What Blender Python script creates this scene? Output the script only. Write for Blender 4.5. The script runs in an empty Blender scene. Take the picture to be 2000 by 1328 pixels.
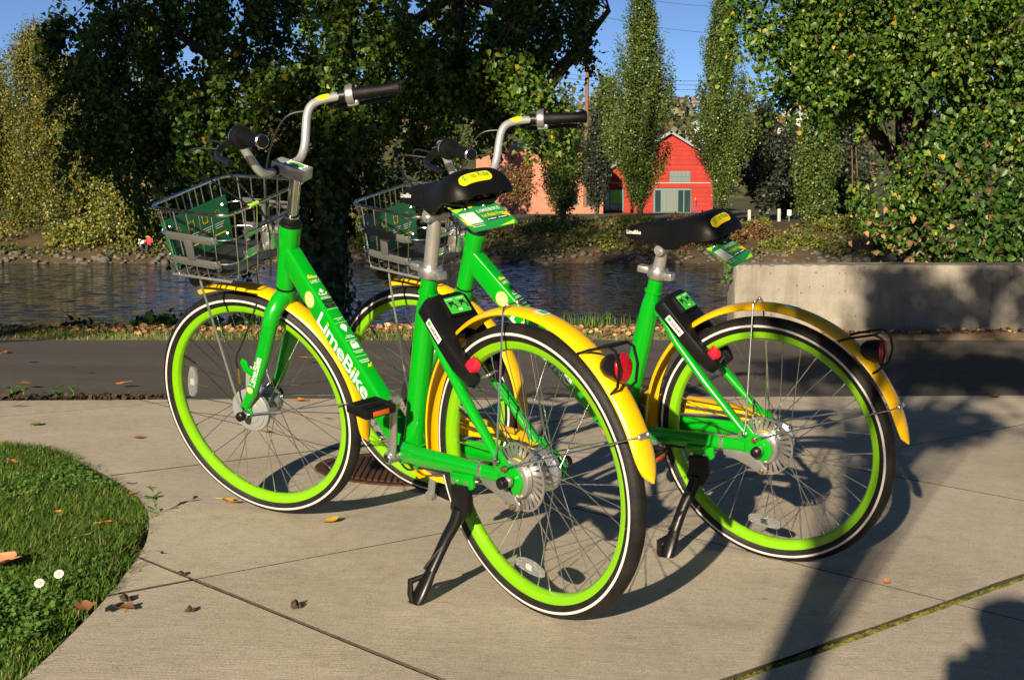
import bpy, bmesh, math, random
import numpy as np
from mathutils import Vector, Matrix
import mathutils.geometry as mgeo

# ------------------------------------------------------------------ camera, sky, sun, exposure
scene = bpy.context.scene
COL = scene.collection
cam_data = bpy.data.cameras.new('camera')
cam_data.sensor_width = 36.0
cam_data.lens = 50.4
cam_data.clip_start = 0.02
cam_data.clip_end = 3000.0
cam = bpy.data.objects.new('camera', cam_data)
COL.objects.link(cam)
CAM_H = 0.92972
PITCH = 0.09866
cam.location = (0.0, 0.0, CAM_H)
cam.rotation_euler = (math.pi / 2 - PITCH, 0.0, 0.0)
scene.camera = cam

SUN_DIR = Vector((-0.29013, -0.91012, 0.29581)).normalized()      # towards the sun
world = bpy.data.worlds.new('World')
scene.world = world
world.use_nodes = True
wn = world.node_tree
for n in list(wn.nodes):
    wn.nodes.remove(n)
w_out = wn.nodes.new('ShaderNodeOutputWorld')
w_bg = wn.nodes.new('ShaderNodeBackground')
w_sky = wn.nodes.new('ShaderNodeTexSky')
w_sky.sky_type = 'NISHITA'
w_sky.sun_disc = False
w_sky.sun_elevation = math.asin(SUN_DIR.z)
w_sky.sun_rotation = math.atan2(SUN_DIR.x, SUN_DIR.y)
w_sky.altitude = 1500.0
w_sky.air_density = 0.5
w_sky.dust_density = 0.0
w_sky.ozone_density = 3.0
w_bg.inputs['Strength'].default_value = 0.05
wn.links.new(w_sky.outputs[0], w_bg.inputs[0])
wn.links.new(w_bg.outputs[0], w_out.inputs[0])

sun_data = bpy.data.lights.new('sun', 'SUN')
sun_data.energy = 5.0
sun_data.angle = math.radians(0.53)
sun_data.color = (1.0, 0.85, 0.63)
sun = bpy.data.objects.new('sun', sun_data)
COL.objects.link(sun)
sun.rotation_euler = SUN_DIR.to_track_quat('Z', 'Y').to_euler()
sun.location = (-6, -18, 8)

scene.render.engine = 'CYCLES'
scene.view_settings.view_transform = 'Standard'
scene.view_settings.look = 'None'
scene.view_settings.gamma = 1.0
scene.view_settings.use_curve_mapping = False
scene.view_settings.exposure = 1.1
scene.cycles.max_bounces = 8
scene.cycles.transparent_max_bounces = 12

RNG = np.random.default_rng(7)
random.seed(7)
PI = math.pi

# ------------------------------------------------------------------ frames
# the paving falls 2.3 degrees to the right: coordinates measured on it are turned into world coordinates here
RW = Matrix(((0.999198493, 0.00394303439, 0.0398349533),
             (-0.00394303439, 0.999992223, -0.0000785667813),
             (-0.0398349533, -0.0000785667813, 0.99920627)))
CAMV = Vector((0, 0, CAM_H))
def pave(x, y, h=0.0):
    """point on (or h above) the sloping paving, in world coordinates"""
    return RW @ (Vector((x, y, h)) - CAMV) + CAMV
def gz(x, y):
    """height of the sloping paving plane under a world x, y"""
    n = RW @ Vector((0, 0, 1)); p = pave(0, 0)
    return p.z - (n.x * (x - p.x) + n.y * (y - p.y)) / n.z
_fw = Vector((0, math.cos(PITCH), -math.sin(PITCH))); _up = Vector((0, math.sin(PITCH), math.cos(PITCH)))
def ray(px, py):
    """direction through a pixel of the 2000x1328 photograph (used for measuring places only)"""
    return Vector(((px - 1000) / 2800, 0, 0)) - _up * ((py - 664) / 2800) + _fw
def at(px, py, Y):
    d = ray(px, py); return CAMV + d * (Y / d.y)

# ------------------------------------------------------------------ scene helpers
def link(o):
    COL.objects.link(o); return o
def tag(o, label=None, cat=None, group=None, kind=None):
    if label: o['label'] = label
    if cat: o['category'] = cat
    if group: o['group'] = group
    if kind: o['kind'] = kind
    return o
def empty(name, loc=(0, 0, 0), mtx=None):
    o = bpy.data.objects.new(name, None); o.empty_display_size = 0.1
    if mtx is not None: o.matrix_world = mtx
    else: o.location = loc
    return link(o)
def obj(name, me, mat=None, parent=None, mtx=None, loc=None):
    o = bpy.data.objects.new(name, me)
    if mat is not None and len(me.materials) == 0:
        me.materials.append(mat)
    if parent is not None: o.parent = parent
    if mtx is not None: o.matrix_local = mtx
    elif loc is not None: o.location = loc
    return link(o)

class MB:
    """collects shapes into one mesh"""
    def __init__(s): s.v = []; s.f = []; s.m = []
    def add(s, vs, fs, mi=0):
        n = len(s.v); s.v += [tuple(v) for v in vs]; s.f += [tuple(i + n for i in f) for f in fs]; s.m += [mi] * len(fs)
        return s
    def tube(s, path, r, n=10, cap=True, closed=False, mi=0, flat=1.0, up=None):
        P = [Vector(p) for p in path]; k = len(P)
        R = r if isinstance(r, (list, tuple)) else [r] * k
        T = []
        for i in range(k):
            if closed: t = P[(i + 1) % k] - P[i - 1]
            else: t = P[min(i + 1, k - 1)] - P[max(i - 1, 0)]
            T.append(t.normalized())
        a = Vector(up) if up else (Vector((0, 0, 1)) if abs(T[0].z) < 0.9 else Vector((1, 0, 0)))
        u = (a - T[0] * a.dot(T[0])).normalized(); vs = []; fs = []
        for i in range(k):
            u = (u - T[i] * u.dot(T[i])).normalized(); w = T[i].cross(u)
            for j in range(n):
                q = 2 * PI * j / n
                vs.append(P[i] + u * (R[i] * math.cos(q)) + w * (R[i] * flat * math.sin(q)))
        for i in range(k if closed else k - 1):
            i2 = (i + 1) % k
            for j in range(n):
                j2 = (j + 1) % n
                fs.append((i * n + j, i * n + j2, i2 * n + j2, i2 * n + j))
        if cap and not closed:
            fs.append(tuple(range(n - 1, -1, -1))); fs.append(tuple((k - 1) * n + j for j in range(n)))
        return s.add(vs, fs, mi)
    def lathe(s, prof, n=48, c=(0, 0, 0), closed=False, a0=0.0, a1=2 * PI, mi=0, axis='y'):
        """prof: (radius, offset along axis) revolved about the y (or z) axis through c"""
        full = abs(a1 - a0 - 2 * PI) < 1e-6; m = n if full else n + 1; k = len(prof); vs = []; fs = []
        for i in range(m):
            q = a0 + (a1 - a0) * i / n; cs, sn = math.cos(q), math.sin(q)
            for r, y in prof:
                if axis == 'y': vs.append((c[0] + r * cs, c[1] + y, c[2] + r * sn))
                elif axis == 'z': vs.append((c[0] + r * cs, c[1] + r * sn, c[2] + y))
                else: vs.append((c[0] + y, c[1] + r * cs, c[2] + r * sn))
        flip = (axis == 'y')
        for i in range(n):
            i2 = (i + 1) % m
            for j in range(k if closed else k - 1):
                j2 = (j + 1) % k
                f = (i * k + j, i * k + j2, i2 * k + j2, i2 * k + j)
                fs.append(f if flip else f[::-1])
        return s.add(vs, fs, mi)
    def box(s, c, size, rot=None, bev=0.0, mi=0, seg=2):
        bm = bmesh.new(); bmesh.ops.create_cube(bm, size=1.0)
        bmesh.ops.scale(bm, vec=Vector(size), verts=bm.verts)
        if bev > 0: bmesh.ops.bevel(bm, geom=bm.edges[:], offset=bev, segments=seg, affect='EDGES', profile=0.5)
        M = (rot if rot is not None else Matrix.Identity(3))
        vs = [M @ v.co + Vector(c) for v in bm.verts]; bm.verts.index_update()
        fs = [tuple(v.index for v in f.verts) for f in bm.faces]; bm.free()
        return s.add(vs, fs, mi)
    def bar(s, a, b, w, h, up=(0, 0, 1), bev=0.0, mi=0):
        """a box from a to b, w across, h along up"""
        a = Vector(a); b = Vector(b); x = (b - a); L = x.length; x.normalize()
        u = Vector(up); u = (u - x * u.dot(x)).normalized(); y = u.cross(x)
        R = Matrix((x, y, u)).transposed()
        return s.box((a + b) / 2, (L, w, h), R, bev, mi)
    def prism(s, poly, o, ux, uy, th, bev=0.0, mi=0):
        """poly (2d) in the plane o+ux,uy, extruded by th along ux x uy"""
        bm = bmesh.new(); ux = Vector(ux); uy = Vector(uy); o = Vector(o); n = ux.cross(uy).normalized()
        vs = [bm.verts.new(o + ux * p[0] + uy * p[1]) for p in poly]; f = bm.faces.new(vs)
        r = bmesh.ops.extrude_face_region(bm, geom=[f]); top = [e for e in r['geom'] if isinstance(e, bmesh.types.BMVert)]
        bmesh.ops.translate(bm, vec=n * th, verts=top)
        bmesh.ops.recalc_face_normals(bm, faces=bm.faces[:])
        if bev > 0:
            bmesh.ops.bevel(bm, geom=bm.edges[:], offset=bev, segments=2, affect='EDGES', profile=0.5)
        bmesh.ops.triangulate(bm, faces=[f for f in bm.faces if len(f.verts) > 4])
        bm.verts.index_update()
        s.add([v.co.copy() for v in bm.verts], [tuple(v.index for v in f.verts) for f in bm.faces], mi); bm.free()
        return s
    def ball(s, c, r, n=10, mi=0):
        r = Vector(r) if not isinstance(r, (int, float)) else Vector((r, r, r)); vs = []; fs = []; k = max(4, n // 2)
        for i in range(k + 1):
            t = PI * i / k
            for j in range(n):
                q = 2 * PI * j / n
                vs.append((c[0] + r.x * math.sin(t) * math.cos(q), c[1] + r.y * math.sin(t) * math.sin(q), c[2] + r.z * math.cos(t)))
        for i in range(k):
            for j in range(n):
                fs.append((i * n + j, (i + 1) * n + j, (i + 1) * n + (j + 1) % n, i * n + (j + 1) % n))
        return s.add(vs, fs, mi)
    def mesh(s, name, smooth=35):
        me = bpy.data.meshes.new(name); me.from_pydata(s.v, [], s.f)
        if any(s.m): me.polygons.foreach_set('material_index', s.m)
        me.update()
        if smooth:
            me.polygons.foreach_set('use_smooth', [True] * len(me.polygons))
            try: me.set_sharp_from_angle(angle=math.radians(smooth))
            except Exception: pass
        return me
    def build(s, name, mat=None, parent=None, mtx=None, smooth=35, loc=None):
        me = s.mesh(name, smooth)
        for m in (mat if isinstance(mat, (list, tuple)) else [mat]): me.materials.append(m)
        return obj(name, me, None, parent, mtx, loc)

def np_mesh(name, V, F, smooth=False):
    """fast mesh from arrays: V (n,3), F (m,k)"""
    V = np.ascontiguousarray(V, dtype=np.float32); F = np.ascontiguousarray(F, dtype=np.int32); k = F.shape[1]
    me = bpy.data.meshes.new(name); me.vertices.add(len(V)); me.vertices.foreach_set('co', V.ravel())
    me.loops.add(F.size); me.loops.foreach_set('vertex_index', F.ravel())
    me.polygons.add(len(F)); me.polygons.foreach_set('loop_start', np.arange(len(F), dtype=np.int32) * k)
    me.polygons.foreach_set('loop_total', np.full(len(F), k, dtype=np.int32))
    me.update(calc_edges=True)
    if smooth: me.polygons.foreach_set('use_smooth', [True] * len(F))
    me.validate()
    return me

# ------------------------------------------------------------------ materials
MATS = {}
def new_mat(name):
    m = bpy.data.materials.new(name); m.use_nodes = True; MATS[name] = m
    nt = m.node_tree; b = nt.nodes['Principled BSDF']
    return m, nt, b
def nd(nt, typ, **kw):
    n = nt.nodes.new(typ)
    for k, v in kw.items():
        if k.startswith('i_'): n.inputs[k[2:].replace('_', ' ')].default_value = v
        else: setattr(n, k, v)
    return n
def ramp(nt, stops, interp='LINEAR'):
    r = nt.nodes.new('ShaderNodeValToRGB'); r.color_ramp.interpolation = interp
    e = r.color_ramp.elements
    while len(e) < len(stops): e.new(0.5)
    for x, (p, c) in zip(e, stops):
        x.position = p; x.color = (*c, 1) if len(c) == 3 else c
    return r
def simple(name, col, rough=0.5, metal=0.0, coat=0.0, spec=0.5, dirt=0.0, bump=0.0, bscale=200.0, trans=0.0, ior=1.45, rvar=0.08, coat_r=0.05):
    """plain surface with a little wear: noise in colour, gloss and relief"""
    m, nt, b = new_mat(name); L = nt.links
    b.inputs['Base Color'].default_value = (*col, 1); b.inputs['Metallic'].default_value = metal
    b.inputs['Specular IOR Level'].default_value = spec; b.inputs['IOR'].default_value = ior
    b.inputs['Coat Weight'].default_value = coat; b.inputs['Coat Roughness'].default_value = coat_r
    b.inputs['Transmission Weight'].default_value = trans
    tc = nd(nt, 'ShaderNodeTexCoord')
    n1 = nd(nt, 'ShaderNodeTexNoise', i_Scale=14.0, i_Detail=6.0, i_Roughness=0.65)
    L.new(tc.outputs['Object'], n1.inputs['Vector'])
    mr = nd(nt, 'ShaderNodeMapRange'); mr.inputs['From Min'].default_value = 0.3; mr.inputs['From Max'].default_value = 0.7
    mr.inputs['To Min'].default_value = max(0.02, rough - rvar); mr.inputs['To Max'].default_value = rough + rvar
    L.new(n1.outputs['Fac'], mr.inputs['Value']); L.new(mr.outputs[0], b.inputs['Roughness'])
    if dirt > 0:
        mx = nd(nt, 'ShaderNodeMix', data_type='RGBA'); mx.inputs['A'].default_value = (*col, 1)
        d = tuple(c * 0.62 + 0.008 for c in col); mx.inputs['B'].default_value = (*d, 1)
        n2 = nd(nt, 'ShaderNodeTexNoise', i_Scale=46.0, i_Detail=9.0, i_Roughness=0.78); L.new(tc.outputs['Object'], n2.inputs['Vector'])
        r = ramp(nt, [(0.5, (0, 0, 0)), (0.78, (dirt, dirt, dirt))]); L.new(n2.outputs['Fac'], r.inputs[0])
        L.new(r.outputs[0], mx.inputs['Factor']); L.new(mx.outputs['Result'], b.inputs['Base Color'])
    if bump > 0:
        n3 = nd(nt, 'ShaderNodeTexNoise', i_Scale=bscale, i_Detail=3.0); L.new(tc.outputs['Object'], n3.inputs['Vector'])
        bp = nd(nt, 'ShaderNodeBump', i_Strength=bump, i_Distance=0.002); L.new(n3.outputs['Fac'], bp.inputs['Height']); L.new(bp.outputs[0], b.inputs['Normal'])
    return m
def leaf_mat(name, stops, rough=0.42, trans=0.35, spec=0.5, hue_noise=0.0):
    """leaves: colour picked per leaf, part of the light passes through"""
    m, nt, b = new_mat(name); L = nt.links
    g = nd(nt, 'ShaderNodeNewGeometry'); r = ramp(nt, stops)
    L.new(g.outputs['Random Per Island'], r.inputs[0])
    tc = nd(nt, 'ShaderNodeTexCoord'); n1 = nd(nt, 'ShaderNodeTexNoise', i_Scale=0.9, i_Detail=3.0); L.new(tc.outputs['Object'], n1.inputs['Vector'])
    mr = nd(nt, 'ShaderNodeMapRange'); mr.inputs['From Min'].default_value = 0.3; mr.inputs['From Max'].default_value = 0.7
    mr.inputs['To Min'].default_value = 0.75; mr.inputs['To Max'].default_value = 1.25; L.new(n1.outputs['Fac'], mr.inputs['Value'])
    mx = nd(nt, 'ShaderNodeMix', data_type='RGBA', blend_type='MULTIPLY'); mx.inputs['Factor'].default_value = 1.0
    L.new(r.outputs[0], mx.inputs['A']); L.new(mr.outputs[0], mx.inputs['B'])
    b.inputs['Roughness'].default_value = rough; b.inputs['Specular IOR Level'].default_value = spec
    L.new(mx.outputs['Result'], b.inputs['Base Color'])
    t = nd(nt, 'ShaderNodeBsdfTranslucent'); L.new(mx.outputs['Result'], t.inputs['Color'])
    ms = nd(nt, 'ShaderNodeMixShader'); ms.inputs[0].default_value = trans
    L.new(b.outputs[0], ms.inputs[1]); L.new(t.outputs[0], ms.inputs[2])
    L.new(ms.outputs[0], nt.nodes['Material Output'].inputs['Surface'])
    return m
# ------------------------------------------------------------------ ground materials
def concrete_material():
    m, nt, b = new_mat('broomed_concrete'); L = nt.links; tc = nd(nt, 'ShaderNodeTexCoord')
    rot = nd(nt, 'ShaderNodeMapping'); rot.inputs['Rotation'].default_value = (0, 0, math.radians(-18)); rot.inputs['Scale'].default_value = (9, 330, 60)
    L.new(tc.outputs['Object'], rot.inputs[0])
    br = nd(nt, 'ShaderNodeTexNoise', i_Scale=1.0, i_Detail=3.0, i_Roughness=0.6); L.new(rot.outputs[0], br.inputs['Vector'])
    big = nd(nt, 'ShaderNodeTexNoise', i_Scale=1.5, i_Detail=5.0, i_Roughness=0.6); L.new(tc.outputs['Object'], big.inputs['Vector'])
    fine = nd(nt, 'ShaderNodeTexNoise', i_Scale=260.0, i_Detail=3.0, i_Roughness=0.7); L.new(tc.outputs['Object'], fine.inputs['Vector'])
    mid = nd(nt, 'ShaderNodeTexNoise', i_Scale=22.0, i_Detail=6.0, i_Roughness=0.7); L.new(tc.outputs['Object'], mid.inputs['Vector'])
    c1 = ramp(nt, [(0.30, (0.44, 0.382, 0.305)), (0.70, (0.54, 0.478, 0.392))]); L.new(big.outputs['Fac'], c1.inputs[0])
    g = nd(nt, 'ShaderNodeNewGeometry'); isl = nd(nt, 'ShaderNodeObjectInfo')
    mr = nd(nt, 'ShaderNodeMapRange'); mr.inputs['To Min'].default_value = 0.93; mr.inputs['To Max'].default_value = 1.06; L.new(isl.outputs['Random'], mr.inputs['Value'])
    m0 = nd(nt, 'ShaderNodeMix', data_type='RGBA', blend_type='MULTIPLY'); m0.inputs['Factor'].default_value = 1; L.new(c1.outputs[0], m0.inputs['A']); L.new(mr.outputs[0], m0.inputs['B'])
    c2 = ramp(nt, [(0.30, (0.48, 0.46, 0.43)), (0.5, (1, 1, 1)), (0.72, (1.28, 1.28, 1.28))]); L.new(fine.outputs['Fac'], c2.inputs[0])
    m1 = nd(nt, 'ShaderNodeMix', data_type='RGBA', blend_type='MULTIPLY'); m1.inputs['Factor'].default_value = 0.8; L.new(m0.outputs['Result'], m1.inputs['A']); L.new(c2.outputs[0], m1.inputs['B'])
    c3 = ramp(nt, [(0.36, (0.72, 0.70, 0.66)), (0.55, (1, 1, 1))]); L.new(mid.outputs['Fac'], c3.inputs[0])
    m2 = nd(nt, 'ShaderNodeMix', data_type='RGBA', blend_type='MULTIPLY'); m2.inputs['Factor'].default_value = 0.4; L.new(m1.outputs['Result'], m2.inputs['A']); L.new(c3.outputs[0], m2.inputs['B'])
    c4 = ramp(nt, [(0.34, (0.80, 0.79, 0.77)), (0.60, (1.06, 1.06, 1.06))]); L.new(br.outputs['Fac'], c4.inputs[0])
    m3 = nd(nt, 'ShaderNodeMix', data_type='RGBA', blend_type='MULTIPLY'); m3.inputs['Factor'].default_value = 0.5; L.new(m2.outputs['Result'], m3.inputs['A']); L.new(c4.outputs[0], m3.inputs['B'])
    stn = nd(nt, 'ShaderNodeTexNoise', i_Scale=0.9, i_Detail=9.0, i_Roughness=0.75); stm = nd(nt, 'ShaderNodeMapping'); stm.inputs['Location'].default_value = (7.3, 2.1, 0); L.new(tc.outputs['Object'], stm.inputs[0]); L.new(stm.outputs[0], stn.inputs['Vector'])
    c5 = ramp(nt, [(0.36, (0.70, 0.68, 0.65)), (0.50, (1, 1, 1))]); L.new(stn.outputs['Fac'], c5.inputs[0])
    m4 = nd(nt, 'ShaderNodeMix', data_type='RGBA', blend_type='MULTIPLY'); m4.inputs['Factor'].default_value = 0.55; L.new(m3.outputs['Result'], m4.inputs['A']); L.new(c5.outputs[0], m4.inputs['B'])
    sp = nd(nt, 'ShaderNodeTexVoronoi', i_Scale=4.2); L.new(tc.outputs['Object'], sp.inputs['Vector'])
    c6 = ramp(nt, [(0.020, (0.52, 0.50, 0.47)), (0.045, (1, 1, 1))]); L.new(sp.outputs['Distance'], c6.inputs[0])
    m5 = nd(nt, 'ShaderNodeMix', data_type='RGBA', blend_type='MULTIPLY'); m5.inputs['Factor'].default_value = 0.75; L.new(m4.outputs['Result'], m5.inputs['A']); L.new(c6.outputs[0], m5.inputs['B'])
    L.new(m5.outputs['Result'], b.inputs['Base Color']); b.inputs['Roughness'].default_value = 0.85; b.inputs['Specular IOR Level'].default_value = 0.3
    ad = nd(nt, 'ShaderNodeMath', operation='MULTIPLY_ADD'); L.new(fine.outputs['Fac'], ad.inputs[0]); ad.inputs[1].default_value = 0.55; L.new(br.outputs['Fac'], ad.inputs[2])
    bp = nd(nt, 'ShaderNodeBump', i_Strength=0.7, i_Distance=0.0030); L.new(ad.outputs[0], bp.inputs['Height']); L.new(bp.outputs[0], b.inputs['Normal'])
    return m
CONCRETE = concrete_material()
def asphalt_material():
    m, nt, b = new_mat('worn_asphalt'); L = nt.links; tc = nd(nt, 'ShaderNodeTexCoord')
    vo = nd(nt, 'ShaderNodeTexVoronoi', i_Scale=150.0); L.new(tc.outputs['Object'], vo.inputs['Vector'])
    big = nd(nt, 'ShaderNodeTexNoise', i_Scale=1.1, i_Detail=6.0, i_Roughness=0.65); L.new(tc.outputs['Object'], big.inputs['Vector'])
    fine = nd(nt, 'ShaderNodeTexNoise', i_Scale=210.0, i_Detail=3.0); L.new(tc.outputs['Object'], fine.inputs['Vector'])
    c1 = ramp(nt, [(0.3, (0.064, 0.054, 0.044)), (0.7, (0.098, 0.083, 0.068))]); L.new(big.outputs['Fac'], c1.inputs[0])
    c2 = ramp(nt, [(0.0, (0.55, 0.55, 0.55)), (0.6, (1.0, 1.0, 1.0)), (0.93, (1.2, 1.2, 1.2)), (1.0, (2.4, 2.3, 2.1))]); L.new(vo.outputs['Color'], c2.inputs[0])
    mx = nd(nt, 'ShaderNodeMix', data_type='RGBA', blend_type='MULTIPLY'); mx.inputs['Factor'].default_value = 0.75; L.new(c1.outputs[0], mx.inputs['A']); L.new(c2.outputs[0], mx.inputs['B'])
    tm = nd(nt, 'ShaderNodeMapping'); tm.inputs['Scale'].default_value = (0.12, 1.6, 1); L.new(tc.outputs['Object'], tm.inputs[0]); tn = nd(nt, 'ShaderNodeTexNoise', i_Scale=1.0, i_Detail=7.0, i_Roughness=0.7); L.new(tm.outputs[0], tn.inputs['Vector'])
    c3 = ramp(nt, [(0.32, (0.74, 0.73, 0.72)), (0.5, (1, 1, 1)), (0.68, (1.22, 1.2, 1.17))]); L.new(tn.outputs['Fac'], c3.inputs[0])
    m2 = nd(nt, 'ShaderNodeMix', data_type='RGBA', blend_type='MULTIPLY'); m2.inputs['Factor'].default_value = 1.0; L.new(mx.outputs['Result'], m2.inputs['A']); L.new(c3.outputs[0], m2.inputs['B'])
    L.new(m2.outputs['Result'], b.inputs['Base Color']); b.inputs['Roughness'].default_value = 0.82
    bp = nd(nt, 'ShaderNodeBump', i_Strength=0.6, i_Distance=0.004); L.new(fine.outputs['Fac'], bp.inputs['Height']); L.new(bp.outputs[0], b.inputs['Normal'])
    return m
ASPHALT = asphalt_material()
def mix_noise_material(name, stops, scale=3.0, rough=0.9, bump=0.5, bdist=0.02, bscale=40.0, detail=8.0):
    m, nt, b = new_mat(name); L = nt.links; tc = nd(nt, 'ShaderNodeTexCoord')
    n = nd(nt, 'ShaderNodeTexNoise', i_Scale=scale, i_Detail=detail, i_Roughness=0.7); L.new(tc.outputs['Object'], n.inputs['Vector'])
    r = ramp(nt, stops); L.new(n.outputs['Fac'], r.inputs[0]); L.new(r.outputs[0], b.inputs['Base Color']); b.inputs['Roughness'].default_value = rough; b.inputs['Specular IOR Level'].default_value = 0.2
    n2 = nd(nt, 'ShaderNodeTexNoise', i_Scale=bscale, i_Detail=6.0); L.new(tc.outputs['Object'], n2.inputs['Vector'])
    bp = nd(nt, 'ShaderNodeBump', i_Strength=bump, i_Distance=bdist); L.new(n2.outputs['Fac'], bp.inputs['Height']); L.new(bp.outputs[0], b.inputs['Normal'])
    return m
SOIL = mix_noise_material('dark_soil', [(0.3, (0.022, 0.016, 0.011)), (0.7, (0.060, 0.042, 0.027))], 30, bscale=120, bdist=0.006)
EARTH = mix_noise_material('leaf_strewn_earth', [(0.28, (0.12, 0.10, 0.04)), (0.42, (0.24, 0.17, 0.10)), (0.6, (0.36, 0.26, 0.17)), (0.78, (0.14, 0.13, 0.05))], 5, bscale=30, bdist=0.02)
FARBANK = mix_noise_material('far_bank_earth', [(0.30, (0.040, 0.050, 0.014)), (0.46, (0.065, 0.050, 0.027)), (0.60, (0.10, 0.062, 0.036)), (0.74, (0.045, 0.058, 0.016))], 0.22, bscale=1.2, bdist=0.3)
FARGROUND = mix_noise_material('far_ground_grass', [(0.3, (0.05, 0.055, 0.02)), (0.7, (0.10, 0.09, 0.05))], 0.1, bscale=0.8, bdist=0.2)
MOSS = mix_noise_material('joint_moss', [(0.30, (0.04, 0.03, 0.018)), (0.42, (0.10, 0.105, 0.02)), (0.70, (0.26, 0.27, 0.05))], 24, bscale=260, bdist=0.004, bump=0.8)

GRIME = mix_noise_material('joint_grime', [(0.3, (0.030, 0.024, 0.018)), (0.7, (0.085, 0.068, 0.048))], 40, bscale=200, bdist=0.003)
# ------------------------------------------------------------------ paving slabs (coordinates measured on the paving)
D1 = Vector((0.700, -0.714)); N1 = Vector((0.714, 0.700))       # joints running down to the right, and their offset direction
D2 = Vector((0.700, 0.714)); N2 = Vector((0.714, -0.700))       # joints running up to the right
OFF1 = [0.45, 1.805, 3.150, 4.500, 5.85, 7.20, 8.55]
OFF2 = [0.90, -0.35, -1.600, -2.850, -4.050, -5.30, -6.55, -7.80]
def edge_y(x): return 6.645 + 0.325 * max(-3.6, min(3.6, x))
LAWN = [(-1.78, 4.97), (-1.57, 4.88), (-1.35, 4.60), (-1.15, 4.30), (-1.03, 4.04), (-0.955, 3.77), (-0.915, 3.52), (-0.89, 3.14), (-0.885, 2.80), (-0.89, 2.59), (-0.91, 2.0), (-0.95, 1.2)]
def smooth_line(P, k=6):
    P = [Vector(p) for p in P]; Q = []
    for i in range(len(P) - 1):
        p0, p1, p2, p3 = P[max(i - 1, 0)], P[i], P[i + 1], P[min(i + 2, len(P) - 1)]
        for j in range(k):
            t = j / k; Q.append(0.5 * ((2 * p1) + (p2 - p0) * t + (2 * p0 - 5 * p1 + 4 * p2 - p3) * t * t + (3 * p1 - p0 - 3 * p2 + p3) * t ** 3))
    return Q + [P[-1]]
LAWN_EDGE = smooth_line([(-4.6, 5.9), (-3.4, 5.55), (-2.5, 5.28)] + LAWN)
LAWN_POLY = [(v.x, v.y) for v in LAWN_EDGE] + [(-4.6, 1.2)]
def in_poly(x, y, P):
    c = False; j = len(P) - 1
    for i in range(len(P)):
        xi, yi = P[i]; xj, yj = P[j]
        if (yi > y) != (yj > y) and x < (xj - xi) * (y - yi) / (yj - yi) + xi: c = not c
        j = i
    return c
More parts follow.
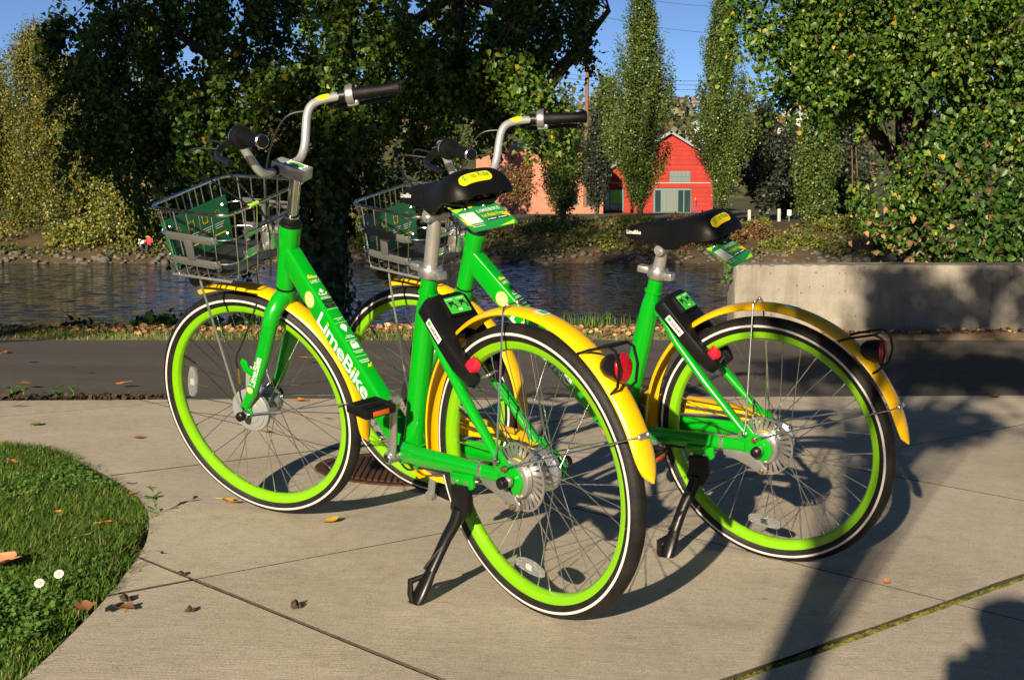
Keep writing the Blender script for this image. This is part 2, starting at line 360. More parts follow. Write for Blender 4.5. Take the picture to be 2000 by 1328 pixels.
def build_paving():
    verts = []; edges = []; rnd = random.Random(3)
    def line(pts):
        n = len(verts); verts.extend(Vector((p[0], p[1])) for p in pts); edges.extend((n + i, n + i + 1) for i in range(len(pts) - 1))
    line([(-4.6, 1.2), (4.6, 1.2), (4.6, edge_y(4.6))] + [(x, edge_y(x)) for x in np.arange(4.0, -4.61, -0.4)] + [(-4.6, 1.2)])
    line([(v.x, v.y) for v in LAWN_EDGE])
    strips = []
    for fam, (offs, N, D) in enumerate(((OFF1, N1, D1), (OFF2, N2, D2))):
        for o in offs:
            g = 0.013 if (fam == 1 and abs(o + 1.6) < 1e-3) else (0.0045 if (fam == 0 and abs(o - 1.805) < 1e-3) else 0.0030)
            strips.append((fam, o, g)); c = N * o
            for s in (-1, 1):
                pts = []
                for t in np.arange(-9, 9, 0.15):
                    p = c + D * float(t) + N * (s * (g + rnd.uniform(-0.25, 0.25) * g))
                    if -4.9 < p.x < 4.9 and 0.9 < p.y < 9.0: pts.append(p)
                if len(pts) > 1: line(pts)
    V, E, F, ov, oe, of = mgeo.delaunay_2d_cdt(verts, edges, [], 0, 1e-5)
    keep = []
    for f in F:
        cx = sum(V[i].x for i in f) / len(f); cy = sum(V[i].y for i in f) / len(f)
        if not (-4.6 < cx < 4.6 and 1.2 < cy < edge_y(cx)) or in_poly(cx, cy, LAWN_POLY): continue
        p = Vector((cx, cy)); bad = False; key = []
        for (fam, o, g) in strips:
            d = p.dot(N1 if fam == 0 else N2) - o
            if abs(d) < g * 1.02: bad = True; break
            key.append(d > 0)
        if not bad: keep.append((tuple(key), f))
    cells = {}
    for k, f in keep: cells.setdefault(k, []).append(f)
    soil = MB(); step = 0.4; pts = []
    soil.add([pave(-4.7, 1.1, -0.020), pave(4.7, 1.1, -0.020), pave(4.7, edge_y(4.7) + 0.05, -0.020), pave(-4.7, edge_y(-4.7) + 0.05, -0.020)], [(0, 1, 2, 3)])
    base = soil.build('pavement', SOIL); tag(base, kind='structure')
    for k, fs in cells.items():
        # connected pieces of one cell are slabs of their own
        left = set(range(len(fs))); vmap = {}
        for i, f in enumerate(fs):
            for v in f: vmap.setdefault(v, []).append(i)
        while left:
            st = [left.pop()]; comp = []
            while st:
                i = st.pop(); comp.append(fs[i])
                for v in fs[i]:
                    for j in vmap[v]:
                        if j in left: left.discard(j); st.append(j)
            area = sum(abs((V[f[1]] - V[f[0]]).cross(V[f[2]] - V[f[0]])) / 2 for f in comp)
            if area < 0.004: continue
            h = rnd.uniform(-0.0012, 0.0012); ids = {}; vs = []; faces = []; cnt = {}
            for f in comp:
                for a, b in zip(f, f[1:] + f[:1]): cnt[(a, b)] = cnt.get((a, b), 0) + 1
                for v in f:
                    if v not in ids: ids[v] = len(vs); vs.append(pave(V[v].x, V[v].y, h))
                faces.append(tuple(ids[v] for v in f))
            n = len(vs); vs += [v + Vector((0, 0, -0.03)) for v in vs]
            for (a, b) in cnt:
                if (b, a) not in cnt: faces.append((ids[a], ids[a] + n, ids[b] + n, ids[b]))
            me = bpy.data.meshes.new('slab'); me.from_pydata(vs, [], faces); me.update()
            bm = bmesh.new(); bm.from_mesh(me)
            loose = [v for v in bm.verts if not v.link_faces]; bmesh.ops.delete(bm, geom=loose, context='VERTS')
            bmesh.ops.dissolve_limit(bm, angle_limit=0.002, verts=bm.verts[:], edges=bm.edges[:])
            rim = [e for e in bm.edges if len(e.link_faces) == 2 and abs(e.calc_face_angle(0)) > 1.0]
            try: bmesh.ops.bevel(bm, geom=rim, offset=0.0016, segments=2, affect='EDGES', profile=0.5)
            except Exception: pass
            bmesh.ops.triangulate(bm, faces=[f for f in bm.faces if len(f.verts) > 4])
            bm.normal_update()
            up_n = RW @ Vector((0, 0, 1))
            for f in bm.faces: f.material_index = 0 if f.normal.dot(up_n) > 0.93 else 1
            bm.to_mesh(me); bm.free(); me.materials.append(CONCRETE); me.materials.append(GRIME)
            obj('slab', me, None, base)
    return base
paving = build_paving()

def strip_mesh(centre, half, h0, amp, seed, D=None, n=140, m=6):
    rnd = np.random.default_rng(seed); mb = MB(); vs = []; fs = []
    for i in range(n + 1):
        p = centre[0] + (centre[1] - centre[0]) * (i / n)
        for j in range(m + 1):
            s = -1 + 2 * j / m; q = p + D * (s * half); vs.append(pave(q.x, q.y, h0 + amp * (1 - s * s) * rnd.uniform(0.1, 1.0)))
    for i in range(n):
        for j in range(m): a = i * (m + 1) + j; fs.append((a, a + m + 1, a + m + 2, a + 1))
    mb.add(vs, fs); return mb
c5 = N2 * -1.6
moss = strip_mesh((c5 + D2 * 1.2, c5 + D2 * 4.8), 0.0150, -0.008, 0.011, 5, N2, 300).build('joint_moss', MOSS); tag(moss, kind='stuff')

# ------------------------------------------------------------------ manhole cover (rusty iron, set in the paving)
RUST = mix_noise_material('rusty_cast_iron', [(0.3, (0.035, 0.018, 0.012)), (0.6, (0.085, 0.038, 0.022)), (0.8, (0.12, 0.06, 0.035))], 30, rough=0.7, bscale=150, bdist=0.003)
MH = empty('manhole_cover', pave(-0.36, 4.80)); tag(MH, 'rusty round iron manhole cover set in the paving behind the front wheel', 'manhole cover')
MH.rotation_euler = RW.to_euler()
MB().lathe([(0.252, 0.0005), (0.252, 0.004), (0.285, 0.0045), (0.290, 0.001), (0.290, -0.01)][::-1], 64, axis='z').build('frame_ring', RUST, MH)
pl = MB(); pl.lathe([(0.0, 0.001), (0.249, 0.001)][::-1], 64, axis='z'); pl.build('cover_plate', RUST, MH)
for i in range(-11, 12):
    x = i * 0.021; h = math.sqrt(max(0.0001, 0.235 ** 2 - x * x))
    MB().bar((x, -h, 0.0025), (x, h, 0.0025), 0.012, 0.004, bev=0.001).build('tread_rib', RUST, MH)

# ------------------------------------------------------------------ asphalt path
def build_asphalt():
    nx, ny = 60, 8; vs = []; fs = []
    for i in range(nx + 1):
        x = -16 + 32 * i / nx; xf = max(-9, min(9, x)); a = pave(x, edge_y(x), -0.006) if abs(x) < 4.6 else None
        if a is None:
            e = pave(math.copysign(4.6, x), edge_y(math.copysign(4.6, x)), -0.006); a = Vector((x, e.y, e.z))
        b = Vector((x * 1.02, 9.90, -0.05))
        for j in range(ny + 1):
            t = j / ny; p = a.lerp(b, t); p.z += 0.012 * math.sin(PI * t); vs.append(p)
    for i in range(nx):
        for j in range(ny): k = i * (ny + 1) + j; fs.append((k, k + ny + 1, k + ny + 2, k + 1))
    mb = MB(); mb.add(vs, fs); return mb.build('asphalt_path', ASPHALT)
tag(build_asphalt(), kind='structure')
# land behind and beside the camera, and under the paving
mb = MB(); mb.add([(-60, -60, -0.30), (60, -60, -0.30), (60, 9.5, -0.30), (-60, 9.5, -0.30)], [(0, 1, 2, 3)]); tag(mb.build('ground', EARTH), kind='structure')

# ------------------------------------------------------------------ near bank, water, far bank, hill
def grid_terrain(name, xs, ys, hf, mat):
    V = np.array([(x, y, hf(x, y)) for y in ys for x in xs]); nx = len(xs); F = []
    for j in range(len(ys) - 1):
        for i in range(nx - 1): a = j * nx + i; F.append((a, a + 1, a + nx + 1, a + nx))
    me = np_mesh(name, V, np.array(F), True); me.materials.append(mat); o = obj(name, me); tag(o, kind='structure'); return o
def wav(x, y, s, k): return math.sin(x * 1.31 * s + k) * math.cos(y * 1.17 * s + 2 * k) * 0.6 + math.sin(x * 2.9 * s + y * 2.3 * s + k * 3) * 0.4
def near_bank(x, y):
    pts = [(9.85, -0.052), (10.2, -0.035), (10.75, -0.045), (11.0, -0.10), (11.8, -0.62), (13.0, -1.6), (15.0, -3.1), (16.0, -3.4)]
    z = float(np.interp(y, [p[0] for p in pts], [p[1] for p in pts])); return z + 0.012 * wav(x, y, 2.2, 1.0) * min(1, max(0, y - 9.9) * 3)
grid_terrain('bank', list(np.linspace(-18, 18, 150)), list(np.concatenate([np.linspace(9.85, 11.2, 22), np.linspace(11.3, 16, 14)])), near_bank, EARTH)
WATER_Z = -2.95
def water_material():
    m, nt, b = new_mat('rippled_canal_water'); L = nt.links; tc = nd(nt, 'ShaderNodeTexCoord')
    b.inputs['Base Color'].default_value = (0.004, 0.009, 0.024, 1); b.inputs['Roughness'].default_value = 0.06; b.inputs['IOR'].default_value = 1.33; b.inputs['Specular IOR Level'].default_value = 0.2
    mp = nd(nt, 'ShaderNodeMapping'); mp.inputs['Scale'].default_value = (0.7, 1.0, 1); L.new(tc.outputs['Object'], mp.inputs[0])
    n1 = nd(nt, 'ShaderNodeTexNoise', i_Scale=2.4, i_Detail=3.0, i_Roughness=0.6); L.new(mp.outputs[0], n1.inputs['Vector'])
    n2 = nd(nt, 'ShaderNodeTexNoise', i_Scale=0.16, i_Detail=3.0); L.new(mp.outputs[0], n2.inputs['Vector'])
    calm = nd(nt, 'ShaderNodeMapRange'); calm.inputs['From Min'].default_value = 0.35; calm.inputs['From Max'].default_value = 0.65; calm.inputs['To Min'].default_value = 0.55; calm.inputs['To Max'].default_value = 1.3; L.new(n2.outputs['Fac'], calm.inputs['Value'])
    sb = nd(nt, 'ShaderNodeVectorMath', operation='SUBTRACT'); L.new(n1.outputs['Color'], sb.inputs[0]); sb.inputs[1].default_value = (0.5, 0.5, 0.5)
    ml = nd(nt, 'ShaderNodeVectorMath', operation='MULTIPLY'); L.new(sb.outputs[0], ml.inputs[0]); ml.inputs[1].default_value = (0.7, 1.45, 0.0)
    sc = nd(nt, 'ShaderNodeVectorMath', operation='SCALE'); L.new(ml.outputs[0], sc.inputs[0]); L.new(calm.outputs[0], sc.inputs['Scale'])
    ad = nd(nt, 'ShaderNodeVectorMath', operation='ADD'); L.new(sc.outputs[0], ad.inputs[0]); ad.inputs[1].default_value = (0, 0, 1)
    nm = nd(nt, 'ShaderNodeVectorMath', operation='NORMALIZE'); L.new(ad.outputs[0], nm.inputs[0]); L.new(nm.outputs[0], b.inputs['Normal'])
    return m
wm = MB(); wm.add([(-160, 13.4, WATER_Z), (160, 13.4, WATER_Z), (160, 88, WATER_Z), (-160, 88, WATER_Z)], [(0, 1, 2, 3)])
tag(wm.build('water', water_material(), smooth=0), kind='structure')
def far_land(x, y):
    pts = [(84.0, -3.6), (85.6, -2.9), (87.5, -2.2), (92, -1.35), (98, -0.85), (106, -0.72), (160, -0.6), (210, 0.5), (270, 9), (340, 19), (430, 26), (700, 30)]
    z = float(np.interp(y, [p[0] for p in pts], [p[1] for p in pts])); a = 0.16 if y < 100 else (0.05 if y < 170 else 1.5)
    return z + a * wav(x, y, 0.35 if y < 170 else 0.02, 0.4)
grid_terrain('far_bank', list(np.linspace(-70, 90, 130)), list(np.linspace(84, 104, 34)), far_land, FARBANK)
grid_terrain('far_ground', list(np.linspace(-420, 420, 60)), [103.5, 120, 140, 160, 185, 210, 240, 270, 305, 340, 385, 430, 520, 700], far_land, FARGROUND)

# riprap stones along the far shore: a loose mass of rubble
def rock_verts(rng, n=26):
    bm = bmesh.new(); bmesh.ops.create_icosphere(bm, subdivisions=1, radius=1.0)
    k = rng.uniform(0.5, 1.3, (len(bm.verts), 1)); V = np.array([v.co[:] for v in bm.verts]) * k; bm.verts.index_update(); F = np.array([[v.index for v in f.verts] for f in bm.faces]); bm.free(); return V, F
rv = [rock_verts(RNG) for _ in range(6)]; VV = []; FF_ = []; nn = 0
for i in range(900):
    V, F = rv[i % 6]; x = RNG.uniform(-42, 46); t = RNG.uniform(0, 1); s = RNG.uniform(0.08, 0.30) * (1.2 - 0.4 * t); y = 85.2 + 2.1 * t
    a = RNG.uniform(0, 6.28); c, sn = math.cos(a), math.sin(a); W = V * np.array([s * RNG.uniform(0.9, 1.5), s, s * RNG.uniform(0.55, 0.85)]); W = np.stack([W[:, 0] * c - W[:, 1] * sn, W[:, 0] * sn + W[:, 1] * c, W[:, 2]], 1) + np.array([x, y, far_land(x, y) + s * 0.25])
    VV.append(W); FF_.append(F + nn); nn += len(V)
ROCK = mix_noise_material('shore_rock', [(0.3, (0.035, 0.031, 0.026)), (0.7, (0.145, 0.128, 0.105))], 1.2, bscale=6, bdist=0.08)
me = np_mesh('shore_rocks', np.concatenate(VV), np.concatenate(FF_)); me.materials.append(ROCK); tag(obj('shore_rocks', me), 'pale rubble stones along the far waterline', 'rocks', kind='stuff')

# ------------------------------------------------------------------ low concrete wall at the edge of the bank
def wall_material():
    m, nt, b = new_mat('weathered_wall_concrete'); L = nt.links; tc = nd(nt, 'ShaderNodeTexCoord')
    big = nd(nt, 'ShaderNodeTexNoise', i_Scale=2.4, i_Detail=7.0, i_Roughness=0.65); L.new(tc.outputs['Object'], big.inputs['Vector'])
    mp = nd(nt, 'ShaderNodeMapping'); mp.inputs['Scale'].default_value = (7, 7, 0.8); L.new(tc.outputs['Object'], mp.inputs[0])
    st = nd(nt, 'ShaderNodeTexNoise', i_Scale=1.0, i_Detail=6.0, i_Roughness=0.7); L.new(mp.outputs[0], st.inputs['Vector'])
    fine = nd(nt, 'ShaderNodeTexNoise', i_Scale=70.0, i_Detail=5.0); L.new(tc.outputs['Object'], fine.inputs['Vector'])
    vo = nd(nt, 'ShaderNodeTexVoronoi', i_Scale=16.0); L.new(tc.outputs['Object'], vo.inputs['Vector'])
    c1 = ramp(nt, [(0.3, (0.17, 0.152, 0.126)), (0.55, (0.235, 0.215, 0.180)), (0.75, (0.285, 0.262, 0.222))]); L.new(big.outputs['Fac'], c1.inputs[0])
    c2 = ramp(nt, [(0.30, (0.36, 0.33, 0.29)), (0.52, (1, 1, 1)), (0.75, (1.18, 1.17, 1.15))]); L.new(st.outputs['Fac'], c2.inputs[0])
    m1 = nd(nt, 'ShaderNodeMix', data_type='RGBA', blend_type='MULTIPLY'); m1.inputs['Factor'].default_value = 0.55; L.new(c1.outputs[0], m1.inputs['A']); L.new(c2.outputs[0], m1.inputs['B'])
    pit = ramp(nt, [(0.05, (0.30, 0.27, 0.23)), (0.10, (1, 1, 1))]); L.new(vo.outputs['Distance'], pit.inputs[0])
    m2 = nd(nt, 'ShaderNodeMix', data_type='RGBA', blend_type='MULTIPLY'); m2.inputs['Factor'].default_value = 0.8; L.new(m1.outputs['Result'], m2.inputs['A']); L.new(pit.outputs[0], m2.inputs['B'])
    L.new(m2.outputs['Result'], b.inputs['Base Color']); b.inputs['Roughness'].default_value = 0.9; b.inputs['Specular IOR Level'].default_value = 0.2
    bp = nd(nt, 'ShaderNodeBump', i_Strength=0.6, i_Distance=0.01); L.new(fine.outputs['Fac'], bp.inputs['Height'])
    bp2 = nd(nt, 'ShaderNodeBump', i_Strength=0.8, i_Distance=0.012); L.new(pit.outputs[0], bp2.inputs['Height']); L.new(bp.outputs[0], bp2.inputs['Normal']); L.new(bp2.outputs[0], b.inputs['Normal'])
    return m
def build_wall():
    x0, x1, y0, y1, z0, z1 = 1.608, 7.5, 10.35, 10.69, -0.25, 0.452
    bm = bmesh.new(); nx, nz = 120, 16; rng = random.Random(4)
    def grid(f, nu, nv):
        P = [[bm.verts.new(f(u / nu, v / nv)) for v in range(nv + 1)] for u in range(nu + 1)]
        for u in range(nu):
            for v in range(nv): bm.faces.new((P[u][v], P[u + 1][v], P[u + 1][v + 1], P[u][v + 1]))
    X = lambda u: x0 + (x1 - x0) * u ** 1.3
    Z = lambda v: z0 + (z1 - z0) * v
    grid(lambda u, v: (X(u), y0, Z(v)), nx, nz); grid(lambda u, v: (X(u), y0 + (y1 - y0) * v, z1), nx, 8); grid(lambda u, v: (x0, y1 - (y1 - y0) * u, Z(v)), 8, nz); grid(lambda u, v: (X(1 - u), y1, Z(v)), 20, 4)
    bmesh.ops.remove_doubles(bm, verts=bm.verts[:], dist=0.0005)
    for v in bm.verts:
        edge = (abs(v.co.z - z1) < 1e-3) and (abs(v.co.y - y0) < 1e-3 or abs(v.co.x - x0) < 1e-3)
        corner = abs(v.co.x - x0) < 1e-3 and abs(v.co.y - y0) < 1e-3
        n = 0.0025 * wav(v.co.x * 3, v.co.z * 3, 2.1, 0.3)
        v.co.y += n
        for zz in (0.06, 0.22):                                     # faint board lines of the formwork
            if abs(v.co.y - y0) < 0.01 and abs(v.co.z - zz) < 0.02: v.co.y += 0.004
        if edge: v.co.z -= abs(rng.gauss(0.004, 0.006)); v.co.y += abs(rng.gauss(0.004, 0.006))
        if corner: v.co.x += abs(rng.gauss(0.004, 0.005)); v.co.y += abs(rng.gauss(0.004, 0.005))
    bmesh.ops.recalc_face_normals(bm, faces=bm.faces[:]); me = bpy.data.meshes.new('concrete_wall'); bm.to_mesh(me); bm.free(); me.materials.append(wall_material())
    o = obj('concrete_wall', me); return tag(o, 'low weathered concrete wall between path and water', 'wall')
wall = build_wall()
SCR = simple('faded_scribble', (0.20, 0.17, 0.13), rough=0.9)
pts = [(1930, 540), (1945, 528), (1968, 530), (1975, 548), (1958, 562), (1940, 556)]; pts = [at(px, py, 10.346) for px, py in pts]
obj('scribble', MB().tube(pts + [at(1936, 590, 10.346)], 0.004, 5, up=(0, 1, 0), flat=0.5).mesh('scribble'), SCR, wall)
# ------------------------------------------------------------------ foliage
LEAF_T = np.array([(0, 0, 0), (-0.44, 0.10, 0.10), (-0.38, 0.46, 0.16), (0, 1.0, -0.10), (0.38, 0.46, 0.16), (0.44, 0.10, 0.10)], dtype=np.float64)
LEAF_F = np.array([(0, 3, 2, 1), (0, 5, 4, 3)])
DIAM_T = np.array([(0, 0, 0), (-0.5, 0.5, 0.12), (0, 1.0, 0), (0.5, 0.5, 0.12)], dtype=np.float64); DIAM_F = np.array([(0, 3, 2, 1)])
def leaves_mesh(name, C, size, rng, template=(LEAF_T, LEAF_F), face=None, face_w=0.6, droop=0.5, jitter=0.35):
    """one small blade at each centre C; normals lean towards `face` (n,3) or (3,)"""
    C = np.asarray(C, dtype=np.float64); n = len(C); T, F = template
    N = rng.normal(size=(n, 3)); N /= np.linalg.norm(N, axis=1)[:, None]
    if face is not None: N = N * (1 - face_w) + np.asarray(face) * face_w
    N /= np.linalg.norm(N, axis=1)[:, None] + 1e-9
    U = rng.normal(size=(n, 3)); U[:, 2] -= droop * 2; U -= N * (U * N).sum(1)[:, None]; U /= np.linalg.norm(U, axis=1)[:, None] + 1e-9
    W = np.cross(U, N); s = size * (1 + jitter * rng.uniform(-1, 1, (n, 1)))
    if np.ndim(size) == 1: s = np.asarray(size)[:, None] * (1 + jitter * rng.uniform(-1, 1, (n, 1)))
    V = C[:, None, :] + (T[None, :, 0:1] * W[:, None, :] + T[None, :, 1:2] * U[:, None, :] + T[None, :, 2:3] * N[:, None, :]) * s[:, None, :]
    k = len(T); FF = (F[None, :, :] + (np.arange(n) * k)[:, None, None]).reshape(-1, F.shape[1])
    return np_mesh(name, V.reshape(-1, 3), FF, False)
BARK = mix_noise_material('grey_brown_bark', [(0.3, (0.035, 0.026, 0.019)), (0.7, (0.095, 0.075, 0.055))], 9, bscale=35, bdist=0.02)
BIRCH = mix_noise_material('white_birch_bark', [(0.36, (0.06, 0.05, 0.045)), (0.46, (0.42, 0.38, 0.33)), (0.8, (0.42, 0.39, 0.34))], 1.6, bscale=8, bdist=0.03)
TWIG = simple('brown_twig', (0.10, 0.055, 0.03), rough=0.8)
L_NEAR = leaf_mat('cottonwood_leaves', [(0.0, (0.014, 0.040, 0.005)), (0.45, (0.040, 0.092, 0.008)), (0.82, (0.078, 0.140, 0.012)), (0.965, (0.12, 0.170, 0.018)), (0.99, (0.30, 0.21, 0.012)), (1.0, (0.34, 0.14, 0.02))], rough=0.46, trans=0.16, spec=0.4)
L_IVY = leaf_mat('ivy_leaves', [(0.0, (0.012, 0.036, 0.006)), (0.6, (0.030, 0.072, 0.009)), (0.9, (0.055, 0.105, 0.013)), (0.985, (0.09, 0.06, 0.02)), (1.0, (0.18, 0.06, 0.02))], rough=0.45, trans=0.12, spec=0.4)
L_DRY = leaf_mat('dry_brown_leaves', [(0.0, (0.16, 0.085, 0.04)), (0.5, (0.28, 0.16, 0.075)), (0.8, (0.40, 0.22, 0.09)), (1.0, (0.46, 0.30, 0.13))], rough=0.7, trans=0.15)
L_POPLAR = leaf_mat('poplar_leaves', [(0.0, (0.026, 0.052, 0.009)), (0.5, (0.052, 0.092, 0.013)), (0.85, (0.092, 0.138, 0.020)), (0.985, (0.15, 0.135, 0.022)), (1.0, (0.24, 0.13, 0.02))], rough=0.45, trans=0.2)
L_BIRCH = leaf_mat('golden_birch_leaves', [(0.0, (0.042, 0.062, 0.010)), (0.5, (0.095, 0.112, 0.015)), (0.88, (0.165, 0.145, 0.018)), (1.0, (0.26, 0.14, 0.016))], rough=0.5, trans=0.3)
L_BUSH = leaf_mat('yellow_green_bush_leaves', [(0.0, (0.048, 0.075, 0.010)), (0.5, (0.115, 0.140, 0.018)), (0.9, (0.20, 0.185, 0.02)), (1.0, (0.28, 0.18, 0.02))], rough=0.5, trans=0.25)
L_RUSTY = leaf_mat('reddish_shrub_leaves', [(0.0, (0.05, 0.06, 0.014)), (0.5, (0.12, 0.075, 0.025)), (0.9, (0.24, 0.085, 0.03)), (1.0, (0.32, 0.10, 0.03))], rough=0.55, trans=0.2)
L_DARK = leaf_mat('dark_conifer_needles', [(0.0, (0.008, 0.014, 0.008)), (0.7, (0.018, 0.026, 0.012)), (1.0, (0.030, 0.038, 0.016))], rough=0.6, trans=0.05)
L_UNDER = leaf_mat('undergrowth_leaves', [(0.0, (0.030, 0.055, 0.010)), (0.5, (0.075, 0.10, 0.016)), (0.8, (0.14, 0.12, 0.02)), (0.93, (0.20, 0.10, 0.03)), (1.0, (0.26, 0.09, 0.03))], rough=0.55, trans=0.2)
L_HILL = leaf_mat('hillside_leaves', [(0.0, (0.030, 0.045, 0.014)), (0.6, (0.070, 0.080, 0.024)), (0.9, (0.12, 0.10, 0.03)), (1.0, (0.20, 0.09, 0.04))], rough=0.6, trans=0.15)

def blob_points(rng, n, c, r, shell=0.55):
    d = rng.normal(size=(n, 3)); d /= np.linalg.norm(d, axis=1)[:, None]; q = (shell + (1 - shell) * rng.uniform(0, 1, (n, 1)) ** 0.7)
    return np.asarray(c) + d * q * np.asarray(r), d
def clumps(rng, centres, per, rad):
    """leaves gathered in loose clumps round the centres"""
    C = np.repeat(np.asarray(centres), per, axis=0); return C + rng.normal(size=C.shape) * rad

# --- near trees at the water's edge: cluster centres are scattered through crown volumes given as (px range, py range, depth range, count)
def crown_centres(rng, boxes):
    out = []
    for (x0, x1, y0, y1, d0, d1, n) in boxes:
        for _ in range(max(2, int(n * (0.62 if (d0 < 12.5 and n > 8 and y1 > -50) else 1.0)))):
            Y = rng.uniform(d0, d1); p = at(rng.uniform(x0, x1), rng.uniform(y0, y1), Y); out.append(p[:])
    return np.array(out)
def twigs(mb, rng, roots, tips, r=0.006):
    for t in tips:
        t = Vector(t)
        if min((Vector(q) - t).length for q in roots) > 1.1: continue
        t = Vector(t); d = min(roots, key=lambda q: (Vector(q) - t).length); d = Vector(d); m = d.lerp(t, 0.55) + Vector((0, 0, 0.25 * (t - d).length)); mb.tube([d, m, t, t + Vector((0.02, 0, -0.10))], [r * 2, r * 1.3, r, r * 0.4], 5, cap=False)
def near_tree(name, label, base, top, lean, boxes, per, size, seed, r0=0.16, limbs=(), upper=None, group=None, leafmat=None, rad=(0.15, 0.15, 0.17)):
    rng = np.random.default_rng(seed); root = empty(name, base); tag(root, label, 'tree', group); off = Vector(base)
    cen = crown_centres(rng, boxes); P = [Vector(base), Vector(base).lerp(Vector(top), 0.35) + Vector(lean) * 0.5, Vector(base).lerp(Vector(top), 0.7) + Vector(lean), Vector(top)]
    mb = MB(); mb.tube([p - off for p in P], [r0, r0 * 0.8, r0 * 0.55, r0 * 0.25], 12); roots = [P[1], P[2], P[3], P[1].lerp(P[2], 0.5), P[2].lerp(P[3], 0.5)]
    for L in limbs:
        L = [Vector(p) for p in L]; mb.tube([p - off for p in L], [r0 * 0.42] + [r0 * 0.3] * (len(L) - 2) + [r0 * 0.12], 8); roots += L[1:]
    mb.build('trunk', BARK, root)
    tw = MB(); sel = cen[rng.choice(len(cen), min(len(cen), 170), replace=False)]
    twigs(tw, rng, [Vector(r) for r in roots], [Vector(c) for c in sel], 0.0045); tm = tw.mesh('twigs', 60)
    for v in tm.vertices: v.co -= off
    tm.materials.append(TWIG); obj('twigs', tm, None, root)
    C = sprays(rng, cen, per, rad); me = leaves_mesh('crown', C - np.array(off), size, rng, face=np.array((-0.15, -0.75, 0.5)), face_w=0.24, droop=0.6, jitter=0.55); me.materials.append(leafmat or L_NEAR); obj('crown', me, None, root)
    if upper:                                                        # the crown goes on high above the picture
        (zc, rz, rx, n) = upper; ca, _ = blob_points(rng, 70, (top[0], top[1], zc), (rx, rx, rz), 0.15); U = np.repeat(ca, n // 70, axis=0); U = U + rng.normal(size=U.shape) * 0.55
        me = leaves_mesh('upper_crown', U - np.array(off), 0.26, rng); me.materials.append(leafmat or L_NEAR); obj('upper_crown', me, None, root)
        m2 = MB(); m2.tube([Vector(top) - off, Vector((top[0], top[1], zc)) - off, Vector((top[0], top[1], zc + rz * 0.8)) - off], [r0 * 0.9, r0 * 0.5, 0.04], 8); m2.build('upper_trunk', BARK, root)
    return root
def sprays(rng, cen, per, rad):
    """leafy twigs: each starts at a centre, runs out a little and droops"""
    n = len(cen); a = rng.uniform(0, 2 * PI, n); L = rng.uniform(0.28, 0.62, n); d = np.stack([np.cos(a) * L * 0.55, np.sin(a) * L * 0.35 - 0.08, np.zeros(n)], 1)
    P = np.repeat(np.asarray(cen), per, axis=0); Dv = np.repeat(d, per, axis=0); LL = np.repeat(L, per)[:, None]; t = rng.uniform(0, 1, (len(P), 1))
    C = P + Dv * t; C[:, 2:3] += 0.12 * LL * t - 0.95 * LL * t * t; return C + rng.normal(size=C.shape) * np.array(rad) * 0.52 * (1.2 - 0.6 * t)

left_tree = near_tree('cottonwood_tree', 'large dark cottonwood tree with ivy trunk left of centre at the waterside', (-1.62, 12.0, -0.75), (-1.3, 12.2, 6.5), (0.12, 0, 0),
    [(380, 640, -60, 60, 11.4, 13.0, 34), (360, 600, 90, 360, 11.0, 12.4, 62), (590, 830, -60, 270, 10.9, 12.2, 74), (150, 380, -60, 200, 11.4, 13.0, 62), (190, 330, 180, 290, 11.6, 12.8, 22), (800, 900, 60, 270, 11.4, 12.6, 26), (880, 1080, -60, 120, 11.5, 12.8, 40), (930, 1095, 90, 205, 11.1, 12.4, 48), (1080, 1170, -60, 20, 11.6, 12.4, 12), (1110, 1140, 40, 75, 11.8, 12.2, 4),
     (400, 800, 270, 400, 11.8, 13.2, 44), (260, 560, 220, 400, 12.6, 14.0, 40), (380, 640, 380, 470, 12.2, 13.4, 22), (105, 170, 20, 60, 12.0, 12.4, 4), (130, 190, 90, 150, 12.0, 12.4, 5), (140, 230, 225, 275, 12.0, 12.5, 5), (260, 860, -40, 330, 13.4, 15.0, 60), (900, 1060, -40, 240, 13.2, 14.4, 24), (200, 1100, -520, -60, 11.4, 14.0, 60)], 220, 0.0375, 11, 0.17,
    limbs=[[(-1.5, 12.05, 1.4), (-0.9, 12.0, 2.3), (-0.45, 11.9, 2.6), (0.25, 11.8, 2.35)], [(-1.55, 12.05, 1.0), (-2.2, 12.0, 1.9), (-3.1, 12.1, 2.5)], [(-1.5, 12.0, 0.8), (-2.1, 11.6, 1.3), (-2.4, 11.4, 1.35)], [at(905, 60, 12.2), at(890, 0, 12.2), at(880, -80, 12.2)], [at(1000, 260, 12.0), at(1100, 130, 12.0), at(1190, 20, 12.1)]], group=None, rad=(0.105, 0.11, 0.12), upper=(21.5, 13.0, 4.2, 9800))
# ivy climbing its trunk
rng = np.random.default_rng(21); n = 2600; t = rng.uniform(0, 1, n); a = rng.uniform(0, 6.28, n); rr = 0.17 + 0.10 * rng.uniform(0, 1, n) + 0.07 * np.sin(t * 9 + a * 2)
C = np.stack([-1.62 + 0.10 * t + rr * np.cos(a), 12.0 + rr * np.sin(a), -0.8 + 2.6 * t], 1)
iv = leaves_mesh('ivy', C - np.array((-1.62, 12.0, -0.75)), 0.062, rng, face=np.stack([np.cos(a), np.sin(a), 0.2 * np.ones(n)], 1), face_w=0.7); iv.materials.append(L_IVY); obj('ivy', iv, None, left_tree)

